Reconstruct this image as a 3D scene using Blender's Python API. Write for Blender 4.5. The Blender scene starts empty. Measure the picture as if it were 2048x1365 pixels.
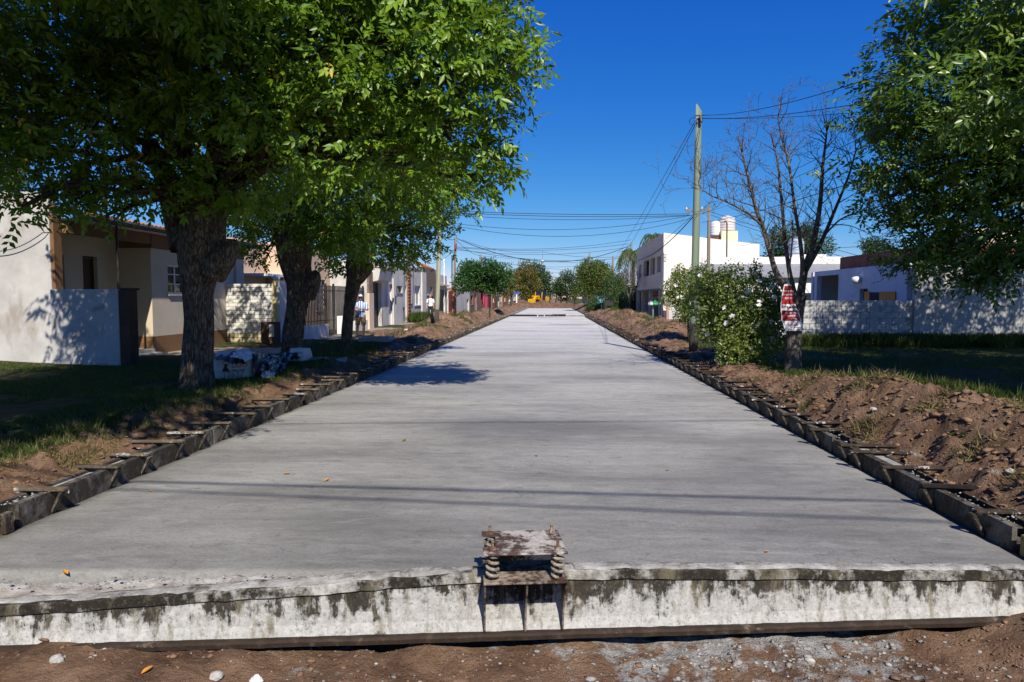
import bpy, bmesh, math, random
import numpy as np
from mathutils import Vector, Matrix, Quaternion

R = math.radians
scene = bpy.context.scene
COL = scene.collection

# ------------------------------------------------------------------ camera
FPX, EYE = 1365.33, 1.70                  # focal length in pixels of the 2048 px wide photo, eye height over the slab
PITCH = math.atan((682.5 - 597) / FPX)
YAW = math.atan((1103 - 1024) / FPX * math.cos(PITCH))
cam_data = bpy.data.cameras.new('camera')
cam_data.sensor_width, cam_data.lens = 36, 24
cam_data.clip_start, cam_data.clip_end = 0.1, 6000
cam = bpy.data.objects.new('camera', cam_data)
COL.objects.link(cam)
cam.location = (0, 0, EYE)
cam.rotation_euler = (R(90) - PITCH, 0, YAW)
scene.camera = cam

# ------------------------------------------------------------------ sky, sun, exposure
SUN_AZ, SUN_EL = R(16), R(44)             # azimuth measured from straight behind the camera towards its right
SUN = Vector((math.sin(SUN_AZ) * math.cos(SUN_EL), -math.cos(SUN_AZ) * math.cos(SUN_EL), math.sin(SUN_EL)))
world = bpy.data.worlds.new('World')
scene.world = world
world.use_nodes = True
wn, wl = world.node_tree.nodes, world.node_tree.links
wn.clear()
sky = wn.new('ShaderNodeTexSky')
sky.sky_type = 'NISHITA'
sky.sun_disc = False
sky.sun_elevation = SUN_EL
sky.sun_rotation = math.pi - SUN_AZ
sky.altitude = 1000
sky.air_density, sky.dust_density, sky.ozone_density = 0.85, 0.0, 2.0
# the photo's deep, even blue: one tone curve per colour channel over the whole sky
sep, comb = wn.new('ShaderNodeSeparateColor'), wn.new('ShaderNodeCombineColor')
wl.new(sky.outputs[0], sep.inputs[0])
for k, (power, gain) in enumerate(((2.0, 0.050), (1.08, 0.329), (0.48, 1.639))):
    pw_, ml_ = wn.new('ShaderNodeMath'), wn.new('ShaderNodeMath')
    pw_.operation, ml_.operation = 'POWER', 'MULTIPLY'
    pw_.inputs[1].default_value, ml_.inputs[1].default_value = power, gain
    wl.new(sep.outputs[k], pw_.inputs[0])
    wl.new(pw_.outputs[0], ml_.inputs[0])
    wl.new(ml_.outputs[0], comb.inputs[k])
bg = wn.new('ShaderNodeBackground')
bg.inputs['Strength'].default_value = 0.145
wo = wn.new('ShaderNodeOutputWorld')
wl.new(comb.outputs[0], bg.inputs['Color'])
wl.new(bg.outputs[0], wo.inputs['Surface'])
sun_data = bpy.data.lights.new('sun', 'SUN')
sun_data.energy = 5.0
sun_data.angle = R(0.53)
sun_data.color = (1.0, 0.925, 0.80)
sun = bpy.data.objects.new('sun', sun_data)
COL.objects.link(sun)
sun.location = SUN * 60
sun.rotation_euler = SUN.to_track_quat('Z', 'Y').to_euler()
scene.view_settings.view_transform = 'Standard'
scene.view_settings.look = 'None'
scene.view_settings.exposure = 0.36
scene.view_settings.gamma = 1.0
scene.view_settings.use_curve_mapping = False

# ------------------------------------------------------------------ measuring helpers (photo pixel -> point of the place at a known distance)
_F = np.array([-math.sin(YAW) * math.cos(PITCH), math.cos(YAW) * math.cos(PITCH), -math.sin(PITCH)])
_R = np.array([math.cos(YAW), math.sin(YAW), 0.0])
_U = np.cross(_R, _F)
def at(x, y, Y):
    d = _F + _R * (x - 1024) / FPX - _U * (y - 682.5) / FPX
    return Vector((d * (Y / d[1])).tolist()) + Vector((0, 0, EYE))
def gp(x, y, z=0.0):
    d = _F + _R * (x - 1024) / FPX - _U * (y - 682.5) / FPX
    return Vector((d * ((z - EYE) / d[2])).tolist()) + Vector((0, 0, EYE))

# ------------------------------------------------------------------ object helpers
OFF = {}
def tag(o, label=None, cat=None, group=None, kind=None):
    if label: o['label'] = label
    if cat: o['category'] = cat
    if group: o['group'] = group
    if kind: o['kind'] = kind
    return o
def thing(name, label, cat, loc=(0, 0, 0), group=None):
    o = bpy.data.objects.new(name, None)
    o.empty_display_size = 0.2
    COL.objects.link(o)
    o.location = loc
    OFF[o.name] = Vector(loc)
    return tag(o, label, cat, group)
class MB:
    """collects faces in place coordinates; build() links them as one mesh object"""
    def __init__(s): s.v, s.f, s.m, s.mi = [], [], [], 0
    def add(s, vs, fs):
        n = len(s.v)
        s.v += [tuple(v) for v in vs]
        s.f += [tuple(n + i for i in f) for f in fs]
        s.m += [s.mi] * len(fs)
        return s
    def box(s, x0, x1, y0, y1, z0, z1):
        vs = [(x0,y0,z0),(x1,y0,z0),(x1,y1,z0),(x0,y1,z0),(x0,y0,z1),(x1,y0,z1),(x1,y1,z1),(x0,y1,z1)]
        return s.add(vs, [(0,3,2,1),(4,5,6,7),(0,1,5,4),(1,2,6,5),(2,3,7,6),(3,0,4,7)])
    def obox(s, c, ax, ay, az):
        """box from its centre and three half axes"""
        c, ax, ay, az = map(Vector, (c, ax, ay, az))
        vs = [c-ax-ay-az, c+ax-ay-az, c+ax+ay-az, c-ax+ay-az, c-ax-ay+az, c+ax-ay+az, c+ax+ay+az, c-ax+ay+az]
        return s.add(vs, [(0,3,2,1),(4,5,6,7),(0,1,5,4),(1,2,6,5),(2,3,7,6),(3,0,4,7)])
    def bar(s, a, b, w, h, up=(0, 0, 1)):
        a, b = Vector(a), Vector(b)
        d = (b - a); L = d.length; d.normalize()
        up = Vector(up)
        side = d.cross(up)
        if side.length < 1e-4: side = d.cross(Vector((1, 0, 0)))
        side.normalize(); u = side.cross(d)
        return s.obox((a + b) / 2, d * L / 2, side * w / 2, u * h / 2)
    def tube(s, pts, rad, n=8, caps=True, squash=None, noise=None):
        pts = [Vector(p) for p in pts]
        if not hasattr(rad, '__len__'): rad = [rad] * len(pts)
        T = []
        for i in range(len(pts)):
            a, b = pts[max(0, i-1)], pts[min(len(pts)-1, i+1)]
            t = b - a
            T.append(t.normalized() if t.length > 1e-9 else Vector((0, 0, 1)))
        ref = Vector((1, 0, 0)) if abs(T[0].x) < 0.8 else Vector((0, 1, 0))
        U = (ref - T[0] * ref.dot(T[0])).normalized()
        base = len(s.v)
        for i, p in enumerate(pts):
            U = (U - T[i] * U.dot(T[i]))
            U = U.normalized() if U.length > 1e-6 else T[i].orthogonal().normalized()
            V = T[i].cross(U)
            for k in range(n):
                a = 2 * math.pi * k / n
                r = rad[i]
                if noise is not None: r *= noise[i][k] if hasattr(noise, 'shape') else noise(i, k, n)
                cu, cv = math.cos(a), math.sin(a)
                if squash: cv *= squash
                q = p + U * (cu * r) + V * (cv * r)
                s.v.append((q.x, q.y, q.z))
        for i in range(len(pts) - 1):
            for k in range(n):
                k2 = (k + 1) % n
                s.f.append((base + i*n + k, base + i*n + k2, base + (i+1)*n + k2, base + (i+1)*n + k))
                s.m.append(s.mi)
        if caps:
            s.f.append(tuple(base + k for k in reversed(range(n)))); s.m.append(s.mi)
            e = base + (len(pts) - 1) * n
            s.f.append(tuple(e + k for k in range(n))); s.m.append(s.mi)
        return s
    def lathe(s, prof, c=(0, 0, 0), n=20):
        """profile of (radius, z) turned about a vertical axis through c"""
        base = len(s.v)
        for r, z in prof:
            for k in range(n):
                a = 2 * math.pi * k / n
                s.v.append((c[0] + r * math.cos(a), c[1] + r * math.sin(a), c[2] + z))
        for i in range(len(prof) - 1):
            for k in range(n):
                k2 = (k + 1) % n
                s.f.append((base + i*n + k, base + i*n + k2, base + (i+1)*n + k2, base + (i+1)*n + k)); s.m.append(s.mi)
        s.f.append(tuple(base + k for k in reversed(range(n)))); s.m.append(s.mi)
        e = base + (len(prof) - 1) * n
        s.f.append(tuple(e + k for k in range(n))); s.m.append(s.mi)
        return s
    def prism(s, poly, ext):
        """planar polygon (list of points) pushed along vector ext"""
        ext = Vector(ext); P = [Vector(p) for p in poly]; n = len(P)
        fs = [tuple(reversed(range(n))), tuple(range(n, 2*n))]
        fs += [(i, (i+1) % n, n + (i+1) % n, n + i) for i in range(n)]
        return s.add(P + [p + ext for p in P], fs)
    def build(s, name, mat, parent=None, smooth=False, bevel=0, fixn=False):
        off = OFF.get(parent.name, Vector((0, 0, 0))) if parent else Vector((0, 0, 0))
        me = bpy.data.meshes.new(name)
        me.from_pydata([(v[0]-off.x, v[1]-off.y, v[2]-off.z) for v in s.v], [], s.f)
        mats = mat if isinstance(mat, (list, tuple)) else [mat]
        for m in mats: me.materials.append(m)
        if len(mats) > 1: me.polygons.foreach_set('material_index', s.m)
        if smooth: me.polygons.foreach_set('use_smooth', [True] * len(me.polygons))
        if fixn:
            b = bmesh.new(); b.from_mesh(me); bmesh.ops.recalc_face_normals(b, faces=b.faces); b.to_mesh(me); b.free()
        me.update()
        o = bpy.data.objects.new(name, me)
        COL.objects.link(o)
        if parent:
            o.parent = parent
            OFF[o.name] = off
        if bevel:
            bv = o.modifiers.new('bevel', 'BEVEL'); bv.width = bevel; bv.segments = 2; bv.limit_method = 'ANGLE'
        return o
def place(mesh, name, parent, loc, rot=(0, 0, 0), scale=(1, 1, 1)):
    """another object that shares a mesh, child of parent, at a place coordinate"""
    o = bpy.data.objects.new(name, mesh)
    COL.objects.link(o)
    off = OFF.get(parent.name, Vector((0, 0, 0))) if parent else Vector((0, 0, 0))
    o.parent = parent
    o.location = Vector(loc) - off
    o.rotation_euler = rot
    o.scale = scale
    return o
def wall(mb, p0, p1, z0, z1, th, holes=()):
    """upright wall from p0 to p1 (xy), thickness th to the left of the walk, with real openings (u0,u1,z0,z1)"""
    p0, p1 = Vector((p0[0], p0[1])), Vector((p1[0], p1[1]))
    d = p1 - p0; L = d.length; d.normalize()
    nrm = Vector((-d.y, d.x))
    us = sorted({0, L} | {h[0] for h in holes} | {h[1] for h in holes})
    us = [u for u in us if 0 <= u <= L]
    for a, b in zip(us[:-1], us[1:]):
        m = (a + b) / 2
        segs = sorted((h[2], h[3]) for h in holes if h[0] < m < h[1])
        zz = z0
        for s0, s1 in segs + [(z1, z1)]:
            if s0 > zz + 1e-4:
                q0, q1 = p0 + d * a, p0 + d * b
                c = (q0 + q1) / 2 + nrm * th / 2
                mb.obox((c.x, c.y, (zz + s0) / 2), (d.x*(b-a)/2, d.y*(b-a)/2, 0), (nrm.x*th/2, nrm.y*th/2, 0), (0, 0, (s0-zz)/2))
            zz = max(zz, s1)
    return mb
def text_mesh(s, size, align='CENTER', weight=0.0):
    cu = bpy.data.curves.new('lettering', 'FONT')
    cu.body, cu.size, cu.align_x, cu.align_y = s, size, align, 'CENTER'
    cu.offset = weight; cu.resolution_u = 3
    o = bpy.data.objects.new('lettering', cu)
    COL.objects.link(o)
    dg = bpy.context.evaluated_depsgraph_get()
    me = o.evaluated_get(dg).to_mesh()
    vs = [tuple(v.co) for v in me.vertices]; fs = [tuple(p.vertices) for p in me.polygons]
    o.evaluated_get(dg).to_mesh_clear()
    bpy.data.objects.remove(o); bpy.data.curves.remove(cu)
    return vs, fs

# ------------------------------------------------------------------ numpy noise
def _hash(ix, iy, iz, seed):
    h = (ix.astype(np.int64) * 374761393 + iy.astype(np.int64) * 668265263 + iz.astype(np.int64) * 2147483647 + seed * 1274126177) & 0xFFFFFFFF
    h = ((h ^ (h >> 13)) * 1274126177) & 0xFFFFFFFF
    return ((h ^ (h >> 16)) & 0xFFFF) / 65535.0
def vnoise(x, y, z=None, seed=0):
    x, y = np.asarray(x, float), np.asarray(y, float)
    z = np.zeros_like(x) if z is None else np.asarray(z, float)
    ix, iy, iz = np.floor(x), np.floor(y), np.floor(z)
    fx, fy, fz = x - ix, y - iy, z - iz
    fx, fy, fz = [t * t * (3 - 2 * t) for t in (fx, fy, fz)]
    r = 0
    for a in (0, 1):
        for b in (0, 1):
            for c in (0, 1):
                r = r + _hash(ix + a, iy + b, iz + c, seed) * (fx if a else 1 - fx) * (fy if b else 1 - fy) * (fz if c else 1 - fz)
    return r
def fbm(x, y, oct=4, seed=0, gain=0.5):
    s, a, t = 0, 1, 0
    for k in range(oct):
        s = s + a * vnoise(x * 2**k + 13.7 * k, y * 2**k - 7.3 * k, None, seed + k); t += a; a *= gain
    return s / t

# ------------------------------------------------------------------ materials
def _nt(name):
    m = bpy.data.materials.new(name)
    m.use_nodes = True
    nt = m.node_tree
    return m, nt, nt.nodes['Principled BSDF'], lambda t: nt.nodes.new(t), nt.links.new
def c4(c): return (c[0], c[1], c[2], 1)
def _coords(N, L, world_space, stretch=(1, 1, 1)):
    mp = N('ShaderNodeMapping'); mp.inputs['Scale'].default_value = stretch
    if world_space:
        g = N('ShaderNodeNewGeometry'); L(g.outputs['Position'], mp.inputs['Vector'])
    else:
        t = N('ShaderNodeTexCoord'); oi = N('ShaderNodeObjectInfo')
        va = N('ShaderNodeVectorMath'); va.operation = 'ADD'
        mu = N('ShaderNodeMath'); mu.operation = 'MULTIPLY'; mu.inputs[1].default_value = 37.0
        L(oi.outputs['Random'], mu.inputs[0]); L(t.outputs['Object'], va.inputs[0]); L(mu.outputs[0], va.inputs[1])
        L(va.outputs[0], mp.inputs['Vector'])
    return mp.outputs[0]
def _noise(N, L, vec, scale, detail=5, rough=0.6, dist=0.0):
    n = N('ShaderNodeTexNoise'); n.inputs['Scale'].default_value = scale
    n.inputs['Detail'].default_value = detail; n.inputs['Roughness'].default_value = rough; n.inputs['Distortion'].default_value = dist
    L(vec, n.inputs['Vector'])
    return n.outputs['Fac']
def _ramp(N, L, fac, stops):
    r = N('ShaderNodeValToRGB'); e = r.color_ramp.elements
    while len(e) < len(stops): e.new(0.5)
    for i, (p, c) in enumerate(stops):
        e[i].position = p; e[i].color = c4(c) if hasattr(c, '__len__') else (c, c, c, 1)
    L(fac, r.inputs['Fac'])
    return r.outputs['Color']
def _mix(N, L, fac, a, b, mode='MIX'):
    m = N('ShaderNodeMix'); m.data_type = 'RGBA'; m.blend_type = mode; m.clamp_factor = True
    for sock, v in ((m.inputs['Factor'], fac), (m.inputs[6], a), (m.inputs[7], b)):
        if hasattr(v, 'is_linked') or hasattr(v, 'links'): L(v, sock)
        elif hasattr(v, '__len__'): sock.default_value = c4(v)
        else: sock.default_value = v
    return m.outputs[2]
def _math(N, L, op, a, b=0.0):
    m = N('ShaderNodeMath'); m.operation = op; m.use_clamp = False
    for i, v in enumerate((a, b)):
        if hasattr(v, 'links'): L(v, m.inputs[i])
        else: m.inputs[i].default_value = v
    return m.outputs[0]
def _bump(N, L, bsdf, h, strength, dist=0.02):
    b = N('ShaderNodeBump'); b.inputs['Strength'].default_value = strength; b.inputs['Distance'].default_value = dist
    L(h, b.inputs['Height']); L(b.outputs[0], bsdf.inputs['Normal'])
def mat(name, c1, c2=None, scale=3.0, rough=0.85, bump=0.25, bscale=60.0, bdist=0.01, stain=None, stretch=(1, 1, 1), world_space=False, spec=0.3, metal=0.0, contrast=(0.35, 0.65)):
    """plain surface: two tones of noise, an optional stain (colour, threshold, scale, stretch), fine relief"""
    m, nt, b, N, L = _nt(name)
    c2 = c2 or tuple(v * 0.8 for v in c1)
    v = _coords(N, L, world_space, stretch)
    col = _ramp(N, L, _noise(N, L, v, scale), [(contrast[0], c2), (contrast[1], c1)])
    if stain:
        v2 = _coords(N, L, world_space, stain[3] if len(stain) > 3 else (1, 1, 1))
        f = _ramp(N, L, _noise(N, L, v2, stain[2], 7, 0.68), [(stain[1], 0.0), (stain[1] + 0.12, 1.0)])
        col = _mix(N, L, f, col, stain[0])
    L(col, b.inputs['Base Color'])
    b.inputs['Roughness'].default_value = rough
    b.inputs['Specular IOR Level'].default_value = spec
    b.inputs['Metallic'].default_value = metal
    if bump:
        _bump(N, L, b, _noise(N, L, v, bscale, 4, 0.7), bump, bdist)
    return m
def leaf_mat(name, stops, rough=0.38, trans=0.28, tcol=(0.16, 0.30, 0.03), spec=0.5):
    m, nt, b, N, L = _nt(name)
    a = N('ShaderNodeAttribute'); a.attribute_name = 'rnd'
    col = _ramp(N, L, a.outputs['Fac'], stops)
    L(col, b.inputs['Base Color'])
    b.inputs['Roughness'].default_value = rough
    b.inputs['Specular IOR Level'].default_value = spec
    t = N('ShaderNodeBsdfTranslucent'); t.inputs['Color'].default_value = c4(tcol)
    mx = N('ShaderNodeMixShader'); mx.inputs[0].default_value = trans
    L(b.outputs[0], mx.inputs[1]); L(t.outputs[0], mx.inputs[2]); L(mx.outputs[0], nt.nodes['Material Output'].inputs['Surface'])
    return m
def glass_mat(name, c=(0.02, 0.025, 0.03)):
    m, nt, b, N, L = _nt(name)
    b.inputs['Base Color'].default_value = c4(c); b.inputs['Roughness'].default_value = 0.06
    b.inputs['Specular IOR Level'].default_value = 0.6
    return m

# ================================================================== MATERIALS
def concrete_slab_mat():
    m, nt, b, N, L = _nt('fresh_concrete')
    v = _coords(N, L, True)
    vs = _coords(N, L, True, (0.22, 1.0, 1.0))
    vt = _coords(N, L, True, (0.45, 1.6, 1.0))
    # new pour damp, older concrete dried pale, plus lens vignette put into the colour
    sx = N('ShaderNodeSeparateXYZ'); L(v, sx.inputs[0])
    age_vignette = _math(N, L, 'ADD', _math(N, L, 'MULTIPLY', sx.outputs['Y'], 0.020), _math(N, L, 'MULTIPLY', _math(N, L, 'SUBTRACT', _noise(N, L, _coords(N, L, True, (0.42, 0.9, 1.0)), 0.7, 5, 0.55, 0.7), 0.5), 0.62))
    base = _ramp(N, L, age_vignette, [(0.05, (0.178, 0.175, 0.165)), (0.22, (0.292, 0.287, 0.270)), (0.50, (0.445, 0.437, 0.408)), (0.95, (0.57, 0.555, 0.515))])
    streak = _ramp(N, L, _noise(N, L, vs, 3.0, 7, 0.68, 0.9), [(0.32, 0.78), (0.52, 1.0), (0.70, 1.10)])
    col = _mix(N, L, 0.38, base, streak, 'MULTIPLY')
    fine = _ramp(N, L, _noise(N, L, v, 38, 4, 0.75), [(0.28, 0.66), (0.5, 1.0), (0.74, 1.22)])
    col = _mix(N, L, 0.75, col, fine, 'MULTIPLY')
    mid_ = _ramp(N, L, _noise(N, L, _coords(N, L, True, (0.5, 1, 1)), 7.5, 6, 0.72, 0.6), [(0.28, 0.66), (0.5, 1.0), (0.74, 1.22)])
    col = _mix(N, L, 0.75, col, mid_, 'MULTIPLY')
    # trowel sweeps lying at a slant to the street
    mt_ = N('ShaderNodeMapping'); mt_.inputs['Rotation'].default_value = (0, 0, 0.38); mt_.inputs['Scale'].default_value = (0.35, 2.6, 1); L(v, mt_.inputs['Vector'])
    sw_ = _ramp(N, L, _noise(N, L, mt_.outputs[0], 1.5, 7, 0.66, 1.2), [(0.36, 0.80), (0.50, 1.0), (0.60, 1.0), (0.70, 1.16)])
    col = _mix(N, L, 0.6, col, sw_, 'MULTIPLY')
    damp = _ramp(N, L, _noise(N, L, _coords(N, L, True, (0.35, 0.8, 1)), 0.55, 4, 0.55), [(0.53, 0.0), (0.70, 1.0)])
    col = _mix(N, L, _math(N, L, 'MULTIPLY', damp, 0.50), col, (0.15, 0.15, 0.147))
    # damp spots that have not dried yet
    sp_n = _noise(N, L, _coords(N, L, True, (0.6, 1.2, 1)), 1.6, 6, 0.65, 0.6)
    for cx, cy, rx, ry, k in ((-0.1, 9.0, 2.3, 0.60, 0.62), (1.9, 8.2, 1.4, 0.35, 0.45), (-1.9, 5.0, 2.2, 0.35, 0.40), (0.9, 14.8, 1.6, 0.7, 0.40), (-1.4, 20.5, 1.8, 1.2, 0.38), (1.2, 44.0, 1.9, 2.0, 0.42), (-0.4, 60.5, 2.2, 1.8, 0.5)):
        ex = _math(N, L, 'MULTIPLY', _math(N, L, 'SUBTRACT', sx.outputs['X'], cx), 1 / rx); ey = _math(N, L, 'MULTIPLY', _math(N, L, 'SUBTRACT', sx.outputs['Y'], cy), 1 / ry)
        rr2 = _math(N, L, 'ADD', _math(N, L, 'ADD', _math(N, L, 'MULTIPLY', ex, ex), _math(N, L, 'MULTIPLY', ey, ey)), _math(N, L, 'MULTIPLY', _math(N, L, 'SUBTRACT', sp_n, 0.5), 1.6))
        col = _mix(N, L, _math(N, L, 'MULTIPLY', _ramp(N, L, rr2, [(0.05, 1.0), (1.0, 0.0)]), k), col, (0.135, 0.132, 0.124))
    spk = _ramp(N, L, _noise(N, L, v, 9.0, 3, 0.5), [(0.655, 0.0), (0.70, 1.0)])
    col = _mix(N, L, _math(N, L, 'MULTIPLY', spk, 0.5), col, (0.12, 0.115, 0.11))
    wht = _ramp(N, L, _noise(N, L, vt, 3.6, 8, 0.72, 0.8), [(0.58, 0.0), (0.68, 1.0)])
    col = _mix(N, L, _math(N, L, 'MULTIPLY', wht, 0.22), col, (0.46, 0.465, 0.465))
    # screed joints: thin dark ripples straight across the slab
    wy = _math(N, L, 'ADD', sx.outputs['Y'], _math(N, L, 'MULTIPLY', _noise(N, L, v, 0.7, 4), 0.35))
    for yk, wk, sk in ((10.75, 0.012, 0.55), (9.35, 0.03, 0.22), (14.6, 0.035, 0.30), (19.5, 0.06, 0.28), (24.6, 0.05, 0.40), (31.0, 0.08, 0.35), (38.5, 0.08, 0.40), (47.0, 0.12, 0.40), (6.9, 0.02, 0.2), (12.4, 0.02, 0.25)):
        ln_ = _ramp(N, L, _math(N, L, 'MULTIPLY', _math(N, L, 'ABSOLUTE', _math(N, L, 'SUBTRACT', wy, yk + 0.17)), 0.5 / wk), [(0.0, 1.0), (1.0, 0.0)])
        col = _mix(N, L, _math(N, L, 'MULTIPLY', ln_, sk * 0.75), col, (0.11, 0.11, 0.108))
    # hairline cracks
    vo = N('ShaderNodeTexVoronoi'); vo.feature = 'DISTANCE_TO_EDGE'; vo.inputs['Scale'].default_value = 0.33
    wob = N('ShaderNodeVectorMath'); wob.operation = 'ADD'
    nz = N('ShaderNodeTexNoise'); nz.inputs['Scale'].default_value = 1.7; nz.inputs['Detail'].default_value = 6
    L(v, nz.inputs['Vector']); L(v, wob.inputs[0]); L(nz.outputs['Color'], wob.inputs[1]); L(wob.outputs[0], vo.inputs['Vector'])
    crack = _ramp(N, L, vo.outputs['Distance'], [(0.0, 1.0), (0.0022, 0.0)])
    gate = _ramp(N, L, _noise(N, L, v, 0.8, 2), [(0.54, 0.0), (0.58, 1.0)])
    col = _mix(N, L, _math(N, L, 'MULTIPLY', _math(N, L, 'MULTIPLY', crack, gate), 0.55), col, (0.10, 0.10, 0.10))
    L(col, b.inputs['Base Color'])
    rr = _ramp(N, L, _noise(N, L, vs, 2.0, 4), [(0.3, 0.55), (0.7, 0.85)])
    L(rr, b.inputs['Roughness']); b.inputs['Specular IOR Level'].default_value = 0.35
    h = _math(N, L, 'ADD', _noise(N, L, vt, 6.0, 6, 0.7), _math(N, L, 'MULTIPLY', _noise(N, L, v, 90, 3, 0.7), 0.35))
    _bump(N, L, b, h, 0.55, 0.015)
    return m
def ground_mat():
    m, nt, b, N, L = _nt('excavated_earth_and_turf')
    v = _coords(N, L, True)
    a = N('ShaderNodeAttribute'); a.attribute_name = 'dirt'
    g = N('ShaderNodeAttribute'); g.attribute_name = 'cement'
    dirt = _ramp(N, L, _noise(N, L, v, 2.6, 7, 0.66), [(0.30, (0.090, 0.050, 0.031)), (0.52, (0.235, 0.145, 0.092)), (0.74, (0.35, 0.235, 0.155))])
    peb = _ramp(N, L, _noise(N, L, v, 34, 3, 0.6), [(0.64, 0.0), (0.70, 1.0)])
    dirt = _mix(N, L, _math(N, L, 'MULTIPLY', peb, 0.45), dirt, (0.36, 0.27, 0.21))
    turf = _ramp(N, L, _noise(N, L, v, 5.0, 6, 0.7), [(0.35, (0.035, 0.045, 0.013)), (0.6, (0.075, 0.080, 0.028)), (0.75, (0.15, 0.12, 0.07))])
    edge = _math(N, L, 'ADD', a.outputs['Fac'], _math(N, L, 'MULTIPLY', _math(N, L, 'SUBTRACT', _noise(N, L, v, 7.0, 6, 0.7), 0.5), 0.9))
    col = _mix(N, L, _ramp(N, L, edge, [(0.42, 0.0), (0.58, 1.0)]), turf, dirt)
    cem = _ramp(N, L, _math(N, L, 'MULTIPLY', g.outputs['Fac'], _math(N, L, 'ADD', _noise(N, L, v, 5.5, 8, 0.72), 0.05)), [(0.50, 0.0), (0.58, 1.0)])
    col = _mix(N, L, cem, col, _ramp(N, L, _noise(N, L, v, 24, 5, 0.7), [(0.3, (0.26, 0.25, 0.235)), (0.7, (0.52, 0.51, 0.49))]))
    L(col, b.inputs['Base Color'])
    b.inputs['Roughness'].default_value = 0.95; b.inputs['Specular IOR Level'].default_value = 0.15
    h = _math(N, L, 'ADD', _noise(N, L, v, 9, 8, 0.72), _math(N, L, 'MULTIPLY', _noise(N, L, v, 45, 4, 0.7), 0.4))
    _bump(N, L, b, h, 1.0, 0.08)
    return m
def splattered_steel(name, steel, splat, thr, scale, stretch=(1, 1, 1), width=0.10, rough=0.75, world_space=True, top=None, pits=False):
    """dark rusty steel under a crust of cement slurry that ran down it"""
    m, nt, b, N, L = _nt(name)
    v = _coords(N, L, world_space)
    vs = _coords(N, L, world_space, stretch)
    base = _ramp(N, L, _noise(N, L, v, 14, 6, 0.7), [(0.3, tuple(c * 0.55 for c in steel)), (0.55, steel), (0.75, tuple(min(1, c * 1.5 + 0.02) for c in steel))])
    crust = _ramp(N, L, _noise(N, L, v, 22, 6, 0.7), [(0.3, tuple(c * 0.62 for c in splat)), (0.62, splat)])
    n1 = _noise(N, L, vs, scale, 9, 0.70, 0.25)
    n2 = _noise(N, L, v, scale * 5, 6, 0.7)
    f = _math(N, L, 'ADD', n1, _math(N, L, 'MULTIPLY', _math(N, L, 'SUBTRACT', n2, 0.5), 0.45))
    if top:                              # slurry thins out towards the upper edge of the piece, where the next pour knocks it off
        sx = N('ShaderNodeSeparateXYZ'); L(v, sx.inputs[0])
        k = _math(N, L, 'MULTIPLY', _math(N, L, 'SUBTRACT', sx.outputs['Z'], top[0]), top[1])
        f = _math(N, L, 'SUBTRACT', f, k)
    fac = _ramp(N, L, f, [(thr, 0.0), (thr + width * 0.45, 0.55), (thr + width, 1.0)])
    col = _mix(N, L, fac, base, crust)
    if pits:
        ol = _ramp(N, L, _noise(N, L, vs, scale * 2.2, 8, 0.75, 0.3), [(0.52, 0.0), (0.64, 1.0)])
        col = _mix(N, L, _math(N, L, 'MULTIPLY', ol, 0.75), col, (0.155, 0.135, 0.085))
        pt = _ramp(N, L, _noise(N, L, v, 58, 4, 0.72), [(0.56, 0.0), (0.64, 1.0)])
        col = _mix(N, L, _math(N, L, 'MULTIPLY', pt, 0.55), col, (0.10, 0.092, 0.075))
    L(col, b.inputs['Base Color'])
    b.inputs['Roughness'].default_value = rough; b.inputs['Specular IOR Level'].default_value = 0.25
    _bump(N, L, b, _math(N, L, 'ADD', _math(N, L, 'MULTIPLY', fac, 0.6), n2), 0.6, 0.008)
    return m
MAT = {}
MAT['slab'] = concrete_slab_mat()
MAT['ground'] = ground_mat()
MAT['beam'] = splattered_steel('slurry_coated_beam', (0.034, 0.029, 0.022), (0.45, 0.445, 0.425), 0.455, 3.4, (1.7, 1.7, 0.36), 0.09, top=(-0.10, 0.85), pits=True)
MAT['beam_edge'] = splattered_steel('black_beam_edge', (0.020, 0.016, 0.012), (0.45, 0.43, 0.38), 0.54, 3.0, (1, 1, 1), 0.10)
MAT['beam_top'] = splattered_steel('worn_beam_top', (0.022, 0.018, 0.013), (0.46, 0.45, 0.42), 0.49, 1.6, (1, 1, 0.6), 0.12, pits=True)
MAT['beam_foot'] = splattered_steel('brown_beam_foot', (0.034, 0.022, 0.015), (0.24, 0.20, 0.15), 0.60, 4.0, (0.6, 0.6, 2), 0.20)
MAT['crust'] = mat('dried_cement_crust', (0.42, 0.41, 0.39), (0.20, 0.19, 0.175), 9, 0.95, 0.8, 40, 0.02, stain=((0.05, 0.04, 0.03), 0.55, 6))
MAT['plate'] = splattered_steel('caked_plate', (0.075, 0.043, 0.034), (0.44, 0.41, 0.375), 0.46, 5.0, (1, 1, 1), 0.10)
MAT['plate2'] = splattered_steel('rusty_plate', (0.052, 0.028, 0.020), (0.30, 0.25, 0.205), 0.43, 5.0, (1, 1, 1), 0.12)
MAT['spring'] = splattered_steel('caked_spring_steel', (0.06, 0.045, 0.035), (0.36, 0.31, 0.25), 0.36, 12.0, (1, 1, 1), 0.15)
MAT['rust'] = splattered_steel('rusty_bolt', (0.16, 0.07, 0.035), (0.42, 0.36, 0.29), 0.46, 18.0, (1, 1, 1), 0.12)
MAT['form'] = splattered_steel('cement_stained_form', (0.048, 0.040, 0.032), (0.185, 0.168, 0.145), 0.49, 2.6, (1, 1, 0.8), 0.16)
MAT['form_dark'] = splattered_steel('dark_form', (0.022, 0.018, 0.014), (0.40, 0.38, 0.35), 0.60, 4.0, (1, 1, 1), 0.08)
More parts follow.
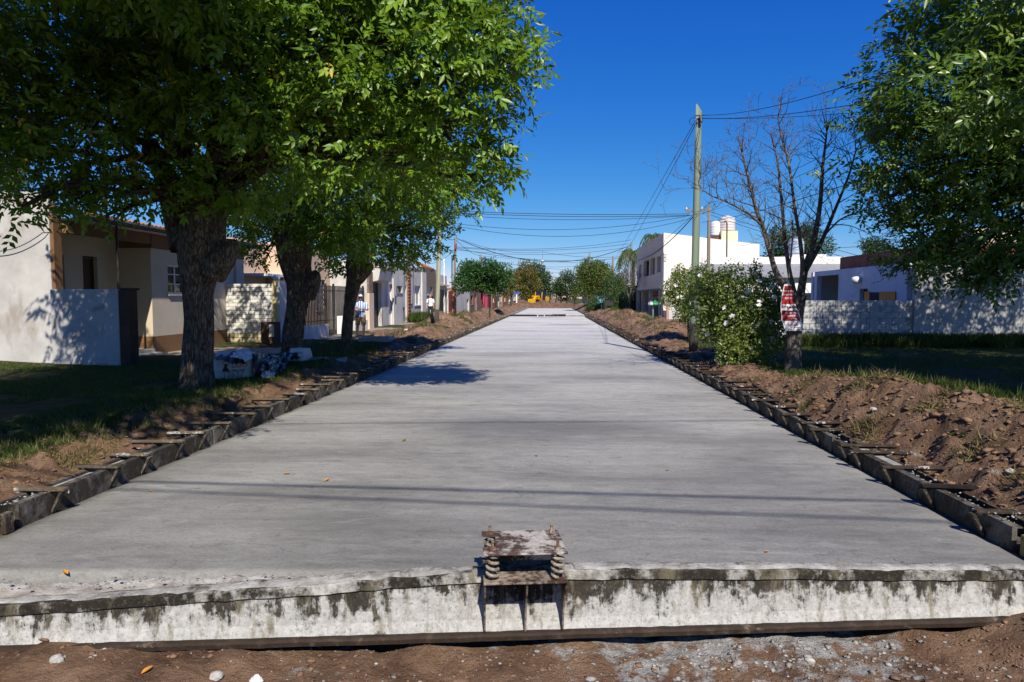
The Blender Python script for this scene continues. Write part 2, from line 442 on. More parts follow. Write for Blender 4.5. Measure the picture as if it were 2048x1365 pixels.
MAT['bracket'] = splattered_steel('rusty_bracket', (0.050, 0.034, 0.024), (0.55, 0.53, 0.50), 0.58, 5.0, (1, 1, 1), 0.05)
MAT['bar_left'] = splattered_steel('caked_timber_bar', (0.13, 0.095, 0.062), (0.48, 0.46, 0.42), 0.55, 5.0, (1, 1, 1), 0.06)
MAT['strut'] = splattered_steel('rusty_strut', (0.045, 0.034, 0.024), (0.17, 0.145, 0.11), 0.5, 8.0, (1, 1, 1), 0.1)
MAT['fill'] = mat('hardened_fill', (0.34, 0.335, 0.32), (0.20, 0.195, 0.185), 6, 0.95, 0.5, 40, 0.01, world_space=True)
MAT['walk'] = mat('worn_pavement', (0.33, 0.28, 0.23), (0.21, 0.185, 0.16), 2.2, 0.92, 0.5, 45, 0.01, stain=((0.15, 0.10, 0.07), 0.56, 1.4), world_space=True)
MAT['grey_concrete'] = mat('grey_concrete', (0.40, 0.39, 0.37), (0.27, 0.265, 0.25), 5, 0.9, 0.4, 50)
MAT['timber'] = mat('weathered_timber', (0.22, 0.15, 0.09), (0.11, 0.075, 0.05), 3, 0.85, 0.4, 30, stretch=(1, 1, 0.15))

# ================================================================== GROUND
XL, XR = -3.97, 3.12                      # edges of the slab
FW = 0.23                                 # depth of the kerb forms
random.seed(5)
HEAPS = [(-5.15, 27.5, .75, 1.3, .42), (-5.3, 30.5, .6, 1.2, .22), (-5.6, 36.5, .6, 1.6, .3), (-6.9, 41.5, .8, 1.5, .62), (-5.5, 43.0, .8, 2.0, .55), (-5.2, 47.5, .8, 2.6, .62),
         (-5.2, 53.0, .7, 2.6, .5), (-5.6, 59.0, .9, 2.0, .72), (-4.9, 64.0, .7, 2.0, .45), (-5.4, 70, .9, 3, .5), (-5.1, 78, .8, 4, .55), (-5.0, 90, .8, 5, .55), (-5.0, 104, .8, 6, .6),
         (4.7, 28.0, .75, 1.1, .48), (5.5, 29.6, .8, 1.2, .42), (4.9, 31.6, .8, 1.3, .58), (5.3, 35.0, .7, 1.2, .40), (4.9, 38.3, .9, 1.4, .70), (5.4, 41.5, .9, 1.3, .62),
         (5.0, 45.3, 1.0, 1.5, .78), (5.5, 49.2, .9, 1.6, .68), (5.0, 54.0, .9, 2.0, .65), (5.1, 60.0, .9, 2.2, .6), (5.2, 70, .8, 3, .4), (5.0, 82, .9, 3, .55), (5.0, 95, .9, 5, .7), (4.8, 110, 1.0, 6, .7),
         (2.98, 4.02, .36, .32, .22), (-4.7, 24.6, .5, 1.0, .16)]
def sstep(a, b, x):
    t = np.clip((x - a) / (b - a), 0, 1)
    return t * t * (3 - 2 * t)
def ground_fields(x, y):
    """height, share of bare earth, cement splashes of the ground sheet"""
    x, y = np.asarray(x, float), np.asarray(y, float)
    tl, tr = XL - FW - 0.04 - x, x - (XR + FW + 0.04)
    n1 = fbm(x * 0.9, y * 0.9, 4, 3); n2 = fbm(x * 3.1, y * 3.1, 4, 11); n3 = fbm(x * 8.0, y * 8.0, 3, 23); n4 = fbm(x * 22.0, y * 22.0, 2, 29)
    rid = 1 - np.abs(2 * fbm(x * 1.7, y * 1.7, 4, 31) - 1)
    wob = (n1 - 0.5) * 0.9
    # left verge: a trench beside the form, a cut bank, then turf
    hl = 0.19 + 0.05 * np.sin(y * 0.9) + 0.06 * (n1 - 0.5)
    zl = 0.0 + hl * sstep(0.02, 1.15, tl + wob * 0.35)
    zl = zl + 0.12 * sstep(5.5, 9.5, tl)
    dl = 1 - sstep(0.75, 1.25, tl + wob * 0.9)
    dl = np.maximum(dl, sstep(23.5, 26.5, y) * (1 - sstep(3.2, 3.9, tl + wob)))
    # right verge: a tall ridge of spoil near the camera, a low cut further on
    hr = 0.46 * (1 - sstep(8.5, 13.2, y)) + 0.17
    crest = np.interp(y, [3, 6, 12, 14], [1.15, 1.05, 0.75, 0.7])
    zr = 0.02 + (hr - 0.02) * sstep(-0.05, 1, (tr + wob * 0.25) / crest)
    back = sstep(0.25, 1.5, (tr - crest) + wob * 0.3)
    zr = zr * (1 - back) + 0.15 * back
    dr = 1 - sstep(0.15, 0.75, tr - crest + wob * 0.7)
    dr = np.maximum(dr, sstep(25, 27, y) * (1 - sstep(2.6, 3.2, tr + wob)))
    z = np.where(tl > 0, zl, np.where(tr > 0, zr, -0.30))
    dirt = np.where(tl > 0, dl, np.where(tr > 0, dr, 1.0))
    for hx, hy, sx, sy, hh in HEAPS:
        g = np.exp(-(((x - hx) / sx) ** 2 + ((y - hy) / sy) ** 2))
        z = z + hh * g * (0.75 + 0.5 * n1)
        dirt = np.maximum(dirt, sstep(0.12, 0.35, g + wob * 0.15))
    # turf tufts survive on the ridges
    tuft = sstep(0.63, 0.70, fbm(x * 1.3 + 9, y * 1.3, 3, 57)) * ((tl > 0.5) | (tr > 0.5)) * (y > 5)
    dirt = np.clip(dirt - 0.9 * tuft * (1 - sstep(0.25, 0.6, 0 * x)), 0, 1)
    edge = np.where(tl > 0, sstep(0.0, 0.3, tl), np.where(tr > 0, sstep(0.0, 0.3, tr), 0.42))
    amp = dirt * edge * np.where(np.abs(y) < 140, 1, 0)
    z = z + amp * ((rid - 0.6) * 0.20 + (n2 - 0.5) * 0.20 + (n3 - 0.5) * 0.12 + (n4 - 0.5) * 0.05) + (1 - dirt) * (n2 - 0.5) * 0.03
    # the road bed beyond the slab and in front of the beam
    inroad = (tl <= 0) & (tr <= 0)
    z = np.where(inroad & (y > 116.6), -0.06 + 0.05 * (n1 - 0.5), z)
    z = z - np.where(inroad & (y < 4.6), 0.075 * sstep(-2.6, -0.6, x), 0)
    cem = np.where(inroad & (y < 4.6), 0.70 + 0.30 * sstep(-0.2, 0.9, x) * (1 - sstep(1.7, 2.4, x)) + 0.5 * (n1 - 0.5), 0.0)
    cem = np.maximum(cem, np.where((tr > 0) & (tr < 0.35) & (y < 30), 0.8, 0)); cem = np.maximum(cem, np.where((tl > 0) & (tl < 0.3) & (y < 30), 0.75, 0))
    return z, dirt, cem
def ground_z(x, y):
    return float(ground_fields(np.array([x]), np.array([y]))[0][0])
def seg(a, b, step): return list(np.arange(a, b, step))
def build_ground():
    xs = [-3000, -900, -300, -120, -60, -34] + seg(-24, -9.5, 0.5) + seg(-9.5, -6.4, 0.12) + seg(-6.4, -4.1, 0.035) + seg(-4.1, 3.3, 0.036) + seg(3.3, 6.2, 0.035) + seg(6.2, 9, 0.12) + seg(9, 24, 0.5) + [30, 60, 120, 300, 900, 3000]
    ys = [-3000, -600, -150, -40, -15, -6, -2, 0.5, 2, 3] + seg(3.3, 4.4, 0.025)
    y = 4.4
    while y < 150: ys.append(y); y += max(0.035, y * 0.0075)
    ys += [170, 220, 300, 500, 900, 1800, 4500]
    X, Y = np.meshgrid(np.array(xs), np.array(ys))
    z, d, c = ground_fields(X.ravel(), Y.ravel())
    ny, nx = X.shape
    co = np.stack([X.ravel(), Y.ravel(), z], 1)
    i = np.arange(ny * nx).reshape(ny, nx)
    q = np.stack([i[:-1, :-1], i[:-1, 1:], i[1:, 1:], i[1:, :-1]], -1).reshape(-1, 4)
    me = bpy.data.meshes.new('ground')
    me.vertices.add(len(co)); me.vertices.foreach_set('co', co.ravel())
    me.loops.add(q.size); me.loops.foreach_set('vertex_index', q.ravel())
    me.polygons.add(len(q)); me.polygons.foreach_set('loop_start', np.arange(0, q.size, 4)); me.polygons.foreach_set('loop_total', np.full(len(q), 4))
    me.polygons.foreach_set('use_smooth', np.ones(len(q), bool))
    for n, arr in (('dirt', d), ('cement', c)):
        at_ = me.attributes.new(n, 'FLOAT', 'POINT'); at_.data.foreach_set('value', arr.astype(np.float32))
    me.update(); me.validate()
    me.materials.append(MAT['ground'])
    o = bpy.data.objects.new('ground', me); COL.objects.link(o)
    return tag(o, 'turned brown earth and worn turf on both sides of the street', kind='structure')
build_ground()

# ------------------------------------------------------------------ the road slab
def build_slab(name, x0, x1, y0, y1, label, skew=0.0, step=0.25):
    xs = np.linspace(x0, x1, 48)
    ys = [y0]
    while ys[-1] < y1: ys.append(min(y1, ys[-1] + max(0.05, ys[-1] * 0.02)))
    X, Y = np.meshgrid(xs, ys)
    Y = Y + (X - x0) * skew * np.clip(1 - (Y - y0) / 2.0, 0, 1)
    Z = (fbm(X * 0.8, Y * 0.8, 3, 71) - 0.5) * 0.010
    e = np.minimum(X - x0, x1 - X); Z = Z - 0.02 * np.clip(1 - e / 0.22, 0, 1) ** 2
    ny, nx = X.shape
    vs = np.stack([X.ravel(), Y.ravel(), Z.ravel()], 1).tolist()
    i = np.arange(ny * nx).reshape(ny, nx)
    fs = np.stack([i[:-1, :-1], i[:-1, 1:], i[1:, 1:], i[1:, :-1]], -1).reshape(-1, 4).tolist()
    rim = list(i[0, :]) + list(i[1:, -1]) + list(i[-1, -2::-1]) + list(i[-2:0:-1, 0])
    n0 = len(vs)
    vs += [[vs[r][0], vs[r][1], -0.2] for r in rim]
    for k in range(len(rim)):
        k2 = (k + 1) % len(rim)
        fs.append([int(rim[k2]), int(rim[k]), n0 + k, n0 + k2])
    mb = MB(); mb.add(vs, fs)
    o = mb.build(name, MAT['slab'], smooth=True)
    return tag(o, label, kind='structure')
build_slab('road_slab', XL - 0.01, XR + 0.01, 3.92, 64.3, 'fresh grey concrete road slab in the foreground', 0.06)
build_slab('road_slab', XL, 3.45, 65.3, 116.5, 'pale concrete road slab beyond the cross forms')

# ------------------------------------------------------------------ pavements
mb = MB()
mb.box(-9.0, -7.7, 22.2, 47.8, 0.0, 0.185)
mb.box(-10.95, -7.55, 14.7, 22.2, 0.0, 0.18)
tag(mb.build('pavement', MAT['walk'], bevel=0.02), 'worn pavement along the left house fronts', kind='structure')
mb = MB(); mb.box(6.35, 7.75, 33.0, 62.0, 0.0, 0.17)
tag(mb.build('pavement', MAT['grey_concrete'], bevel=0.02), 'grey pavement before the two-storey building', kind='structure')

# ------------------------------------------------------------------ kerb forms on both edges of the slab
ORD = ['first', 'second', 'third', 'fourth', 'fifth', 'sixth', 'seventh', 'eighth', 'ninth', 'tenth', 'eleventh', 'twelfth', 'thirteenth', 'fourteenth', 'fifteenth', 'sixteenth', 'seventeenth', 'eighteenth', 'nineteenth', 'twentieth']
SECT = 2.96
def form_channel(s):
    """channel of one section; local x points away from the road, local y along it"""
    mb = MB()
    mb.box(0, 0.035, 0, SECT - 0.03, -0.05, 0.165)           # face towards the slab
    mb.box(FW - 0.03, FW, 0.01, SECT - 0.05, -0.05, 0.150)   # rear plate
    mb.box(0.036, FW - 0.031, 0.005, SECT - 0.035, -0.05, 0.035)   # floor
    mb.box(0.036, 0.075, 0.004, SECT - 0.034, 0.150, 0.163)  # rolled lip
    return [(s * x, y, z) for x, y, z in mb.v], ([f if s > 0 else tuple(reversed(f)) for f in mb.f])
def piece(name, vf, material, bevel=0.004):
    mb = MB(); mb.add(*vf)
    o = mb.build(name, material, bevel=bevel)
    COL.objects.unlink(o)
    return o
FORM = {}
for s in (-1, 1):
    flip = lambda mb, s=s: ([(s * x, y, z) for x, y, z in mb.v], [f if s > 0 else tuple(reversed(f)) for f in mb.f])
    ch = piece('channel', form_channel(s), MAT['form'])
    barA = MB(); barA.box(-0.11, 0.30, -0.032, 0.032, 0.168, 0.192); barA.box(-0.11, 0.30, 0.0325, 0.040, 0.135, 0.190)
    barB = MB(); barB.box(-0.11, 0.46, -0.028, 0.028, 0.168, 0.190); barB.box(-0.11, 0.46, 0.0285, 0.036, 0.140, 0.188)
    st = MB(); st.prism([(-0.105, -0.02, 0.166), (-0.075, -0.02, 0.166), (-0.006, -0.02, 0.02), (-0.006, -0.02, -0.012)], (0, 0.045, 0))
    fill = MB(); fill.box(0.037, FW - 0.032, 0.0, 1.15, 0.036, 0.147)
    FORM[s] = (ch, piece('cross_bar', flip(barA), MAT['bracket' if s > 0 else 'bar_left']), piece('cross_bar', flip(barB), MAT['bracket' if s > 0 else 'bar_left']), piece('strut', flip(st), MAT['strut'], 0.003), piece('concrete_fill', flip(fill), MAT['fill'], 0.006))
rng = random.Random(3)
for s, side, y0, xe in ((-1, 'left', 4.80, XL), (1, 'right', 4.72, XR)):
    for k in range(20):
        yb = y0 + k * SECT
        where = 'nearest to the camera' if k == 0 else f'{ORD[k]} from the camera'
        jx = rng.uniform(-0.012, 0.012); jz = rng.uniform(-0.012, 0.010)
        t = thing('kerb_form', f'steel kerb form with cross bars, {where} along the {side} slab edge', 'formwork', (xe + jx, yb, jz), f'kerb forms along the {side} edge of the slab')
        t.rotation_euler.z = rng.uniform(-0.007, 0.007); t.rotation_euler.x = rng.uniform(-0.003, 0.003)
        ch, ba, bb, st, fi = FORM[s]
        def child(src, y, rz=0.0, dz=0.0, dx=0.0):
            o = bpy.data.objects.new(src.name.split('.')[0], src.data); COL.objects.link(o); o.parent = t
            o.location = (dx, y, dz); o.rotation_euler.z = rz
            for md in src.modifiers:
                if k < 5:
                    b2 = o.modifiers.new(md.name, 'BEVEL'); b2.width = md.width; b2.segments = 2; b2.limit_method = 'ANGLE'
            return o
        child(ch, 0)
        for j in range(5):
            yy = 0.30 + j * 0.592 + rng.uniform(-0.15, 0.15)
            rz = rng.gauss(0, 0.06)
            child(bb if rng.random() < 0.45 else ba, yy, rz, rng.uniform(0, 0.012), s * rng.uniform(-0.03, 0.05))
            child(st, yy, 0)
        for j in range(2):
            if rng.random() < (0.75 if s < 0 else 0.5):
                child(fi, 0.1 + j * 1.45 + rng.uniform(0, 0.3), 0, rng.uniform(-0.03, 0.0))
for s in (-1, 1):
    for o in FORM[s]: bpy.data.objects.remove(o)
# cement crumbs and slurry flakes left along the forms and the slab end
def crumbs(name, label, spots, material, rs):
    """many small uneven lumps: (x, y, z, size)"""
    r = np.random.default_rng(rs)
    ico = np.array([(0,0,1),(.894,0,.447),(.276,.851,.447),(-.724,.526,.447),(-.724,-.526,.447),(.276,-.851,.447),(.724,.526,-.447),(-.276,.851,-.447),(-.894,0,-.447),(-.276,-.851,-.447),(.724,-.526,-.447),(0,0,-1)])
    fc = np.array([(0,1,2),(0,2,3),(0,3,4),(0,4,5),(0,5,1),(1,6,2),(2,7,3),(3,8,4),(4,9,5),(5,10,1),(6,7,2),(7,8,3),(8,9,4),(9,10,5),(10,6,1),(11,7,6),(11,8,7),(11,9,8),(11,10,9),(11,6,10)])
    n = len(spots); S = np.array(spots)
    jit = r.uniform(0.45, 1.3, (n, 12, 1)); sq = np.stack([r.uniform(.6, 1.5, n), r.uniform(.6, 1.5, n), r.uniform(.25, .7, n)], 1)[:, None, :]
    V = ico[None] * jit * sq * S[:, 3][:, None, None] + S[:, None, :3]
    F_ = (fc[None] + (np.arange(n) * 12)[:, None, None]).reshape(-1, 3)
    me = bpy.data.meshes.new(name)
    V = V.reshape(-1, 3)
    me.vertices.add(len(V)); me.vertices.foreach_set('co', V.ravel())
    me.loops.add(F_.size); me.loops.foreach_set('vertex_index', F_.ravel())
    me.polygons.add(len(F_)); me.polygons.foreach_set('loop_start', np.arange(0, F_.size, 3)); me.polygons.foreach_set('loop_total', np.full(len(F_), 3))
    me.update(); me.materials.append(material)
    o = bpy.data.objects.new(name, me); COL.objects.link(o)
    return tag(o, label, None, None, 'stuff')
rr_ = np.random.default_rng(8)
sp = []
for s, xe in ((-1, XL), (1, XR)):
    for _ in range(420):
        y = 4.8 + 55 * rr_.random() ** 1.8
        off = rr_.uniform(0.0, 0.24)
        top = 0.168 if off < 0.05 or off > 0.2 else 0.152
        sp.append((xe + s * off, y, top + 0.003, rr_.uniform(0.006, 0.02) * (0.8 if y < 20 else 1.3)))
crumbs('cement_crumbs', 'pale cement crumbs caked along the tops of the kerb forms', sp, MAT['crust'], 4)

# ------------------------------------------------------------------ vibrating screed lying across the near end of the slab
B0 = gp(1048, 1281, -0.30)
_e = (gp(1860, 1250, -0.30) - gp(0, 1305, -0.30)); _e.z = 0; BE = _e.normalized()
BN = Vector((BE.y, -BE.x, 0))              # towards the camera
def S(u, w, z):
    p = B0 + BE * u + BN * w
    return Vector((p.x, p.y, z))
def top_z(u):
    pts = [(-3.6, -0.060), (-2.75, -0.040), (-1.4, 0.020), (-0.28, 0.080), (0.28, 0.086), (1.3, 0.058), (2.9, 0.010)]
    return float(np.interp(u, [p[0] for p in pts], [p[1] for p in pts]))
sc = thing('vibrating_screed', 'steel screed beam caked in pale slurry lying across the near slab end', 'screed', S(0, -0.1, -0.30))
def beam_strip(prof, us, seed=0, wob=0.004):
    """sweep a profile given as functions of u along the beam"""
    mb = MB(); n = None
    rs = np.random.default_rng(seed)
    for u in us:
        P = prof(u); n = len(P)
        j = rs.normal(0, wob, 2)
        for w, z in P:
            q = S(u, w + j[0] * 0.4, z + j[1] * (1 if z > -0.25 else 0.4)); mb.v.append(tuple(q))
    for i in range(len(us) - 1):
        for k in range(n):
            k2 = (k + 1) % n
            mb.f.append((i*n + k, (i+1)*n + k, (i+1)*n + k2, i*n + k2)); mb.m.append(0)
    mb.f.append(tuple(range(n))); mb.f.append(tuple(reversed([(len(us)-1)*n + k for k in range(n)]))); mb.m += [0, 0]
    return mb
us = np.linspace(-3.5, 3.25, 96)
beam_strip(lambda u: [(-0.045, -0.262), (-0.066, -0.20), (-0.085, top_z(u) - 0.055), (-0.13, top_z(u) - 0.055), (-0.13, -0.262)], us, 1, 0.003).build('web', MAT['beam'], sc, fixn=True)
beam_strip(lambda u: [(-0.070, top_z(u) - 0.0545), (-0.072, top_z(u) - 0.004), (-0.082, top_z(u)), (-0.20, top_z(u) - 0.004), (-0.20, top_z(u) - 0.0545)], us, 2, 0.003).build('top_flange', MAT['beam_top'], sc, fixn=True)
beam_strip(lambda u: [(0.0, -0.30), (0.003, -0.274), (-0.010, -0.2625), (-0.16, -0.2625), (-0.16, -0.30)], us, 3, 0.0025).build('bottom_flange', MAT['beam_foot'], sc, fixn=True)
# crust of dried cement along the top of the flange
mb = MB(); rs = np.random.default_rng(12)
def crust_run(u0, u1, w0, w1, h):
    nu = int((u1 - u0) / 0.02) + 2; uu = np.linspace(u0, u1, nu); ww = np.linspace(w0, w1, 6)
    base = len(mb.v)
    for u in uu:
        for j, w in enumerate(ww):
            e = min(1, 4 * min(u - u0, u1 - u) + 0.02) * (0 if j in (0, 5) else 1)
            z = top_z(u) + 0.001 + e * h * (0.2 + 1.3 * float(vnoise(u * 14, w * 40, None, 5))) * (0.35 + float(vnoise(u * 2.2, 3.3, None, 9)) * 1.0) - (0.012 if j in (0, 5) else 0)
            q = S(u, w + 0.012 * (float(vnoise(u * 25, j * 3.1, None, 6)) - 0.5), z); mb.v.append(tuple(q))
    for i in range(nu - 1):
        for j in range(5):
            a = base + i * 6 + j
            mb.f.append((a, a + 1, a + 7, a + 6)); mb.m.append(0)
crust_run(-2.6, -0.30, -0.085, -0.20, 0.014); crust_run(-3.5, -2.5, -0.10, -0.20, 0.010)
crust_run(0.31, 1.25, -0.078, -0.20, 0.009); crust_run(1.15, 3.2, -0.085, -0.21, 0.013)
mb.build('cement_crust', MAT['crust'], sc, smooth=True)
# spring mount in the middle
PW, LOZ, UPZ, FR, BK = 0.238, 0.100, 0.262, 0.140, -0.245
lo = MB(); lo.obox(S(0, (FR + BK) / 2, LOZ), BE * PW, BN * (FR - BK) / 2, (0, 0, 0.006)); lo.build('lower_plate', MAT['plate2'], sc, bevel=0.003)
up = MB()
poly = [(-PW, FR), (PW, FR), (PW - 0.012, BK), (-PW - 0.005, BK), (-PW - 0.005, BK + 0.07), (-PW + 0.075, BK + 0.095), (-PW + 0.07, FR - 0.135), (-PW - 0.002, FR - 0.115)]
up.prism([S(u, w, UPZ) for u, w in poly], (0, 0, 0.011)); up.build('upper_plate', MAT['plate'], sc, bevel=0.003, fixn=True)
for u in (-PW + 0.004, 0.005, PW - 0.012):
    g = MB(); g.prism([S(u, FR - 0.012, LOZ - 0.007), S(u, -0.088, LOZ - 0.007), S(u, -0.046, -0.258), S(u, -0.022, -0.258), S(u, 0.02, -0.10)], BE * 0.010)
    g.build('gusset', MAT['plate2'], sc, fixn=True)
bk = MB(); bk.obox(S(0, -0.13, (LOZ + UPZ) / 2 + 0.03), BE * (PW - 0.075), BN * 0.10, (0, 0, 0.045)); bk.build('motor_bracket', MAT['beam_edge'], sc, bevel=0.004)
sk = MB(); sk.obox(S(0, -0.170, LOZ - 0.018), BE * (PW - 0.01), BN * 0.06, (0, 0, 0.011)); sk.build('saddle', MAT['beam_edge'], sc, bevel=0.004)
for u, w in ((-PW + 0.052, FR - 0.055), (PW - 0.052, FR - 0.055), (-PW + 0.045, BK + 0.045), (PW - 0.055, BK + 0.05)):
    h = MB(); turns = 3.6; n = 72
    pts = []
    for i in range(n + 1):
        a = 2 * math.pi * turns * i / n + u * 9
        zz = LOZ + 0.020 + (UPZ - LOZ - 0.032) * (i / n)
        pts.append(S(u + 0.031 * math.cos(a), w + 0.031 * math.sin(a), zz))
    h.tube(pts, 0.0098, 8); h.build('spring', MAT['spring'], sc, smooth=True)
    h = MB(); h.tube([S(u, w, LOZ - 0.02), S(u, w, UPZ + 0.058)], 0.0085, 10)
    bo = h.build('bolt', MAT['rust'], sc, smooth=False)
    h = MB(); h.tube([S(u, w, UPZ + 0.0115), S(u, w, UPZ + 0.027)], 0.019, 6); h.build('nut', MAT['rust'], bo)

# concrete spilled between the slab end and the beam
mb = MB(); nu, nw = 120, 9
for i in range(nu + 1):
    u = -3.5 + 3.15 * i / nu
    for j in range(nw + 1):
        w = -0.13 - 0.30 * j / nw
        fade = min(1, (1 - i / nu) * 5) * min(1, j * 0.8, (nw - j) * 0.55)
        z = -0.075 + 0.058 * fade * (0.35 + 0.65 * float(fbm(np.array([u * 2.1]), np.array([w * 6]), 3, 41)[0])) + 0.045 * fade * (float(fbm(np.array([u * 17]), np.array([w * 17]), 3, 43)[0]) - 0.4)
        mb.v.append(tuple(S(u, w, z)))
for i in range(nu):
    for j in range(nw):
        a = i * (nw + 1) + j; mb.f.append((a, a + 1, a + nw + 2, a + nw + 1)); mb.m.append(0)
tag(mb.build('concrete_spill', mat('brownish_spill', (0.40, 0.37, 0.34), (0.22, 0.19, 0.165), 5, 0.95, 0.8, 40, 0.02, stain=((0.46, 0.455, 0.44), 0.52, 4)), smooth=True), 'rough strip of spilled concrete between slab end and beam on the left', 'spill')

# ================================================================== PLANTS
MAT['bark'] = None
def bark_mat(name, dark, light, scale=9.0, pale=None):
    m, nt, b, N, L = _nt(name)
    v = _coords(N, L, True, (1, 1, 0.16))
    vo = N('ShaderNodeTexVoronoi'); vo.feature = 'DISTANCE_TO_EDGE'; vo.inputs['Scale'].default_value = scale * 2.6
    wob = N('ShaderNodeVectorMath'); wob.operation = 'ADD'
    nz = N('ShaderNodeTexNoise'); nz.inputs['Scale'].default_value = scale; nz.inputs['Detail'].default_value = 5
    sc_ = N('ShaderNodeVectorMath'); sc_.operation = 'SCALE'; sc_.inputs['Scale'].default_value = 0.16
    L(v, nz.inputs['Vector']); L(nz.outputs['Color'], sc_.inputs[0]); L(v, wob.inputs[0]); L(sc_.outputs[0], wob.inputs[1]); L(wob.outputs[0], vo.inputs['Vector'])
    ridge = _ramp(N, L, vo.outputs['Distance'], [(0.0, 0.0), (0.16, 1.0)])
    tone = _noise(N, L, _coords(N, L, True), scale * 0.7, 7, 0.7)
    col = _mix(N, L, _ramp(N, L, tone, [(0.35, 0.0), (0.7, 1.0)]), dark, light)
    col = _mix(N, L, 0.75, col, _ramp(N, L, ridge, [(0.0, 0.30), (1.0, 1.1)]), 'MULTIPLY')
    if pale:
        col = _mix(N, L, _ramp(N, L, _noise(N, L, _coords(N, L, True), 3.0, 6, 0.7), [(0.56, 0.0), (0.7, 0.8)]), col, pale)
    L(col, b.inputs['Base Color']); b.inputs['Roughness'].default_value = 0.95; b.inputs['Specular IOR Level'].default_value = 0.1
    _bump(N, L, b, _math(N, L, 'ADD', ridge, _math(N, L, 'MULTIPLY', tone, 0.8)), 0.9, 0.03)
    return m
MAT['bark'] = bark_mat('rough_ash_bark', (0.095, 0.074, 0.056), (0.25, 0.20, 0.155))
MAT['bark_bare'] = bark_mat('bare_tree_bark', (0.14, 0.115, 0.095), (0.31, 0.265, 0.22), 14)
MAT['bark_far'] = mat('far_bark', (0.10, 0.075, 0.055), (0.05, 0.04, 0.03), 4, 0.95, 0.3, 20)
MAT['twig'] = mat('twig_bark', (0.085, 0.060, 0.045), (0.045, 0.033, 0.025), 8, 0.9, 0.2, 60)
MAT['ash'] = leaf_mat('ash_leaves', [(0.0, (0.045, 0.095, 0.008)), (0.45, (0.105, 0.200, 0.013)), (0.85, (0.175, 0.290, 0.020)), (0.97, (0.250, 0.330, 0.030)), (1.0, (0.50, 0.34, 0.03))], 0.40, 0.24, (0.34, 0.52, 0.03), 0.42)
MAT['ash2'] = leaf_mat('dark_ash_leaves', [(0.0, (0.042, 0.080, 0.011)), (0.5, (0.085, 0.155, 0.020)), (0.9, (0.130, 0.215, 0.030)), (1.0, (0.20, 0.25, 0.040))], 0.38, 0.22, (0.24, 0.40, 0.03), 0.45)
MAT['hib'] = leaf_mat('shrub_leaves', [(0.0, (0.055, 0.090, 0.014)), (0.5, (0.125, 0.175, 0.030)), (0.9, (0.20, 0.245, 0.050)), (1.0, (0.32, 0.32, 0.08))], 0.42, 0.28, (0.26, 0.36, 0.05), 0.5)
MAT['far_green'] = leaf_mat('far_green_leaves', [(0.0, (0.020, 0.050, 0.012)), (0.6, (0.045, 0.090, 0.020)), (1.0, (0.085, 0.135, 0.030))], 0.5, 0.2, (0.12, 0.20, 0.03), 0.3)
MAT['far_round'] = leaf_mat('round_tree_leaves', [(0.0, (0.018, 0.060, 0.012)), (0.6, (0.040, 0.110, 0.020)), (1.0, (0.070, 0.150, 0.026))], 0.45, 0.2, (0.10, 0.22, 0.03), 0.4)
MAT['far_orange'] = leaf_mat('turning_leaves', [(0.0, (0.05, 0.065, 0.015)), (0.45, (0.10, 0.12, 0.025)), (0.62, (0.17, 0.15, 0.03)), (1.0, (0.34, 0.17, 0.05))], 0.5, 0.2, (0.25, 0.18, 0.04), 0.3)
MAT['far_lime'] = leaf_mat('lime_leaves', [(0.0, (0.035, 0.065, 0.012)), (0.5, (0.09, 0.13, 0.022)), (0.93, (0.17, 0.20, 0.04)), (1.0, (0.45, 0.30, 0.28))], 0.5, 0.22, (0.22, 0.26, 0.04), 0.3)
MAT['palm'] = leaf_mat('palm_leaves', [(0.0, (0.05, 0.08, 0.03)), (0.6, (0.10, 0.14, 0.05)), (1.0, (0.20, 0.21, 0.09))], 0.45, 0.15, (0.15, 0.2, 0.05), 0.4)
MAT['flower'] = leaf_mat('white_petals', [(0.0, (0.75, 0.74, 0.74)), (1.0, (0.85, 0.80, 0.82))], 0.6, 0.3, (0.8, 0.78, 0.78), 0.2)
MAT['red_flower'] = leaf_mat('red_petals', [(0.0, (0.55, 0.03, 0.02)), (1.0, (0.75, 0.06, 0.03))], 0.6, 0.3, (0.7, 0.05, 0.03), 0.2)
MAT['lawn'] = leaf_mat('lawn_blades', [(0.0, (0.028, 0.050, 0.009)), (0.55, (0.062, 0.098, 0.017)), (0.85, (0.110, 0.140, 0.030)), (1.0, (0.24, 0.20, 0.09))], 0.5, 0.25, (0.16, 0.22, 0.03), 0.3)
MAT['straw'] = leaf_mat('dry_blades', [(0.0, (0.10, 0.12, 0.035)), (0.5, (0.22, 0.19, 0.08)), (1.0, (0.36, 0.28, 0.15))], 0.6, 0.3, (0.3, 0.25, 0.1), 0.2)

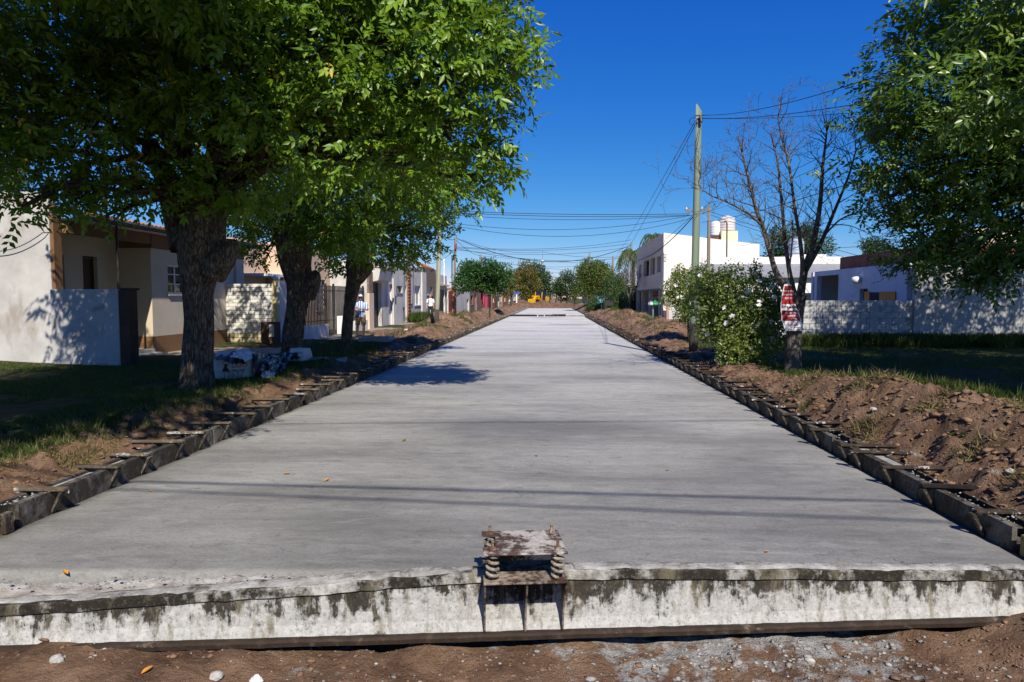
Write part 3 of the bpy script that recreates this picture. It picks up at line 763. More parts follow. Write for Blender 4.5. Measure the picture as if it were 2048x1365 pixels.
def unit(a): return a / np.maximum(np.linalg.norm(a, axis=1, keepdims=True), 1e-9)
def leaves_mesh(name, B, D, Nn, ln, wd, rnd, material, parent=None, fold=0.18, droop=0.12):
    """each leaf: two triangles folded along the midrib"""
    n = len(B)
    W = unit(np.cross(D, Nn)); Nn = unit(np.cross(W, D))
    ln, wd = ln[:, None], wd[:, None]
    mid = B + D * ln * 0.42
    V = np.empty((n, 4, 3))
    V[:, 0] = B
    mid = mid - Nn * ln * droop * 0.30
    V[:, 1] = mid + W * wd * 0.5 + Nn * wd * fold
    V[:, 2] = B + D * ln - Nn * ln * droop
    V[:, 3] = mid - W * wd * 0.5 + Nn * wd * fold
    off = OFF.get(parent.name, Vector((0, 0, 0))) if parent else Vector((0, 0, 0))
    V = V.reshape(-1, 3) - np.array(off)
    q = np.arange(n) * 4
    F_ = np.stack([q, q + 1, q + 2, q, q + 2, q + 3], 1).reshape(-1, 3)
    me = bpy.data.meshes.new(name)
    me.vertices.add(len(V)); me.vertices.foreach_set('co', V.ravel())
    me.loops.add(F_.size); me.loops.foreach_set('vertex_index', F_.ravel())
    me.polygons.add(len(F_)); me.polygons.foreach_set('loop_start', np.arange(0, F_.size, 3)); me.polygons.foreach_set('loop_total', np.full(len(F_), 3))
    a = me.attributes.new('rnd', 'FLOAT', 'POINT'); a.data.foreach_set('value', np.repeat(rnd, 4).astype(np.float32))
    me.update(); me.materials.append(material)
    o = bpy.data.objects.new(name, me); COL.objects.link(o)
    if parent: o.parent = parent; OFF[o.name] = off
    return o
def lobe_points(r, c, rad, n, seed, shell=0.62, rough=0.38, squash=0.85, gaps=0.0, clump=0.0):
    d = unit(r.normal(size=(n, 3)))
    k = vnoise(d[:, 0] * 1.9 + seed, d[:, 1] * 1.9 - seed, d[:, 2] * 1.9, seed % 97)
    k2 = vnoise(d[:, 0] * 5 + seed, d[:, 1] * 5, d[:, 2] * 5 - seed, seed % 89)
    lim = 1 + rough * (k - 0.5) * 2 + rough * 0.8 * (k2 - 0.5)
    t = np.where(r.random(n) < shell, r.uniform(0.72, 1.03, n), r.random(n) ** 0.5 * 0.85)
    P = d * (t * lim)[:, None] * rad
    if clump > 0:                                     # boughs: most leaves gather round a few twig ends
        m = int(6 + 8 * rad)
        dc = unit(r.normal(size=(m, 3)))
        kc = vnoise(dc[:, 0] * 1.9 + seed, dc[:, 1] * 1.9 - seed, dc[:, 2] * 1.9, seed % 97)
        C = dc * (r.uniform(0.62, 0.98, m) * (1 + rough * (kc - 0.5) * 2))[:, None] * rad
        i = r.integers(0, m, n); on = r.random(n) < clump
        sp_ = r.normal(size=(n, 3)) * np.array([1, 1, 0.62]) * min(0.32, 0.20 * rad + 0.07)
        P = np.where(on[:, None], C[i] + sp_, P * np.array([[0.9]])); d = np.where(on[:, None], unit(dc[i] + sp_ * 2), d)
    P[:, 2] *= squash
    P = P + np.array(c)
    if gaps:
        g = vnoise(P[:, 0] * 2.3, P[:, 1] * 2.3, P[:, 2] * 2.3, seed % 83)
        keep = g > gaps
        P, d = P[keep], d[keep]
    return P, d
def pinnate(r, P, d, L=0.24, leaflet=0.085, width=0.034, pairs=3, down=0.08):
    """compound leaves: pairs of leaflets on a drooping stalk; returns leaf arrays"""
    n = len(P)
    ax = unit(d * 0.75 + r.normal(size=(n, 3)) * 0.60 + np.array([0, 0, -down]))
    upv = unit(np.array([0.12, -0.32, 0.62]) + d * 0.55 + r.normal(size=(n, 3)) * 0.42)
    side = unit(np.cross(ax, upv))
    nn = unit(np.cross(side, ax))
    base_r = np.clip(r.normal(0.42, 0.2, n), 0, 1)
    sz_ = r.uniform(0.65, 1.25, n)
    Ls = L * sz_ * r.uniform(0.8, 1.15, n)
    B, D, N_, ln, wd, rn = [], [], [], [], [], []
    for j in range(pairs):
        t = (j + 0.7) / (pairs + 0.4)
        for s in (-1, 1):
            b = P + ax * (Ls * t)[:, None]
            dd = unit(ax * 0.75 + side * s * 0.75 + np.array([0, 0, -0.08]) + r.normal(size=(n, 3)) * 0.25)
            B.append(b); D.append(dd); N_.append(unit(nn + side * s * -0.25 + r.normal(size=(n, 3)) * 0.28))
            ln.append(leaflet * sz_ * r.uniform(0.7, 1.2, n)); wd.append(width * sz_ * r.uniform(0.75, 1.25, n)); rn.append(np.clip(base_r + r.normal(0, 0.12, n), 0, 1))
    B.append(P + ax * Ls[:, None]); D.append(unit(ax + r.normal(size=(n, 3)) * 0.15)); N_.append(nn)
    ln.append(leaflet * 1.15 * r.uniform(0.8, 1.2, n)); wd.append(width * r.uniform(0.8, 1.2, n)); rn.append(base_r)
    cat = np.concatenate
    return cat(B), cat(D), cat(N_), cat(ln), cat(wd), cat(rn)
def limb(mb, a, b, r0, r1, rg, sag=0.15, n=7, sides=7):
    a, b = Vector(a), Vector(b); L = (b - a).length
    pts, rad = [], []
    j = [Vector((rg.uniform(-1, 1), rg.uniform(-1, 1), rg.uniform(-.6, .6))) * L * 0.07 for _ in range(n)]
    for i in range(n):
        t = i / (n - 1)
        p = a.lerp(b, t) + Vector((0, 0, 1)) * sag * L * math.sin(math.pi * t) + j[i] * (0 if i in (0, n-1) else 1)
        pts.append(p); rad.append(r0 + (r1 - r0) * t)
    mb.tube(pts, rad, sides)
    return pts
def trunk_tube(mb, pts, rads, sides=40, rough=0.07, seed=0, sub=7):
    """gnarled trunk: smooth path, lumpy radius"""
    P, Rr = [], []
    pts = [Vector(p) for p in pts]
    for i in range(len(pts) - 1):
        p0, p1, p2, p3 = pts[max(0, i-1)], pts[i], pts[i+1], pts[min(len(pts)-1, i+2)]
        for k in range(sub):
            t = k / sub
            P.append(0.5 * ((2*p1) + (p2-p0)*t + (2*p0-5*p1+4*p2-p3)*t*t + (3*p1-p0-3*p2+p3)*t**3))
            Rr.append(rads[i] + (rads[i+1]-rads[i]) * t)
    P.append(pts[-1]); Rr.append(rads[-1])
    A_, Z_ = np.meshgrid(2 * np.pi * np.arange(sides) / sides, np.array([p.z for p in P]))
    nz = 1 + rough * 2.2 * (vnoise(np.cos(A_) * 1.6 + seed, np.sin(A_) * 1.6, Z_ * 1.1, seed) - 0.5) + rough * 1.6 * (vnoise(np.cos(A_) * 5 + seed, np.sin(A_) * 5, Z_ * 2.6, seed + 5) - 0.5)
    mb.tube(P, Rr, sides, True, None, nz)
def leafy_tree(name, label, base, trunks, lobes, material, seed, lai=3.0, leaflet=0.085, width=0.034, L=0.24, group=None, fork=None, gaps=0.0, squash=0.85, limb_r=0.10):
    """trunks: list of (points, radii); lobes: (centre, radius[, leaf factor])"""
    r = np.random.default_rng(seed); rg = random.Random(seed)
    t = thing(name, label, 'tree', base, group)
    tm = MB()
    for k, (p, rd) in enumerate(trunks): trunk_tube(tm, p, rd, seed=seed + k)
    tm.build('trunk', MAT['bark'], t, smooth=True)
    bm_ = MB()
    arrs = []
    fork = Vector(fork)
    for k, lb in enumerate(lobes):
        c, rad = Vector(lb[0]), lb[1]; fac = lb[2] if len(lb) > 2 else 1.0
        a = fork + Vector((rg.uniform(-.12, .12), rg.uniform(-.12, .12), rg.uniform(-.3, .5)))
        main = limb(bm_, a, c, limb_r * (0.6 + 0.25 * rad), 0.028, rg, 0.10, 8)
        for _ in range(6):
            e = c + Vector(unit(r.normal(size=(1, 3)))[0].tolist()) * rad * 0.85
            limb(bm_, main[rg.randint(4, 7)], e, 0.026, 0.006, rg, 0.05, 5, 5)
        lf, w = leaflet * fac, width * fac
        n = int(math.pi * rad * rad * lai / (lf * w * 0.5) / 7)
        P, d = lobe_points(r, c, rad, n, seed * 7 + k * 13, gaps=gaps, squash=squash, clump=0.84)
        arrs.append(pinnate(r, P, d, L * fac, lf, w))
    bm_.build('branches', MAT['twig'], t, smooth=True)
    A = [np.concatenate([a[i] for a in arrs]) for i in range(6)]
    leaves_mesh('crown', A[0], A[1], A[2], A[3], A[4], A[5], material, t)
    return t
# ------------------------------------------------------------------ the four street trees on the left (the nearest stands beside the camera)
def px_r(rad_px, Y): return rad_px * Y / FPX
b1 = gp(392, 772, 0.15)
k1 = lambda x, y, dy=0.0: at(x, y, b1.y + dy)
leafy_tree('ash_tree', 'broad ash tree with the thickest trunk, bag of sand at its foot', b1,
    [([b1 + Vector((0, 0, -0.25)), k1(394, 735), k1(398, 650), k1(396, 590), k1(398, 540), k1(402, 485), k1(408, 440), k1(405, 380)], [0.36, 0.262, 0.238, 0.25, 0.335, 0.43, 0.36, 0.22]),
     ([k1(425, 545, -.05), k1(450, 512, -.12), k1(462, 495, -.15), k1(463, 478, -.16)], [0.26, 0.21, 0.15, 0.05]),
     ([k1(392, 470, -.15), k1(405, 430, -.20), k1(413, 400, -.22), k1(416, 384, -.22)], [0.28, 0.22, 0.13, 0.06]),
     ([k1(375, 490), k1(352, 430, .1), k1(330, 360, .1), k1(300, 280, 0)], [0.30, 0.22, 0.17, 0.11]),
     ([k1(410, 470, .1), k1(440, 400, .1), k1(480, 320, 0), k1(540, 230, -.3)], [0.30, 0.22, 0.16, 0.10])],
    [(at(330, 130, 11), 1.7), (at(180, 235, 11), 1.45), (at(70, 300, 10.5), 1.0), (at(470, 150, 11.2), 1.7), (at(610, 120, 10.6), 1.6), (at(760, 90, 10.2), 1.5), (at(640, 270, 10.6), 1.05),
     (at(500, 330, 11.3), 1.0), (at(850, 75, 9.9), 1.15), (at(930, 150, 10.0), 0.85), (at(1015, 120, 10.0), 0.46), (at(890, 270, 10.4), 0.80), (at(990, 285, 10.4), 0.45), (at(770, 270, 10.8), 0.95),
     (at(285, 385, 11.2), 0.42), (at(160, 385, 10.3), 0.42), (at(45, 415, 9.6), 0.30), (at(215, 430, 10.8), 0.22), (at(960, 350, 10.6), 0.42),
     (at(520, -140, 10.8), 2.3, 1.6), (at(760, -120, 10.2), 1.6, 1.5), (at(200, -60, 10.6), 2.1, 1.6), (at(890, -10, 9.8), 0.6), (at(30, 190, 10.6), 1.25), (at(110, 60, 10.6), 1.3)],
    MAT['ash'], 21, 2.7, 0.122, 0.053, 0.26, 'ash trees along the left pavement', fork=k1(405, 400))
leafy_tree('ash_tree', 'ash tree whose dark leafy boughs hang in from the upper left corner', (-7.6, 3.4, 0.15),
    [([(-7.6, 3.4, -0.1), (-7.55, 3.45, 1.2), (-7.4, 3.6, 2.6), (-7.2, 3.9, 3.8)], [0.42, 0.33, 0.34, 0.24])],
    [((-6.0, 5.6, 6.3), 1.9, 1.5), ((-8.6, 6.2, 5.4), 1.9, 1.4), ((-7.3, 8.1, 5.3), 1.6, 1.2), ((-5.1, 8.2, 6.2), 1.5, 1.2), ((-6.6, 3.0, 7.0), 2.2, 1.7), ((-9.6, 2.6, 6.4), 2.3, 1.8), ((-8.0, 9.6, 4.2), 0.9), ((-5.4, 6.6, 7.6), 1.8, 1.6), ((-10.6, 5.6, 5.6), 2.0, 1.6), ((-4.3, 1.0, 6.4), 1.15, 1.4), ((-5.6, 0.6, 6.2), 1.4, 1.6), ((-3.9, 2.4, 7.0), 0.9, 1.4), ((-8.2, 0.4, 6.0), 1.8, 1.8), ((-3.7, 3.0, 6.0), 1.05, 1.4), ((-5.0, 3.4, 6.2), 1.3, 1.5), ((-4.6, 4.6, 7.0), 1.2, 1.5), ((-5.2, 6.4, 9.6), 1.9, 1.9), ((-6.2, 7.6, 9.2), 1.5, 1.8), ((-4.2, 4.4, 9.0), 1.5, 1.8)],
    MAT['ash'], 22, 3.0, 0.110, 0.050, 0.27, 'ash trees along the left pavement', fork=(-7.2, 3.9, 3.7))
b2 = gp(585, 716, 0.15); k2 = lambda x, y, dy=0.0: at(x, y, b2.y + dy)
leafy_tree('ash_tree', 'leaning ash tree in front of the railings, second trunk from the left', b2,
    [([b2 + Vector((0, 0, -0.25)), k2(584, 690), k2(593, 620), k2(599, 570), k2(590, 520), k2(588, 470), k2(585, 410)], [0.34, 0.275, 0.25, 0.31, 0.42, 0.48, 0.34]),
     ([k2(612, 590, -.05), k2(625, 568, -.1), k2(631, 552, -.14), k2(627, 542, -.14)], [0.26, 0.20, 0.13, 0.05]),
     ([k2(575, 480), k2(545, 420), k2(515, 360), k2(500, 300)], [0.36, 0.26, 0.18, 0.12]),
     ([k2(600, 470), k2(640, 400), k2(680, 330), k2(720, 270)], [0.36, 0.26, 0.18, 0.12])],
    [(at(560, 400, 16.6), 1.25), (at(480, 440, 17.0), 0.8), (at(640, 430, 16.6), 1.15), (at(700, 360, 16.2), 1.4), (at(600, 300, 17), 1.7), (at(780, 300, 16.5), 1.5), (at(530, 500, 17.2), 0.42), (at(690, 470, 16.4), 0.8), (at(840, 350, 16.8), 1.1), (at(700, 180, 17), 2.2, 1.4), (at(480, 200, 18), 2.2, 1.5)],
    MAT['ash'], 23, 2.5, 0.125, 0.054, 0.26, 'ash trees along the left pavement', fork=k2(592, 440))
b3 = gp(693, 701, 0.15); k3 = lambda x, y, dy=0.0: at(x, y, b3.y + dy)
leafy_tree('ash_tree', 'slimmest of the street ashes, trunk partly hiding a man in striped shirt', b3,
    [([b3 + Vector((0, 0, -0.2)), k3(693, 680), k3(698, 620), k3(706, 572), k3(714, 535), k3(718, 480)], [0.21, 0.165, 0.155, 0.21, 0.32, 0.30]),
     ([k3(716, 560, -.05), k3(734, 540, -.1), k3(744, 528, -.1)], [0.18, 0.16, 0.07])],
    [(at(740, 470, 19.4), 0.95), (at(800, 455, 19.2), 1.0), (at(690, 500, 20), 0.6), (at(850, 400, 19.3), 1.1), (at(905, 385, 19.0), 0.75), (at(820, 510, 19.9), 0.42), (at(862, 470, 19.8), 0.45), (at(770, 380, 19.0), 1.3), (at(640, 480, 20.2), 0.45), (at(850, 290, 18.6), 1.15, 1.3), (at(785, 505, 19.9), 0.4)],
    MAT['ash'], 24, 2.4, 0.13, 0.056, 0.26, 'ash trees along the left pavement', fork=k3(718, 490))
# ------------------------------------------------------------------ big tree on the right
YT = 13.4
leafy_tree('ash_tree', 'dense dark green tree filling the upper right corner', (12.4, 13.0, 0.15),
    [([(12.4, 13.0, -0.1), (12.4, 13.0, 1.3), (12.3, 12.9, 2.6), (12.2, 12.8, 3.8)], [0.36, 0.30, 0.30, 0.22])],
    [(at(1975, 75, YT), 1.35), (at(1905, 150, YT), 1.15), (at(1825, 245, YT), 0.90), (at(1770, 250, YT), 0.42), (at(1870, 360, YT - .3), 1.15), (at(1795, 360, YT), 0.60), (at(1995, 290, YT - .6), 1.35), (at(2005, 450, YT - 1), 1.0), (at(1865, 470, YT - .4), 0.72),
     (at(1800, 455, YT), 0.42), (at(1905, 530, YT - .6), 0.46), (at(2010, 540, YT - 1.2), 0.40), (at(1815, 525, YT), 0.30), (at(1930, 25, YT), 0.75), (at(2120, 160, 11.5), 2.2, 1.3), (at(2200, 420, 11.2), 1.6, 1.2), (at(2100, -110, 12.0), 2.0, 1.4), (at(1955, 565, YT - 1), 0.28), (at(1760, 400, YT), 0.28),
     ((8.9, 5.2, 5.4), 1.7, 1.7), ((10.6, 7.0, 6.4), 2.3, 1.8), ((12.2, 10.2, 6.0), 2.4, 1.8), ((9.2, 3.6, 6.6), 1.6, 1.8), ((12.6, 7.4, 5.2), 2.0, 1.8), ((8.6, 7.0, 6.6), 1.3, 1.6), ((10.2, 8.6, 7.8), 1.9, 1.8), ((11.8, 10.8, 8.4), 2.0, 1.9), ((9.6, 6.2, 4.4), 1.2, 1.6), ((10.0, 9.4, 5.4), 1.5, 1.6), ((12.6, 13.2, 6.6), 1.9, 1.8), ((14.6, 13.4, 6.4), 2.0, 1.9), ((11.2, 14.6, 7.0), 1.4, 1.6)],
    MAT['ash2'], 25, 2.6, 0.120, 0.050, 0.27, None, fork=(12.2, 12.8, 3.7))
leafy_tree('ash_tree', 'tree behind the big right one, its boughs over the plastered wall', (14.2, 17.4, 0.15),
    [([(14.2, 17.4, -0.1), (14.2, 17.4, 1.3), (14.1, 17.3, 2.4), (14.0, 17.2, 3.4)], [0.30, 0.25, 0.25, 0.2])],
    [((13.2, 17.6, 6.2), 1.7, 1.7), ((11.4, 18.2, 6.4), 1.1, 1.6), ((14.8, 18.4, 5.4), 1.7, 1.8), ((16.6, 18.6, 6.0), 1.9, 1.9), ((14.6, 16.0, 7.2), 1.8, 1.9), ((12.4, 16.8, 7.6), 1.2, 1.7), ((17.4, 16.6, 5.0), 1.8, 1.9), ((12.6, 19.2, 5.0), 0.9, 1.5)],
    MAT['ash2'], 26, 2.2, 0.10, 0.037, 0.27, None, fork=(14.0, 17.2, 3.3))

# ------------------------------------------------------------------ bare tree on the right
def bare_tree(name, label, base, trunk, limbs, seed, twig=(5, 3), material=None, tr=(0.014, 0.0045)):
    rg = random.Random(seed)
    t = thing(name, label, 'tree', base)
    tm = MB()
    for p, rd in trunk: trunk_tube(tm, p, rd, 20, 0.05, seed)
    tm.build('trunk', material or MAT['bark_bare'], t, smooth=True)
    bm_ = MB()
    def grow(p, d, L, r, lvl):
        n = 5; pts, rad = [p], [r]
        dd = d.normalized()
        for i in range(n):
            dd = (dd + Vector((rg.uniform(-1, 1), rg.uniform(-1, 1), rg.uniform(-.5, 1.0))) * 0.22).normalized()
            p = p + dd * L / n
            pts.append(p); rad.append(max(0.0034, r * (1 - 0.75 * (i + 1) / n)))
        bm_.tube(pts, rad, 5)
        if lvl > 0:
            for k in range(rg.randint(2, twig[1])):
                i = rg.randint(2, n)
                q = pts[i]
                side = dd.orthogonal().normalized()
                side = Quaternion(dd, rg.uniform(0, 6.28)) @ side
                grow(q, dd * 0.55 + side * rg.uniform(0.5, 1.0) + Vector((0, 0, 0.15)), L * rg.uniform(0.5, 0.8), rad[i] * 0.75, lvl - 1)
    for pts, r0, r1 in limbs:
        P = [Vector(p) for p in pts]
        sm, n = [], len(P)
        for i in range(n - 1):
            p0, p1, p2, p3 = P[max(0, i-1)], P[i], P[i+1], P[min(n-1, i+2)]
            for k in range(6):
                tt = k / 6
                sm.append(0.5 * ((2*p1) + (p2-p0)*tt + (2*p0-5*p1+4*p2-p3)*tt*tt + (3*p1-p0-3*p2+p3)*tt**3))
        sm.append(P[-1])
        rad = [r0 + (r1 - r0) * (i / (len(sm) - 1)) ** 0.8 for i in range(len(sm))]
        bm_.tube(sm, rad, 8)
        m = len(sm)
        for i in range(int(m * 0.35), m):
            if rg.random() < 0.74:
                d = (sm[min(m-1, i+1)] - sm[i-1]).normalized()
                side = Quaternion(d, rg.uniform(0, 6.28)) @ d.orthogonal().normalized()
                grow(sm[i], d * 0.6 + side * 0.8, rg.uniform(0.35, 0.80), min(rad[i] * 0.6, tr[0]), 2)
        for _ in range(3): grow(sm[-1], (sm[-1] - sm[-4]) + Vector((rg.uniform(-.1, .1), rg.uniform(-.1, .1), 0.05)), rg.uniform(0.25, 0.45), rad[-1], 2)
    bm_.build('branches', material or MAT['bark_bare'], t, smooth=True)
    return t
bb = gp(1585, 742, 0.15); q = lambda x, y, dy=0.0: at(x, y, bb.y + dy)
bare_tree('bare_tree', 'leafless many-limbed tree with a red and white notice tied to it', bb,
    [([bb + Vector((0, 0, -0.2)), q(1586, 715), q(1588, 665), q(1592, 620), q(1596, 590)], [0.20, 0.165, 0.155, 0.16, 0.17])],
    [([q(1588, 625), q(1570, 575), q(1552, 545), q(1540, 505), q(1526, 455), q(1512, 420), q(1503, 380), q(1492, 340), q(1484, 305)], 0.084, 0.017),
     ([q(1526, 455), q(1500, 430, -.2), q(1455, 405, -.3), q(1420, 390, -.4), q(1398, 370, -.4), q(1402, 350, -.5)], 0.028, 0.007),
     ([q(1592, 600), q(1580, 550, .2), q(1570, 480, .3), q(1563, 400, .3), q(1556, 330, .3), q(1548, 295, .3)], 0.068, 0.013),
     ([q(1598, 590), q(1605, 540, -.1), q(1600, 480, -.1), q(1590, 420, -.2), q(1578, 330, -.2), q(1562, 270, -.2), q(1556, 235, -.2)], 0.064, 0.011),
     ([q(1600, 600), q(1610, 540, .1), q(1628, 480, .1), q(1640, 410, .2), q(1645, 340, .2), q(1650, 295, .2), q(1654, 262, .2)], 0.092, 0.015),
     ([q(1612, 540), q(1640, 490, .3), q(1670, 420, .4), q(1698, 350, .5), q(1712, 300, .5)], 0.060, 0.013),
     ([q(1650, 470, .3), q(1680, 440, .2), q(1715, 425, .1), q(1745, 418, 0)], 0.024, 0.009),
     ([q(1655, 450, .3), q(1700, 452, 0), q(1745, 472, -.2)], 0.014, 0.005),
     ([q(1540, 505), q(1560, 492, -.3), q(1590, 470, -.5), q(1612, 470, -.6)], 0.010, 0.005)], 33)
# small leafless tree further along
sb = Vector((8.0, 62.0, 0.15)); sb = at(1262, 632, 58.0)
def s_(x, y, dy=0.0): return at(x, y, sb.y + dy)
bare_tree('bare_tree', 'small leafless sapling beside the earth heaps on the right', sb,
    [([sb + Vector((0, 0, -0.6)), s_(1260, 618), s_(1261, 602)], [0.09, 0.08, 0.08])],
    [([s_(1261, 602), s_(1254, 585, .2), s_(1249, 570), s_(1246, 556)], 0.05, 0.02), ([s_(1261, 602), s_(1262, 585, -.2), s_(1262, 568), s_(1261, 552)], 0.05, 0.02),
     ([s_(1261, 602), s_(1269, 586, .3), s_(1275, 570), s_(1280, 556)], 0.05, 0.02), ([s_(1261, 602), s_(1257, 580, .5), s_(1256, 562, .5), s_(1256, 550, .5)], 0.04, 0.02), ([s_(1261, 602), s_(1266, 580, -.5), s_(1270, 562, -.5), s_(1272, 548, -.5)], 0.04, 0.02)],
    34, (4, 3), None, (0.03, 0.02))

# ------------------------------------------------------------------ flowering shrubs on the right
def shrub(name, label, base, stems, lobes, seed, leaf=0.055, lai=2.6, flowers=60, fmat='flower', group=None, shoots=0, material='hib', cat='shrub', fsize=0.05):
    r = np.random.default_rng(seed); rg = random.Random(seed)
    t = thing(name, label, cat, base, group)
    sm = MB()
    for p, rd in stems: sm.tube(p, rd, 8)
    for c, rad in lobes:
        for _ in range(5):
            a = Vector(stems[rg.randrange(len(stems))][0][-1])
            limb(sm, a, Vector(c) + Vector(unit(r.normal(size=(1, 3)))[0].tolist()) * rad * 0.8, 0.018, 0.005, rg, 0.05, 5, 5)
    Ps, Ds, Fs = [], [], []
    for k, (c, rad) in enumerate(lobes):
        n = int(math.pi * rad * rad * lai / (leaf * leaf * 0.6 * 0.5))
        P, d = lobe_points(r, c, rad, n, seed * 5 + k * 11, 0.7, 0.42, 0.95, 0.12)
        Ps.append(P); Ds.append(d)
        m = int(flowers * rad * rad)
        if m:
            P2, d2 = lobe_points(r, c, rad * 1.10, m, seed * 5 + k * 11, 1.0, 0.42, 0.95)
            Fs.append((P2, d2))
    for _ in range(shoots):                           # upright leafy shoots that break the outline
        c, rad = lobes[rg.randrange(len(lobes))]
        a = rg.uniform(0, 6.28)
        p0 = Vector(c) + Vector((math.cos(a) * rad * rg.uniform(0, .75), math.sin(a) * rad * rg.uniform(0, .75), rad * 0.55))
        L_ = rg.uniform(0.3, 0.8) * rad
        p1 = p0 + Vector((rg.uniform(-.15, .15) * L_, rg.uniform(-.15, .15) * L_, L_))
        sm.tube([p0, p1], [0.007, 0.003], 4)
        m = int(46 * L_ / 0.5)
        tt = r.random(m)[:, None]
        P = np.array(p0)[None] * (1 - tt) + np.array(p1)[None] * tt + r.normal(size=(m, 3)) * 0.028
        Ps.append(P); Ds.append(unit(r.normal(size=(m, 3)) + np.array([0, 0, 0.3])))
    P, d = np.concatenate(Ps), np.concatenate(Ds)
    n = len(P)
    D = unit(d * 0.5 + r.normal(size=(n, 3)) * 0.7); Nn = unit(d * 0.5 + np.array([0.12, -0.42, 0.55]) + r.normal(size=(n, 3)) * 0.5)
    sm.build('stems', MAT['twig'], t, smooth=True)
    leaves_mesh('crown', P, D, Nn, leaf * r.uniform(0.7, 1.3, n), leaf * 0.62 * r.uniform(0.8, 1.2, n), np.clip(r.normal(0.48, 0.22, n), 0, 1), MAT[material], t)
    if Fs:
        P, d = np.concatenate([f[0] for f in Fs]), np.concatenate([f[1] for f in Fs]); n = len(P)
        PP, DD, NN = [], [], []
        d = unit(d + r.normal(size=(n, 3)) * 0.25)
        u = unit(np.cross(d, r.normal(size=(n, 3)))); v = np.cross(d, u)
        for j in range(5):
            a = 2 * math.pi * j / 5
            PP.append(P + d * 0.02); DD.append(unit(u * math.cos(a) + v * math.sin(a) + d * 0.45)); NN.append(d)
        P, D, Nn = map(np.concatenate, (PP, DD, NN)); n = len(P)
        o = leaves_mesh('blossom', P, D, Nn, fsize * r.uniform(0.8, 1.2, n), fsize * 1.05 * r.uniform(0.8, 1.2, n), r.random(n), MAT[fmat], t)
        o['kind'] = 'stuff'
    return t
hb = at(1478, 738, 16.4); hb.z = 0.12
shrub('flowering_shrub', 'large round shrub full of white flowers left of the bare tree', hb,
    [([hb, hb + Vector((0.05, 0, 0.5)), hb + Vector((0.1, 0.1, 0.9))], [0.05, 0.045, 0.035]), ([hb + Vector((.25, .2, 0)), hb + Vector((0.45, 0.2, 0.8))], [0.04, 0.03]), ([hb + Vector((-.2, .1, 0)), hb + Vector((-0.4, 0.1, 0.8))], [0.04, 0.03])],
    [(at(1455, 600, 16.4), 0.74), (at(1525, 595, 16.3), 0.66), (at(1490, 655, 15.9), 0.72), (at(1430, 585, 16.8), 0.55), (at(1545, 660, 16.2), 0.55), (at(1462, 705, 15.6), 0.36), (at(1560, 610, 16.6), 0.38), (at(1510, 720, 15.9), 0.40), (at(1420, 650, 16.5), 0.38), (at(1402, 600, 17.6), 0.42), (at(1395, 560, 18.0), 0.30)], 41, 0.074, 3.4, 34, shoots=46, fsize=0.075)
h2 = at(1378, 688, 24.2); h2.z = 0.12
shrub('flowering_shrub', 'smaller shrub with one thin stem, left of the green pole', h2,
    [([h2, h2 + Vector((-0.03, 0, 0.5)), h2 + Vector((-0.06, 0, 1.1))], [0.05, 0.04, 0.035])],
    [(at(1385, 590, 24.2), 0.62), (at(1352, 575, 24.2), 0.45), (at(1400, 560, 24.4), 0.50), (at(1372, 620, 24.0), 0.48), (at(1335, 600, 24.1), 0.26), (at(1425, 605, 24.2), 0.45), (at(1360, 548, 24.3), 0.3)], 42, 0.078, 3.2, 16, shoots=26, fsize=0.075)

# ------------------------------------------------------------------ trees further down the street
def far_tree(name, label, base, trunk_h, lobes, material, seed, leaf=0.16, lai=2.6, tr=0.14, group=None):
    r = np.random.default_rng(seed); rg = random.Random(seed)
    t = thing(name, label, 'tree', base, group)
    base = Vector(base); top = base + Vector((rg.uniform(-.2, .2), rg.uniform(-.2, .2), trunk_h))
    tm = MB(); trunk_tube(tm, [base - Vector((0, 0, 0.5)), base.lerp(top, 0.5) + Vector((rg.uniform(-.05, .05), 0, 0)), top], [tr * 1.3, tr, tr * 0.85], 12, 0.06, seed, 4)
    for c, rad in lobes: limb(tm, top, c, tr * 0.5, 0.02, rg, 0.05, 5, 6)
    tm.build('trunk', MAT['bark_far'], t, smooth=True)
    Ps, Ds = [], []
    for k, (c, rad) in enumerate(lobes):
        n = int(math.pi * rad * rad * lai / (leaf * leaf * 0.55 * 0.5))
        P, d = lobe_points(r, c, rad, n, seed * 5 + k * 11, 0.75, 0.50, 0.9, 0.16)
        Ps.append(P); Ds.append(d)
    P, d = np.concatenate(Ps), np.concatenate(Ds); n = len(P)
    rn = np.clip(0.45 + 0.5 * (vnoise(P[:, 0] * 1.1, P[:, 1] * 1.1, P[:, 2] * 1.1, seed) - 0.5) + r.normal(0, 0.2, n), 0, 1)
    leaves_mesh('crown', P, unit(d * 0.5 + r.normal(size=(n, 3)) * 0.7), unit(np.array([0, 0, 0.7]) + r.normal(size=(n, 3)) * 0.7), leaf * r.uniform(0.7, 1.3, n), leaf * 0.55 * r.uniform(0.8, 1.2, n), rn, MAT[material], t)
    return t
def blob(cx, cy, Y, w, h, n, seed, sub=0.55):
    """a crown outline given in the photo's pixels at distance Y, filled with lobes"""
    rg = random.Random(seed); out = []
    for i in range(n):
        a = 2 * math.pi * i / n + rg.uniform(-.3, .3); k = rg.uniform(0.45, 0.72)
        c = at(cx + math.cos(a) * w * k * 0.5, cy + math.sin(a) * h * k * 0.5, Y)
        rr = min(w, h) * Y / FPX * 0.5 * sub * rg.uniform(0.8, 1.15)
        c.y += rg.uniform(-1, 1) * w * Y / FPX * 0.25
        out.append((c, rr))
    out.append((at(cx, cy, Y), min(w, h) * Y / FPX * 0.5 * 0.75))
    return out
def foot(px, Y, z=0.15):
    p = at(px, 600, Y); p.z = z
    return p
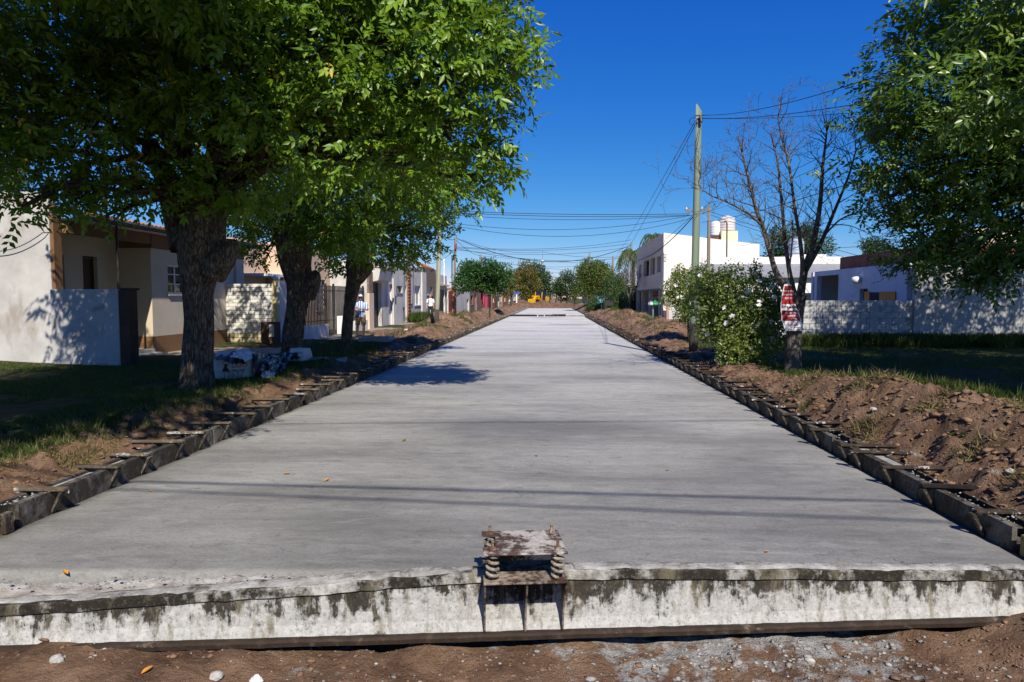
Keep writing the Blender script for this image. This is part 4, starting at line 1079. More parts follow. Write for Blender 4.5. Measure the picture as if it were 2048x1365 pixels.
far_tree('round_tree', 'round clipped tree with a low dark crown on the left verge', foot(966, 60, 0.25), 1.9, blob(968, 556, 60, 116, 74, 9, 1), 'far_round', 51, 0.19, 4.6, 0.12)
far_tree('street_tree', 'tall dark tree behind the orange tree, left of the road end', foot(1062, 205), 5.0, blob(1066, 562, 205, 66, 86, 7, 3), 'far_green', 53, 0.5, 2.6, 0.3)
far_tree('street_tree', 'tree with orange and green leaves standing behind the yellow grader', foot(1056, 150), 2.5, blob(1053, 563, 150, 58, 84, 8, 2), 'far_orange', 52, 0.36, 2.4, 0.22)
far_tree('street_tree', 'dark green tree right behind the grader cab', foot(1090, 190), 3.0, blob(1088, 572, 190, 38, 62, 5, 4), 'far_green', 54, 0.45, 2.6, 0.22)
far_tree('street_tree', 'dark pointed tree just left of the orange tree', foot(1024, 170), 2.0, blob(1024, 560, 170, 34, 60, 5, 5), 'far_green', 55, 0.4, 2.4, 0.2)
far_tree('street_tree', 'mid green tree right of the road end', foot(1134, 185), 2.2, blob(1132, 574, 185, 50, 58, 7, 6), 'far_green', 56, 0.42, 2.5, 0.22)
far_tree('street_tree', 'pale green tree with pinkish blossom on the right roadside', foot(1180, 92), 2.6, blob(1188, 560, 92, 78, 84, 10, 7), 'far_lime', 57, 0.24, 2.5, 0.16)
far_tree('street_tree', 'green tree rising behind the pale blossoming one', foot(1196, 118), 3.0, blob(1190, 545, 118, 62, 60, 6, 8), 'far_green', 58, 0.3, 2.3, 0.2)
far_tree('street_tree', 'small bushy tree with white flowers beyond the grader heap', foot(1150, 150), 1.0, blob(1150, 590, 150, 20, 22, 4, 9), 'far_lime', 59, 0.3, 2.4, 0.1)
far_tree('street_tree', 'grey green tree behind the round clipped tree', foot(940, 95), 3.0, blob(936, 540, 95, 44, 42, 5, 10), 'far_green', 60, 0.26, 2.0, 0.18)
far_tree('street_tree', 'olive tree beside the round clipped tree, above the low brick house', foot(1022, 108), 2.4, blob(1014, 575, 108, 42, 44, 5, 11), 'far_orange', 61, 0.28, 2.2, 0.16)
far_tree('street_tree', 'dark feathery tree behind the blue water tank', foot(1590, 62), 3.2, blob(1588, 497, 62, 140, 92, 9, 12), 'far_green', 62, 0.2, 2.4, 0.22)
far_tree('street_tree', 'tree top showing left of the tan roof, behind the lilac house', foot(1752, 52), 3.0, blob(1752, 500, 52, 60, 54, 5, 13), 'far_green', 63, 0.18, 2.4, 0.18)
far_tree('street_tree', 'small green bush top behind the white roof box', foot(1670, 50), 2.6, blob(1670, 533, 50, 34, 26, 4, 14), 'far_green', 64, 0.17, 2.4, 0.1)
far_tree('street_tree', 'yellow green tree top above the plastered wall at the left edge', foot(25, 34), 4.4, blob(20, 360, 34, 110, 60, 6, 15), 'far_lime', 65, 0.14, 2.2, 0.18)
far_tree('street_tree', 'low green tree over the roofs behind the pink house', foot(500, 46), 3.0, blob(500, 470, 46, 60, 40, 5, 16), 'far_green', 66, 0.16, 2.2, 0.15)
for k, (x, Y, w, h, cy) in enumerate([(1112, 260, 22, 34, 582), (1100, 300, 18, 26, 586), (1122, 235, 20, 30, 584), (1045, 240, 30, 40, 578), (1165, 240, 30, 40, 578)]):
    far_tree('street_tree', ['hazy tree at the very end of the street, right half', 'hazy tree at the very end of the street, centre', 'far tree right of the road end, behind the mid green one', 'far tree glimpsed behind the orange tree', 'far tree glimpsed behind the blossoming tree'][k], foot(x, Y), 2.5, blob(x, cy, Y, w, h, 4, 20 + k), 'far_green', 70 + k, 0.55, 2.4, 0.25, 'trees at the end of the street')
# hedge with red flowers on the right
hd = foot(1238, 68)
shrub('flowering_hedge', 'dark hedge dotted with red flowers right of the green sign', hd, [([hd, hd + Vector((0, 0, 1.2))], [0.08, 0.05])],
    [(at(1236, 600, 68), 1.3), (at(1228, 575, 70), 1.4), (at(1244, 580, 69), 1.2), (at(1250, 610, 66), 1.0), (at(1226, 612, 70), 1.1), (at(1240, 558, 71), 1.0)], 43, 0.16, 2.4, 6, 'red_flower', None, 0, 'far_green', 'hedge', 0.10)
lb_ = foot(1190, 74)
shrub('low_shrub', 'low grey green shrub at the foot of the green sign', lb_, [([lb_, lb_ + Vector((0, 0, .5))], [0.06, 0.04])], [(at(1186, 612, 74), 0.9), (at(1196, 608, 74), 0.9), (at(1202, 616, 73), 0.7), (at(1180, 620, 74), 0.6)], 44, 0.13, 2.2, 0, 'flower', None, 0, 'far_green')
# palm behind the two-storey building
def palm(label, base, h, L, seed, nf=20):
    rg = random.Random(seed); t = thing('palm_tree', label, 'palm', base)
    base = Vector(base); top = base + Vector((0, 0, h))
    tm = MB(); trunk_tube(tm, [base - Vector((0, 0, .3)), base.lerp(top, .5), top], [0.22, 0.17, 0.15], 12, 0.05, seed, 5)
    tm.build('trunk', MAT['bark_far'], t, smooth=True)
    r = np.random.default_rng(seed)
    for k in range(nf):
        a = 2 * math.pi * k / nf + rg.uniform(-.2, .2); up_ = rg.uniform(0.1, 1.1); l = L * rg.uniform(.8, 1.1)
        P = []
        for i in range(14):
            s = i / 13
            hor = l * (s * 0.75 - 0.15 * s * s); z = l * (up_ * s * 0.75 - (0.75 + 0.35 * up_) * s * s)
            P.append(top + Vector((math.cos(a) * hor, math.sin(a) * hor, z)))
        mb = MB(); mb.tube(P, [0.035 * (1 - 0.8 * i / 13) for i in range(14)], 4)
        B, D, N_ = [], [], []
        for i in range(2, 14):
            for m in range(4):
                f = rg.random()
                p = P[i-1].lerp(P[i], f); d = (P[i] - P[i-1]).normalized()
                sd = d.cross(Vector((0, 0, 1))).normalized()
                for s in (-1, 1):
                    B.append(p); D.append((d * 0.5 + sd * s * 0.7 + Vector((0, 0, -0.75 + rg.uniform(-.3, .3)))).normalized()); N_.append((0, 0, 1))
        n = len(B)
        fr = mb.build('frond', MAT['palm'], t)
        leaves_mesh('leaflets', np.array([tuple(b) for b in B]), np.array([tuple(x) for x in D]), np.array(N_, float) + r.normal(size=(n, 3)) * 0.2, l * 0.22 * r.uniform(.7, 1.2, n), np.full(n, 0.045), np.clip(r.normal(.5, .25, n), 0, 1), MAT['palm'], fr)['kind'] = 'stuff'
pb = foot(1266, 71); palm('palm with drooping fronds left of the two-storey building', pb, at(1268, 505, 71).z - 0.15, 3.3, 5, 22)
pb = foot(1306, 76); palm('palm whose top peeps over the two-storey building', pb, at(1306, 474, 76).z - 0.15, 2.6, 6, 18)

# ------------------------------------------------------------------ grass
def blades(name, label, pts, hgt, material, seed, lean=0.35, width=0.006, arch=0.25):
    r = np.random.default_rng(seed); n = len(pts)
    D = unit(np.array([0, 0, 1.0]) + r.normal(size=(n, 3)) * np.array([lean, lean, 0.05]))
    o = leaves_mesh(name, pts, D, unit(r.normal(size=(n, 3)) * np.array([1, 1, .1])), hgt * r.uniform(0.6, 1.4, n), width * r.uniform(0.7, 1.5, n), np.clip(r.normal(0.45, 0.25, n), 0, 1), MAT[material], None, 0.1, arch)
    return tag(o, label, None, None, 'stuff')
def scatter(n, x0, x1, y0, y1, seed, keep, near=1.0):
    r = np.random.default_rng(seed)
    x = r.uniform(x0, x1, n); y = y0 + (y1 - y0) * r.random(n) ** near
    z, d, c = ground_fields(x, y)
    k = keep(x, y, d, r)
    return np.stack([x[k], y[k], z[k] - 0.005], 1)
P1 = scatter(150000, -14.5, -5.0, 5.2, 15.0, 1, lambda x, y, d, r: (d < 0.45) & ~((y > 14.4) & (x < -9.4)) & (fbm(x * .7, y * .7, 3, 5) > 0.36), 1.2)
P1b = scatter(26000, -7.6, -4.9, 15.0, 26.0, 2, lambda x, y, d, r: (d < 0.45) & (fbm(x * .9, y * .9, 3, 6) > 0.44))
blades('grass', 'short lawn in the shade of the left street trees', np.concatenate([P1, P1b]), 0.05, 'lawn', 3, 0.45, 0.007)
P2 = scatter(110000, 4.2, 16.0, 6.4, 23.3, 4, lambda x, y, d, r: (d < 0.5) & (fbm(x * .6, y * .6, 3, 8) > 0.40), 1.1)
P2b = scatter(40000, 4.3, 9.5, 23.0, 46.0, 5, lambda x, y, d, r: (d < 0.45) & (fbm(x * .8, y * .8, 3, 9) > 0.5))
blades('grass', 'short lawn in the shade of the right tree', np.concatenate([P2, P2b]), 0.055, 'lawn', 5, 0.45, 0.008)
crest_y = lambda y: XR + FW + 0.04 + np.interp(y, [3, 6, 12, 14], [1.15, 1.05, 0.75, 0.7])
r_ = np.random.default_rng(9)
def tufts(cx, cy, n, spread, seed):
    r = np.random.default_rng(seed); i = r.integers(0, len(cx), n)
    x = cx[i] + r.normal(0, spread, n); y = cy[i] + r.normal(0, spread, n)
    z, d, c = ground_fields(x, y)
    return np.stack([x, y, z - 0.01], 1)
yy = r_.uniform(5.5, 13.5, 150); xx = crest_y(yy) + r_.uniform(0.45, 1.15, 150)
blades('tall_grass', 'long sunlit grass along the crest of the near right spoil bank', tufts(xx, yy, 26000, 0.08, 10), 0.15, 'lawn', 11, 0.45, 0.007, 0.35)
yy = r_.uniform(4.6, 13.0, 34); xx = crest_y(yy) + r_.uniform(-0.85, 0.2, 34)
blades('dry_grass', 'dry straw tufts scattered on the near right spoil bank', tufts(xx, yy, 2600, 0.07, 12), 0.13, 'straw', 13, 1.2, 0.006, 0.5)
yy = r_.uniform(4.9, 11.0, 26); xx = XL - FW - r_.uniform(0.45, 1.35, 26)
blades('dry_grass', 'weeds and straw on the bank behind the left kerb forms', tufts(xx, yy, 4200, 0.10, 14), 0.09, 'straw', 15, 0.7, 0.006, 0.4)
yy = r_.uniform(6, 22, 120); xx = XL - FW - r_.uniform(0.7, 1.6, 120)
blades('tall_grass', 'ragged green grass along the cut edge of the left lawn', tufts(xx, yy, 9000, 0.09, 16), 0.11, 'lawn', 17, 0.5, 0.006, 0.3)
xx = r_.uniform(7.9, 17.5, 170); yy = 23.3 - np.abs(r_.normal(0, 0.55, 170))
blades('weeds', 'tall dark weeds along the foot of the block wall', tufts(xx, yy, 20000, 0.16, 18), 0.36, 'lawn', 19, 0.38, 0.016, 0.35)
xx = np.concatenate([r_.uniform(-6.6, -5.0, 40), r_.uniform(4.2, 6.4, 60)]); yy = np.concatenate([r_.uniform(26, 62, 40), r_.uniform(26, 58, 60)])
blades('tall_grass', 'green tufts among the earth heaps further along the street', tufts(xx, yy, 6000, 0.22, 20), 0.16, 'lawn', 21, 0.4, 0.02, 0.3)
gx = at(835, 640, 43.5); blades('tall_grass', 'lush green grass clump at the foot of the grey house wall', tufts(np.linspace(-8.8, -8.0, 14), np.linspace(42.5, 46.6, 14), 4200, 0.25, 22), 0.5, 'lawn', 23, 0.30, 0.02, 0.3)

# ================================================================== HOUSES
def ypx(px, X):
    """distance at which the photo column px meets the plane x = X"""
    d = _F + _R * (px - 1024) / FPX - _U * (597 - 682.5) / FPX
    return X * d[1] / d[0]
def zpx(px, py, Y): return at(px, py, Y).z
stucco = lambda n, c, c2=None, st=None: mat(n, c, c2 or tuple(v * 0.82 for v in c), 1.6, 0.92, 0.35, 70, 0.008, stain=st, world_space=True)
MAT['plaster'] = stucco('pale_grey_plaster', (0.53, 0.515, 0.495), (0.41, 0.395, 0.38), ((0.34, 0.30, 0.26), 0.55, 1.3, (1, 1, 0.45)))
MAT['plaster_low'] = stucco('grey_rendered_wall', (0.46, 0.455, 0.45), (0.33, 0.325, 0.32), ((0.25, 0.22, 0.19), 0.58, 1.6))
MAT['cream'] = stucco('cream_render', (0.60, 0.51, 0.39), (0.54, 0.46, 0.35))
MAT['taupe'] = stucco('taupe_render', (0.56, 0.50, 0.43), (0.50, 0.44, 0.37))
MAT['brown'] = stucco('brown_trim', (0.21, 0.115, 0.06), (0.17, 0.095, 0.05))
MAT['dark_brown'] = stucco('dark_brown_pillar', (0.10, 0.055, 0.04), (0.06, 0.035, 0.028))
MAT['pink'] = stucco('pinkish_render', (0.62, 0.45, 0.33), (0.55, 0.40, 0.29))
MAT['grey_render'] = stucco('bare_grey_render', (0.58, 0.56, 0.54), (0.44, 0.425, 0.41), ((0.22, 0.17, 0.13), 0.58, 0.9, (1, 1, 0.35)))
MAT['grey_render2'] = stucco('light_grey_render', (0.60, 0.58, 0.555), (0.50, 0.48, 0.46))
MAT['white_paint'] = mat('white_paint', (0.78, 0.78, 0.77), (0.70, 0.70, 0.69), 2, 0.6, 0.1, 30)
MAT['white_wall'] = stucco('white_render', (0.80, 0.77, 0.73), (0.72, 0.69, 0.65))
MAT['cream_white'] = stucco('cream_white_render', (0.84, 0.77, 0.70), (0.78, 0.71, 0.64))
MAT['beige'] = stucco('beige_render', (0.64, 0.53, 0.40), (0.56, 0.46, 0.34))
MAT['yellow_wall'] = stucco('yellowed_render', (0.60, 0.50, 0.25), (0.50, 0.42, 0.22))
MAT['lilac'] = stucco('bluish_white_render', (0.66, 0.66, 0.72), (0.56, 0.56, 0.62))
MAT['white_brick'] = mat('white_painted_brick', (0.70, 0.69, 0.65), (0.62, 0.61, 0.57), 4, 0.85, 0.2, 50, 0.004, stain=((0.36, 0.31, 0.22), 0.62, 5))
MAT['ochre_brick'] = mat('worn_ochre_brick', (0.62, 0.55, 0.38), (0.50, 0.40, 0.22), 6, 0.9, 0.2, 50, 0.004)
MAT['mortar'] = mat('mortar', (0.40, 0.38, 0.34), (0.30, 0.28, 0.25), 8, 0.95, 0.5, 60)
MAT['brick'] = mat('red_brick', (0.42, 0.18, 0.09), (0.28, 0.11, 0.06), 5, 0.9, 0.5, 40)
MAT['block'] = mat('bluish_cement_block', (0.52, 0.52, 0.52), (0.37, 0.37, 0.38), 4, 0.95, 0.6, 50, 0.015, stain=((0.16, 0.15, 0.14), 0.58, 3))
MAT['stone'] = mat('brown_stone_facing', (0.26, 0.18, 0.14), (0.12, 0.085, 0.07), 9, 0.9, 0.9, 14, 0.04)
MAT['iron'] = mat('black_iron', (0.030, 0.028, 0.028), (0.018, 0.016, 0.016), 10, 0.55, 0.1, 60, spec=0.5)
MAT['dark_door'] = mat('dark_metal_door', (0.045, 0.050, 0.046), (0.028, 0.030, 0.029), 2, 0.5, 0.1, 30, stretch=(1, 1, 0.1))
MAT['brown_door'] = mat('brown_wood_door', (0.09, 0.05, 0.03), (0.05, 0.03, 0.02), 3, 0.6, 0.2, 30, stretch=(1, 1, 0.1))
MAT['dark_room'] = mat('dark_interior', (0.05, 0.047, 0.043), (0.035, 0.033, 0.03), 2, 0.9, 0)
MAT['roof_tin'] = mat('corrugated_tin', (0.50, 0.49, 0.47), (0.36, 0.34, 0.32), 3, 0.5, 0.1, 20, metal=0.4, stain=((0.30, 0.13, 0.06), 0.55, 1.5))
MAT['roof_orange'] = mat('orange_roof', (0.50, 0.17, 0.06), (0.36, 0.12, 0.05), 3, 0.85, 0.4, 30)
MAT['fascia'] = mat('dark_fascia', (0.07, 0.085, 0.085), (0.05, 0.06, 0.06), 3, 0.6, 0.1)
MAT['terracotta'] = stucco('terracotta_paint', (0.55, 0.24, 0.15), (0.46, 0.20, 0.125))
MAT['red_panel'] = mat('oxide_red_panel', (0.24, 0.07, 0.05), (0.16, 0.05, 0.04), 3, 0.7, 0.2)
MAT['magenta'] = stucco('pink_red_paint', (0.72, 0.08, 0.16), (0.62, 0.07, 0.14))
MAT['shutter'] = mat('grey_shutter', (0.30, 0.30, 0.29), (0.24, 0.24, 0.23), 3, 0.6, 0.2)
MAT['tank'] = mat('beige_water_tank', (0.62, 0.55, 0.53), (0.56, 0.49, 0.47), 2, 0.45, 0.05, 10)
MAT['tank2'] = mat('pale_water_tank', (0.66, 0.68, 0.66), (0.58, 0.60, 0.58), 2, 0.45, 0.05, 10)
MAT['tank_blue'] = mat('blue_grey_tank', (0.34, 0.42, 0.52), (0.28, 0.35, 0.44), 2, 0.5, 0.05, 10)
MAT['roof_grey'] = mat('grey_sheet_roof', (0.28, 0.285, 0.30), (0.22, 0.225, 0.24), 3, 0.7, 0.2, 20)
MAT['roof_brown'] = mat('brown_parapet', (0.16, 0.065, 0.045), (0.11, 0.045, 0.035), 3, 0.85, 0.3, 20)
MAT['orange_metal'] = mat('orange_painted_metal', (0.75, 0.27, 0.02), (0.60, 0.20, 0.02), 3, 0.6, 0.2, stain=((0.2, 0.08, 0.03), 0.62, 4))
MAT['glass'] = glass_mat('window_glass')
MAT['curtain'] = mat('pale_curtain', (0.55, 0.55, 0.54), (0.42, 0.42, 0.42), 5, 0.9, 0.3, 12, stretch=(1, 6, 0.3))

def facade_fill(parent, kind, X, y0, y1, z0, z1, side, frame='white_paint', panel='white_paint', bars=0, depth=0.13):
    """door or window set back in an opening of a wall lying in the plane x = X; side = +1 when the street is towards +x"""
    xi = X - side * depth
    lo, hi = sorted((xi, xi - side * 0.05))
    if kind == 'door':
        mb = MB(); mb.box(lo, hi, y0, y1, z0, z1)
        d = mb.build('door', MAT[panel], parent)
        mb = MB(); a, b = sorted((xi, xi + side * 0.03))
        mb.box(a, b, y0, y0 + 0.07, z0, z1); mb.box(a, b, y1 - 0.07, y1, z0, z1); mb.box(a, b, y0 + 0.07, y1 - 0.07, z1 - 0.07, z1)
        mb.build('frame', MAT[frame], d)
        mb = MB(); mb.box(*sorted((xi + side * 0.001, xi + side * 0.05)), y0 + 0.11, y0 + 0.15, (z0 + z1) / 2 - 0.1, (z0 + z1) / 2 + 0.02); mb.build('handle', MAT['iron'], d)
        return d
    mb = MB(); a, b = sorted((xi, xi - side * 0.05)); f = 0.05
    mb.box(a, b, y0, y0 + f, z0, z1); mb.box(a, b, y1 - f, y1, z0, z1); mb.box(a, b, y0 + f, y1 - f, z0, z0 + f); mb.box(a, b, y0 + f, y1 - f, z1 - f, z1)
    mid = (y0 + y1) / 2; mb.box(a, b, mid - f / 2, mid + f / 2, z0 + f, z1 - f)
    w = mb.build('window', MAT[frame], parent)
    mb = MB(); xg = xi - side * 0.03; mb.box(*sorted((xg, xg - side * 0.008)), y0 + 0.01, y1 - 0.01, z0 + 0.01, z1 - 0.01); mb.build('pane', MAT[panel] if panel != 'white_paint' else MAT['glass'], w)
    mb = MB(); mb.box(*sorted((X - side * depth, X + side * 0.05)), y0 - 0.05, y1 + 0.05, z0 - 0.06, z0 - 0.002); mb.build('sill', MAT['grey_concrete'], w)
    for k in range(bars):
        zz = z0 + (z1 - z0) * (k + 1) / (bars + 1)
        mb = MB(); xx = sorted((xi + side * 0.06, xi + side * 0.08)); mb.box(xx[0], xx[1], y0, y1, zz - 0.012, zz + 0.012); mb.build('bar', MAT[frame], w)
    return w
def px_open(X, px0, px1, py0, py1):
    y0, y1 = ypx(px0, X), ypx(px1, X); ym = (y0 + y1) / 2; pm = (px0 + px1) / 2
    return (y0, y1, zpx(pm, py1, ym), zpx(pm, py0, ym))

# ------------------------------------------------------------------ cream house with a porch (left)
HY = 14.55
h1 = thing('cream_house', 'cream house with brown trim and a shaded porch at the left edge', 'house', (-13, 18, 0.1))
zt0, zt1 = zpx(0, 374, HY), zpx(95, 384, HY)
mb = MB(); xs0 = -30.0
mb.prism([(xs0, HY, -0.2), (-11.05, HY, -0.2), (-11.05, HY, zt1), (xs0, HY, zt1 + (zt0 - zt1) * 2.2)], (0, 0.24, 0))
mb.build('side_wall', MAT['plaster'], h1, fixn=True)
mb = MB(); mb.box(-11.049, -10.975, HY + 0.02, HY + 0.26, 1.55, 3.55); mb.build('corner_pilaster', MAT['brown'], h1)
XB, XF, YR = -11.72, -10.84, 18.0
wn_ = px_open(XB, 100, 131, 508, 590); dr_ = px_open(XB, 168, 197, 513, 600); 
wn_ = (wn_[0], wn_[1], 1.15, wn_[3]); dr_ = (dr_[0], dr_[1], 0.36, dr_[3])
mb = MB(); wall(mb, (XB, HY + 0.25), (XB, YR + 0.2), 0.0, 3.6, 0.2, [(w[0] - HY - 0.25, w[1] - HY - 0.25, w[2], w[3]) for w in (wn_, dr_)])
mb.build('porch_wall', MAT['cream'], h1)
facade_fill(h1, 'window', XB, *wn_, 1, 'white_paint', 'glass', 3)
facade_fill(h1, 'door', XB, *dr_, 1, 'brown_door', 'brown_door')
mb = MB(); wall(mb, (XB + 0.001, YR), (XF - 0.201, YR), 0.0, 3.42, 0.2); mb.box(XF - 0.2, XF - 0.001, YR - 0.001, YR - 0.0005, 0.0, 3.42); mb.build('room_wall', MAT['cream'], h1)
wf = px_open(XF, 337, 374, 531, 588)
mb = MB(); wall(mb, (XF, YR), (XF, 23.6), 0.0, 3.42, 0.2, [(wf[0] - YR, wf[1] - YR, wf[2], wf[3])]); mb.build('front_wall', MAT['taupe'], h1)
facade_fill(h1, 'window', XF, *wf, 1, 'white_paint', 'glass', 2, 0.08)
mb = MB(); mb.box(XB, XF + 0.012, YR - 0.012, YR - 0.002, 0.1, 0.66); mb.box(XF + 0.002, XF + 0.014, YR - 0.012, 23.6, 0.1, 0.66); mb.build('plinth', MAT['brown'], h1)
mb = MB(); mb.box(XB, XF + 0.03, YR - 0.032, YR - 0.003, 3.06, 3.44); mb.box(XF + 0.003, XF + 0.03, YR - 0.03, 23.6, 3.06, 3.44); mb.box(XF - 0.12, XF + 0.025, HY + 0.27, YR - 0.035, 3.16, 3.44); mb.build('trim_band', MAT['brown'], h1)
mb = MB(); mb.box(XB, XF + 0.05, HY + 0.26, YR - 0.02, 0.0, 0.33); mb.build('porch_floor', MAT['grey_concrete'], h1)
mb = MB(); mb.box(XF + 0.052, XF + 0.40, 16.4, YR - 0.02, 0.0, 0.24); mb.build('step', MAT['grey_concrete'], h1)
rf = MB(); n = 150
for i in range(n + 1):
    y = HY - 0.02 + (24.0 - HY) * i / n; d = 0.022 * math.sin(i * 2 * math.pi / 3.0)
    rf.v += [(XF + 0.42, y, 3.60 + d), (-15.5, y, 4.55 + d), (XF + 0.42, y, 3.585 + d), (-15.5, y, 4.535 + d)]
for i in range(n):
    a = i * 4; rf.f += [(a, a + 4, a + 5, a + 1), (a + 2, a + 3, a + 7, a + 6), (a, a + 2, a + 6, a + 4)]; rf.m += [0, 0, 0]
ro = rf.build('roof', MAT['roof_orange'], h1)
mb = MB(); mb.box(XF + 0.40, XF + 0.44, HY + 0.0, 24.0, 3.44, 3.58); mb.build('fascia', MAT['fascia'], ro)
mb = MB(); mb.box(XB, XF + 0.398, HY + 0.26, 23.9, 3.45, 3.49); mb.build('soffit', MAT['white_paint'], ro)
lw = thing('garden_wall', 'low grey rendered wall dappled with shade beside the cream porch', 'wall', (-10.2, HY, 0.1))
zl = zpx(200, 579, HY)
mb = MB(); mb.box(-11.048, -9.50, HY - 0.06, HY + 0.16, -0.2, zl); mb.build('rendered_face', MAT['plaster_low'], lw, bevel=0.01)
mb = MB(); mb.box(-9.499, -9.26, HY - 0.04, HY + 0.26, -0.2, zl - 0.02); mb.build('end_pillar', MAT['dark_brown'], lw, bevel=0.01)
mb = MB(); mb.box(-9.54, -9.22, HY + 0.0, HY + 0.30, zl - 0.018, zl + 0.03); mb.build('coping', MAT['dark_brown'], lw, bevel=0.01)
pc = Vector((-10.52, ypx(238, -10.52), 0.2))
MB().tube([pc, pc + Vector((0, 0, 3.3))], 0.032, 10).build('porch_post', MAT['iron'], h1)
MB().tube([(XF + 0.47, HY + 0.02, 3.53), (XF + 0.47, 24.0, 3.50)], 0.055, 8).build('gutter', MAT['fascia'], ro)
MB().tube([(XF + 0.06, 22.9, 3.45), (XF + 0.06, 22.9, 0.2)], 0.04, 8).build('downpipe', MAT['grey_render2'], h1)

# ------------------------------------------------------------------ pinkish house behind the railings
XA, XC = -11.6, -10.9
ya = ypx(479, XA); yb_ = ypx(533, XA)
h2_ = thing('pink_house', 'flat roofed house in pinkish render behind the black railings', 'house', (-13, 28, 0.1))
zt = zpx(479, 475, ya)
wp = px_open(XC, 633, 651, 560, 621)
mb = MB(); wall(mb, (-17, ya), (XA, ya), 0, zt, 0.2); wall(mb, (XA, ya + 0.2), (XA, yb_), 0, zt - 0.02, 0.2); wall(mb, (XA, yb_), (XC, yb_), 0, zt + 0.01, 0.2)
wall(mb, (XC, yb_ + 0.2), (XC, 33.2), 0, zt - 0.01, 0.2, [(wp[0] - yb_ - 0.2, wp[1] - yb_ - 0.2, wp[2], wp[3])])
mb.build('wall', MAT['pink'], h2_)
facade_fill(h2_, 'window', XC, *wp, 1, 'iron', 'curtain', 5, 0.1)
mb = MB(); mb.box(-17, XA - 0.2, ya + 0.2, 33, zt - 0.35, zt - 0.25); mb.box(XA - 0.2, XC - 0.2, yb_ + 0.2, 33, zt - 0.35, zt - 0.25); mb.build('roof', MAT['grey_concrete'], h2_)
zc = zpx(500, 553, ya)
mb = MB(); mb.box(XA + 0.002, XA + 1.15, ya - 0.15, ya + 3.4, zc, zc + 0.11); mb.build('canopy', MAT['white_paint'], h2_, bevel=0.01)
mb = MB(); mb.box(-17, XA + 0.02, ya - 0.02, ya - 0.003, zc + 0.08, zc + 0.13); mb.build('string_course', MAT['brown'], h2_)
# white brick garden wall, every brick its own piece
bw = thing('brick_garden_wall', 'white painted brick garden wall with tree shadows on it', 'wall', (-10.1, 22.3, 0.15))
x0w, x1w = at(424, 640, 22.25).x, at(546, 640, 22.25).x
zbw, ztw = zpx(480, 691, 22.25), zpx(480, 568, 22.25)
mb = MB(); mb.box(x0w, x1w, 22.275, 22.42, 0.0, ztw - 0.01); mb.build('mortar_core', MAT['mortar'], bw)
nc = 16; ch_ = (ztw - zbw) / nc; nb = 7; bl = (x1w - x0w) / nb
def brick_mesh(name, lx, ly, lz, m, g=0.006):
    mbx = MB(); mbx.box(-lx/2 + g, lx/2 - g, -ly/2, ly/2, -lz/2 + g, lz/2 - g)
    o = mbx.build(name, m); me = o.data; bpy.data.objects.remove(o)
    b = bmesh.new(); b.from_mesh(me); bmesh.ops.bevel(b, geom=b.edges, offset=0.006, segments=1, affect='EDGES'); b.to_mesh(me); b.free()
    return me
bm_full, bm_half = brick_mesh('brick', bl, 0.05, ch_, MAT['white_brick']), brick_mesh('brick', bl / 2, 0.05, ch_, MAT['white_brick'])
bo_full, bo_half = brick_mesh('brick', bl, 0.05, ch_, MAT['ochre_brick']), brick_mesh('brick', bl / 2, 0.05, ch_, MAT['ochre_brick'])
rg = random.Random(4)
for c in range(nc):
    z = zbw + (c + 0.5) * ch_; x = x0w; first = c % 2
    F2, H2 = (bo_full, bo_half) if c < 3 else (bm_full, bm_half)
    while x < x1w - 0.02:
        w = bl / 2 if (first and x == x0w) or x1w - x < bl * 0.75 else bl
        place(H2 if w < bl else F2, 'brick', bw, (x + w / 2, 22.25 + rg.uniform(-0.006, 0.006), z))
        x += w
mb = MB(); mb.box(x1w + 0.005, x1w + 0.16, 22.18, 22.44, 0.0, ztw + 0.12); mb.build('yellow_pillar', MAT['yellow_wall'], bw, bevel=0.01)
gw = thing('gate_wall', 'grey street wall with a white meter door beside the brick garden wall', 'wall', (-9.05, 23, 0.15))
mb = MB(); mb.box(x1w + 0.17, -8.98, 22.15, 23.9, 0.0, ztw + 0.10); mb.build('rendered_face', MAT['grey_render2'], gw, bevel=0.01)
mb = MB(); mb.box(-8.979, -8.965, 22.75, 23.05, 1.1, 1.55); mb.build('meter_door', MAT['white_paint'], gw)
lp = at(553, 556, 22.3); mb = MB(); mb.lathe([(0.05, -0.2), (0.05, -0.1), (0.10, -0.08), (0.13, 0.0), (0.10, 0.09), (0.02, 0.12)], lp, 14)
tag(mb.build('globe_lamp', MAT['white_paint'], smooth=True), 'white globe lamp on the yellow wall pillar', 'lamp')
bn = thing('brick_bin', 'brown brick rubbish niche with a rusty white door under the wall pillar', 'bin', at(536, 692, 21.6))
p0, p1 = at(522, 692, 21.6), at(549, 645, 21.6)
mb = MB(); mb.box(p0.x, p1.x, 21.6, 22.1, 0.05, p1.z); mb.build('brick_body', MAT['dark_brown'], bn, bevel=0.015)
mb = MB(); mb.box(at(539, 680, 21.6).x, p1.x - 0.02, 21.575, 21.598, 0.45, p1.z - 0.06); mb.build('rusty_door', mat('rusty_white_sheet', (0.66, 0.64, 0.60), (0.5, 0.45, 0.4), 5, 0.8, 0.3, stain=((0.16, 0.06, 0.03), 0.54, 9)), bn)
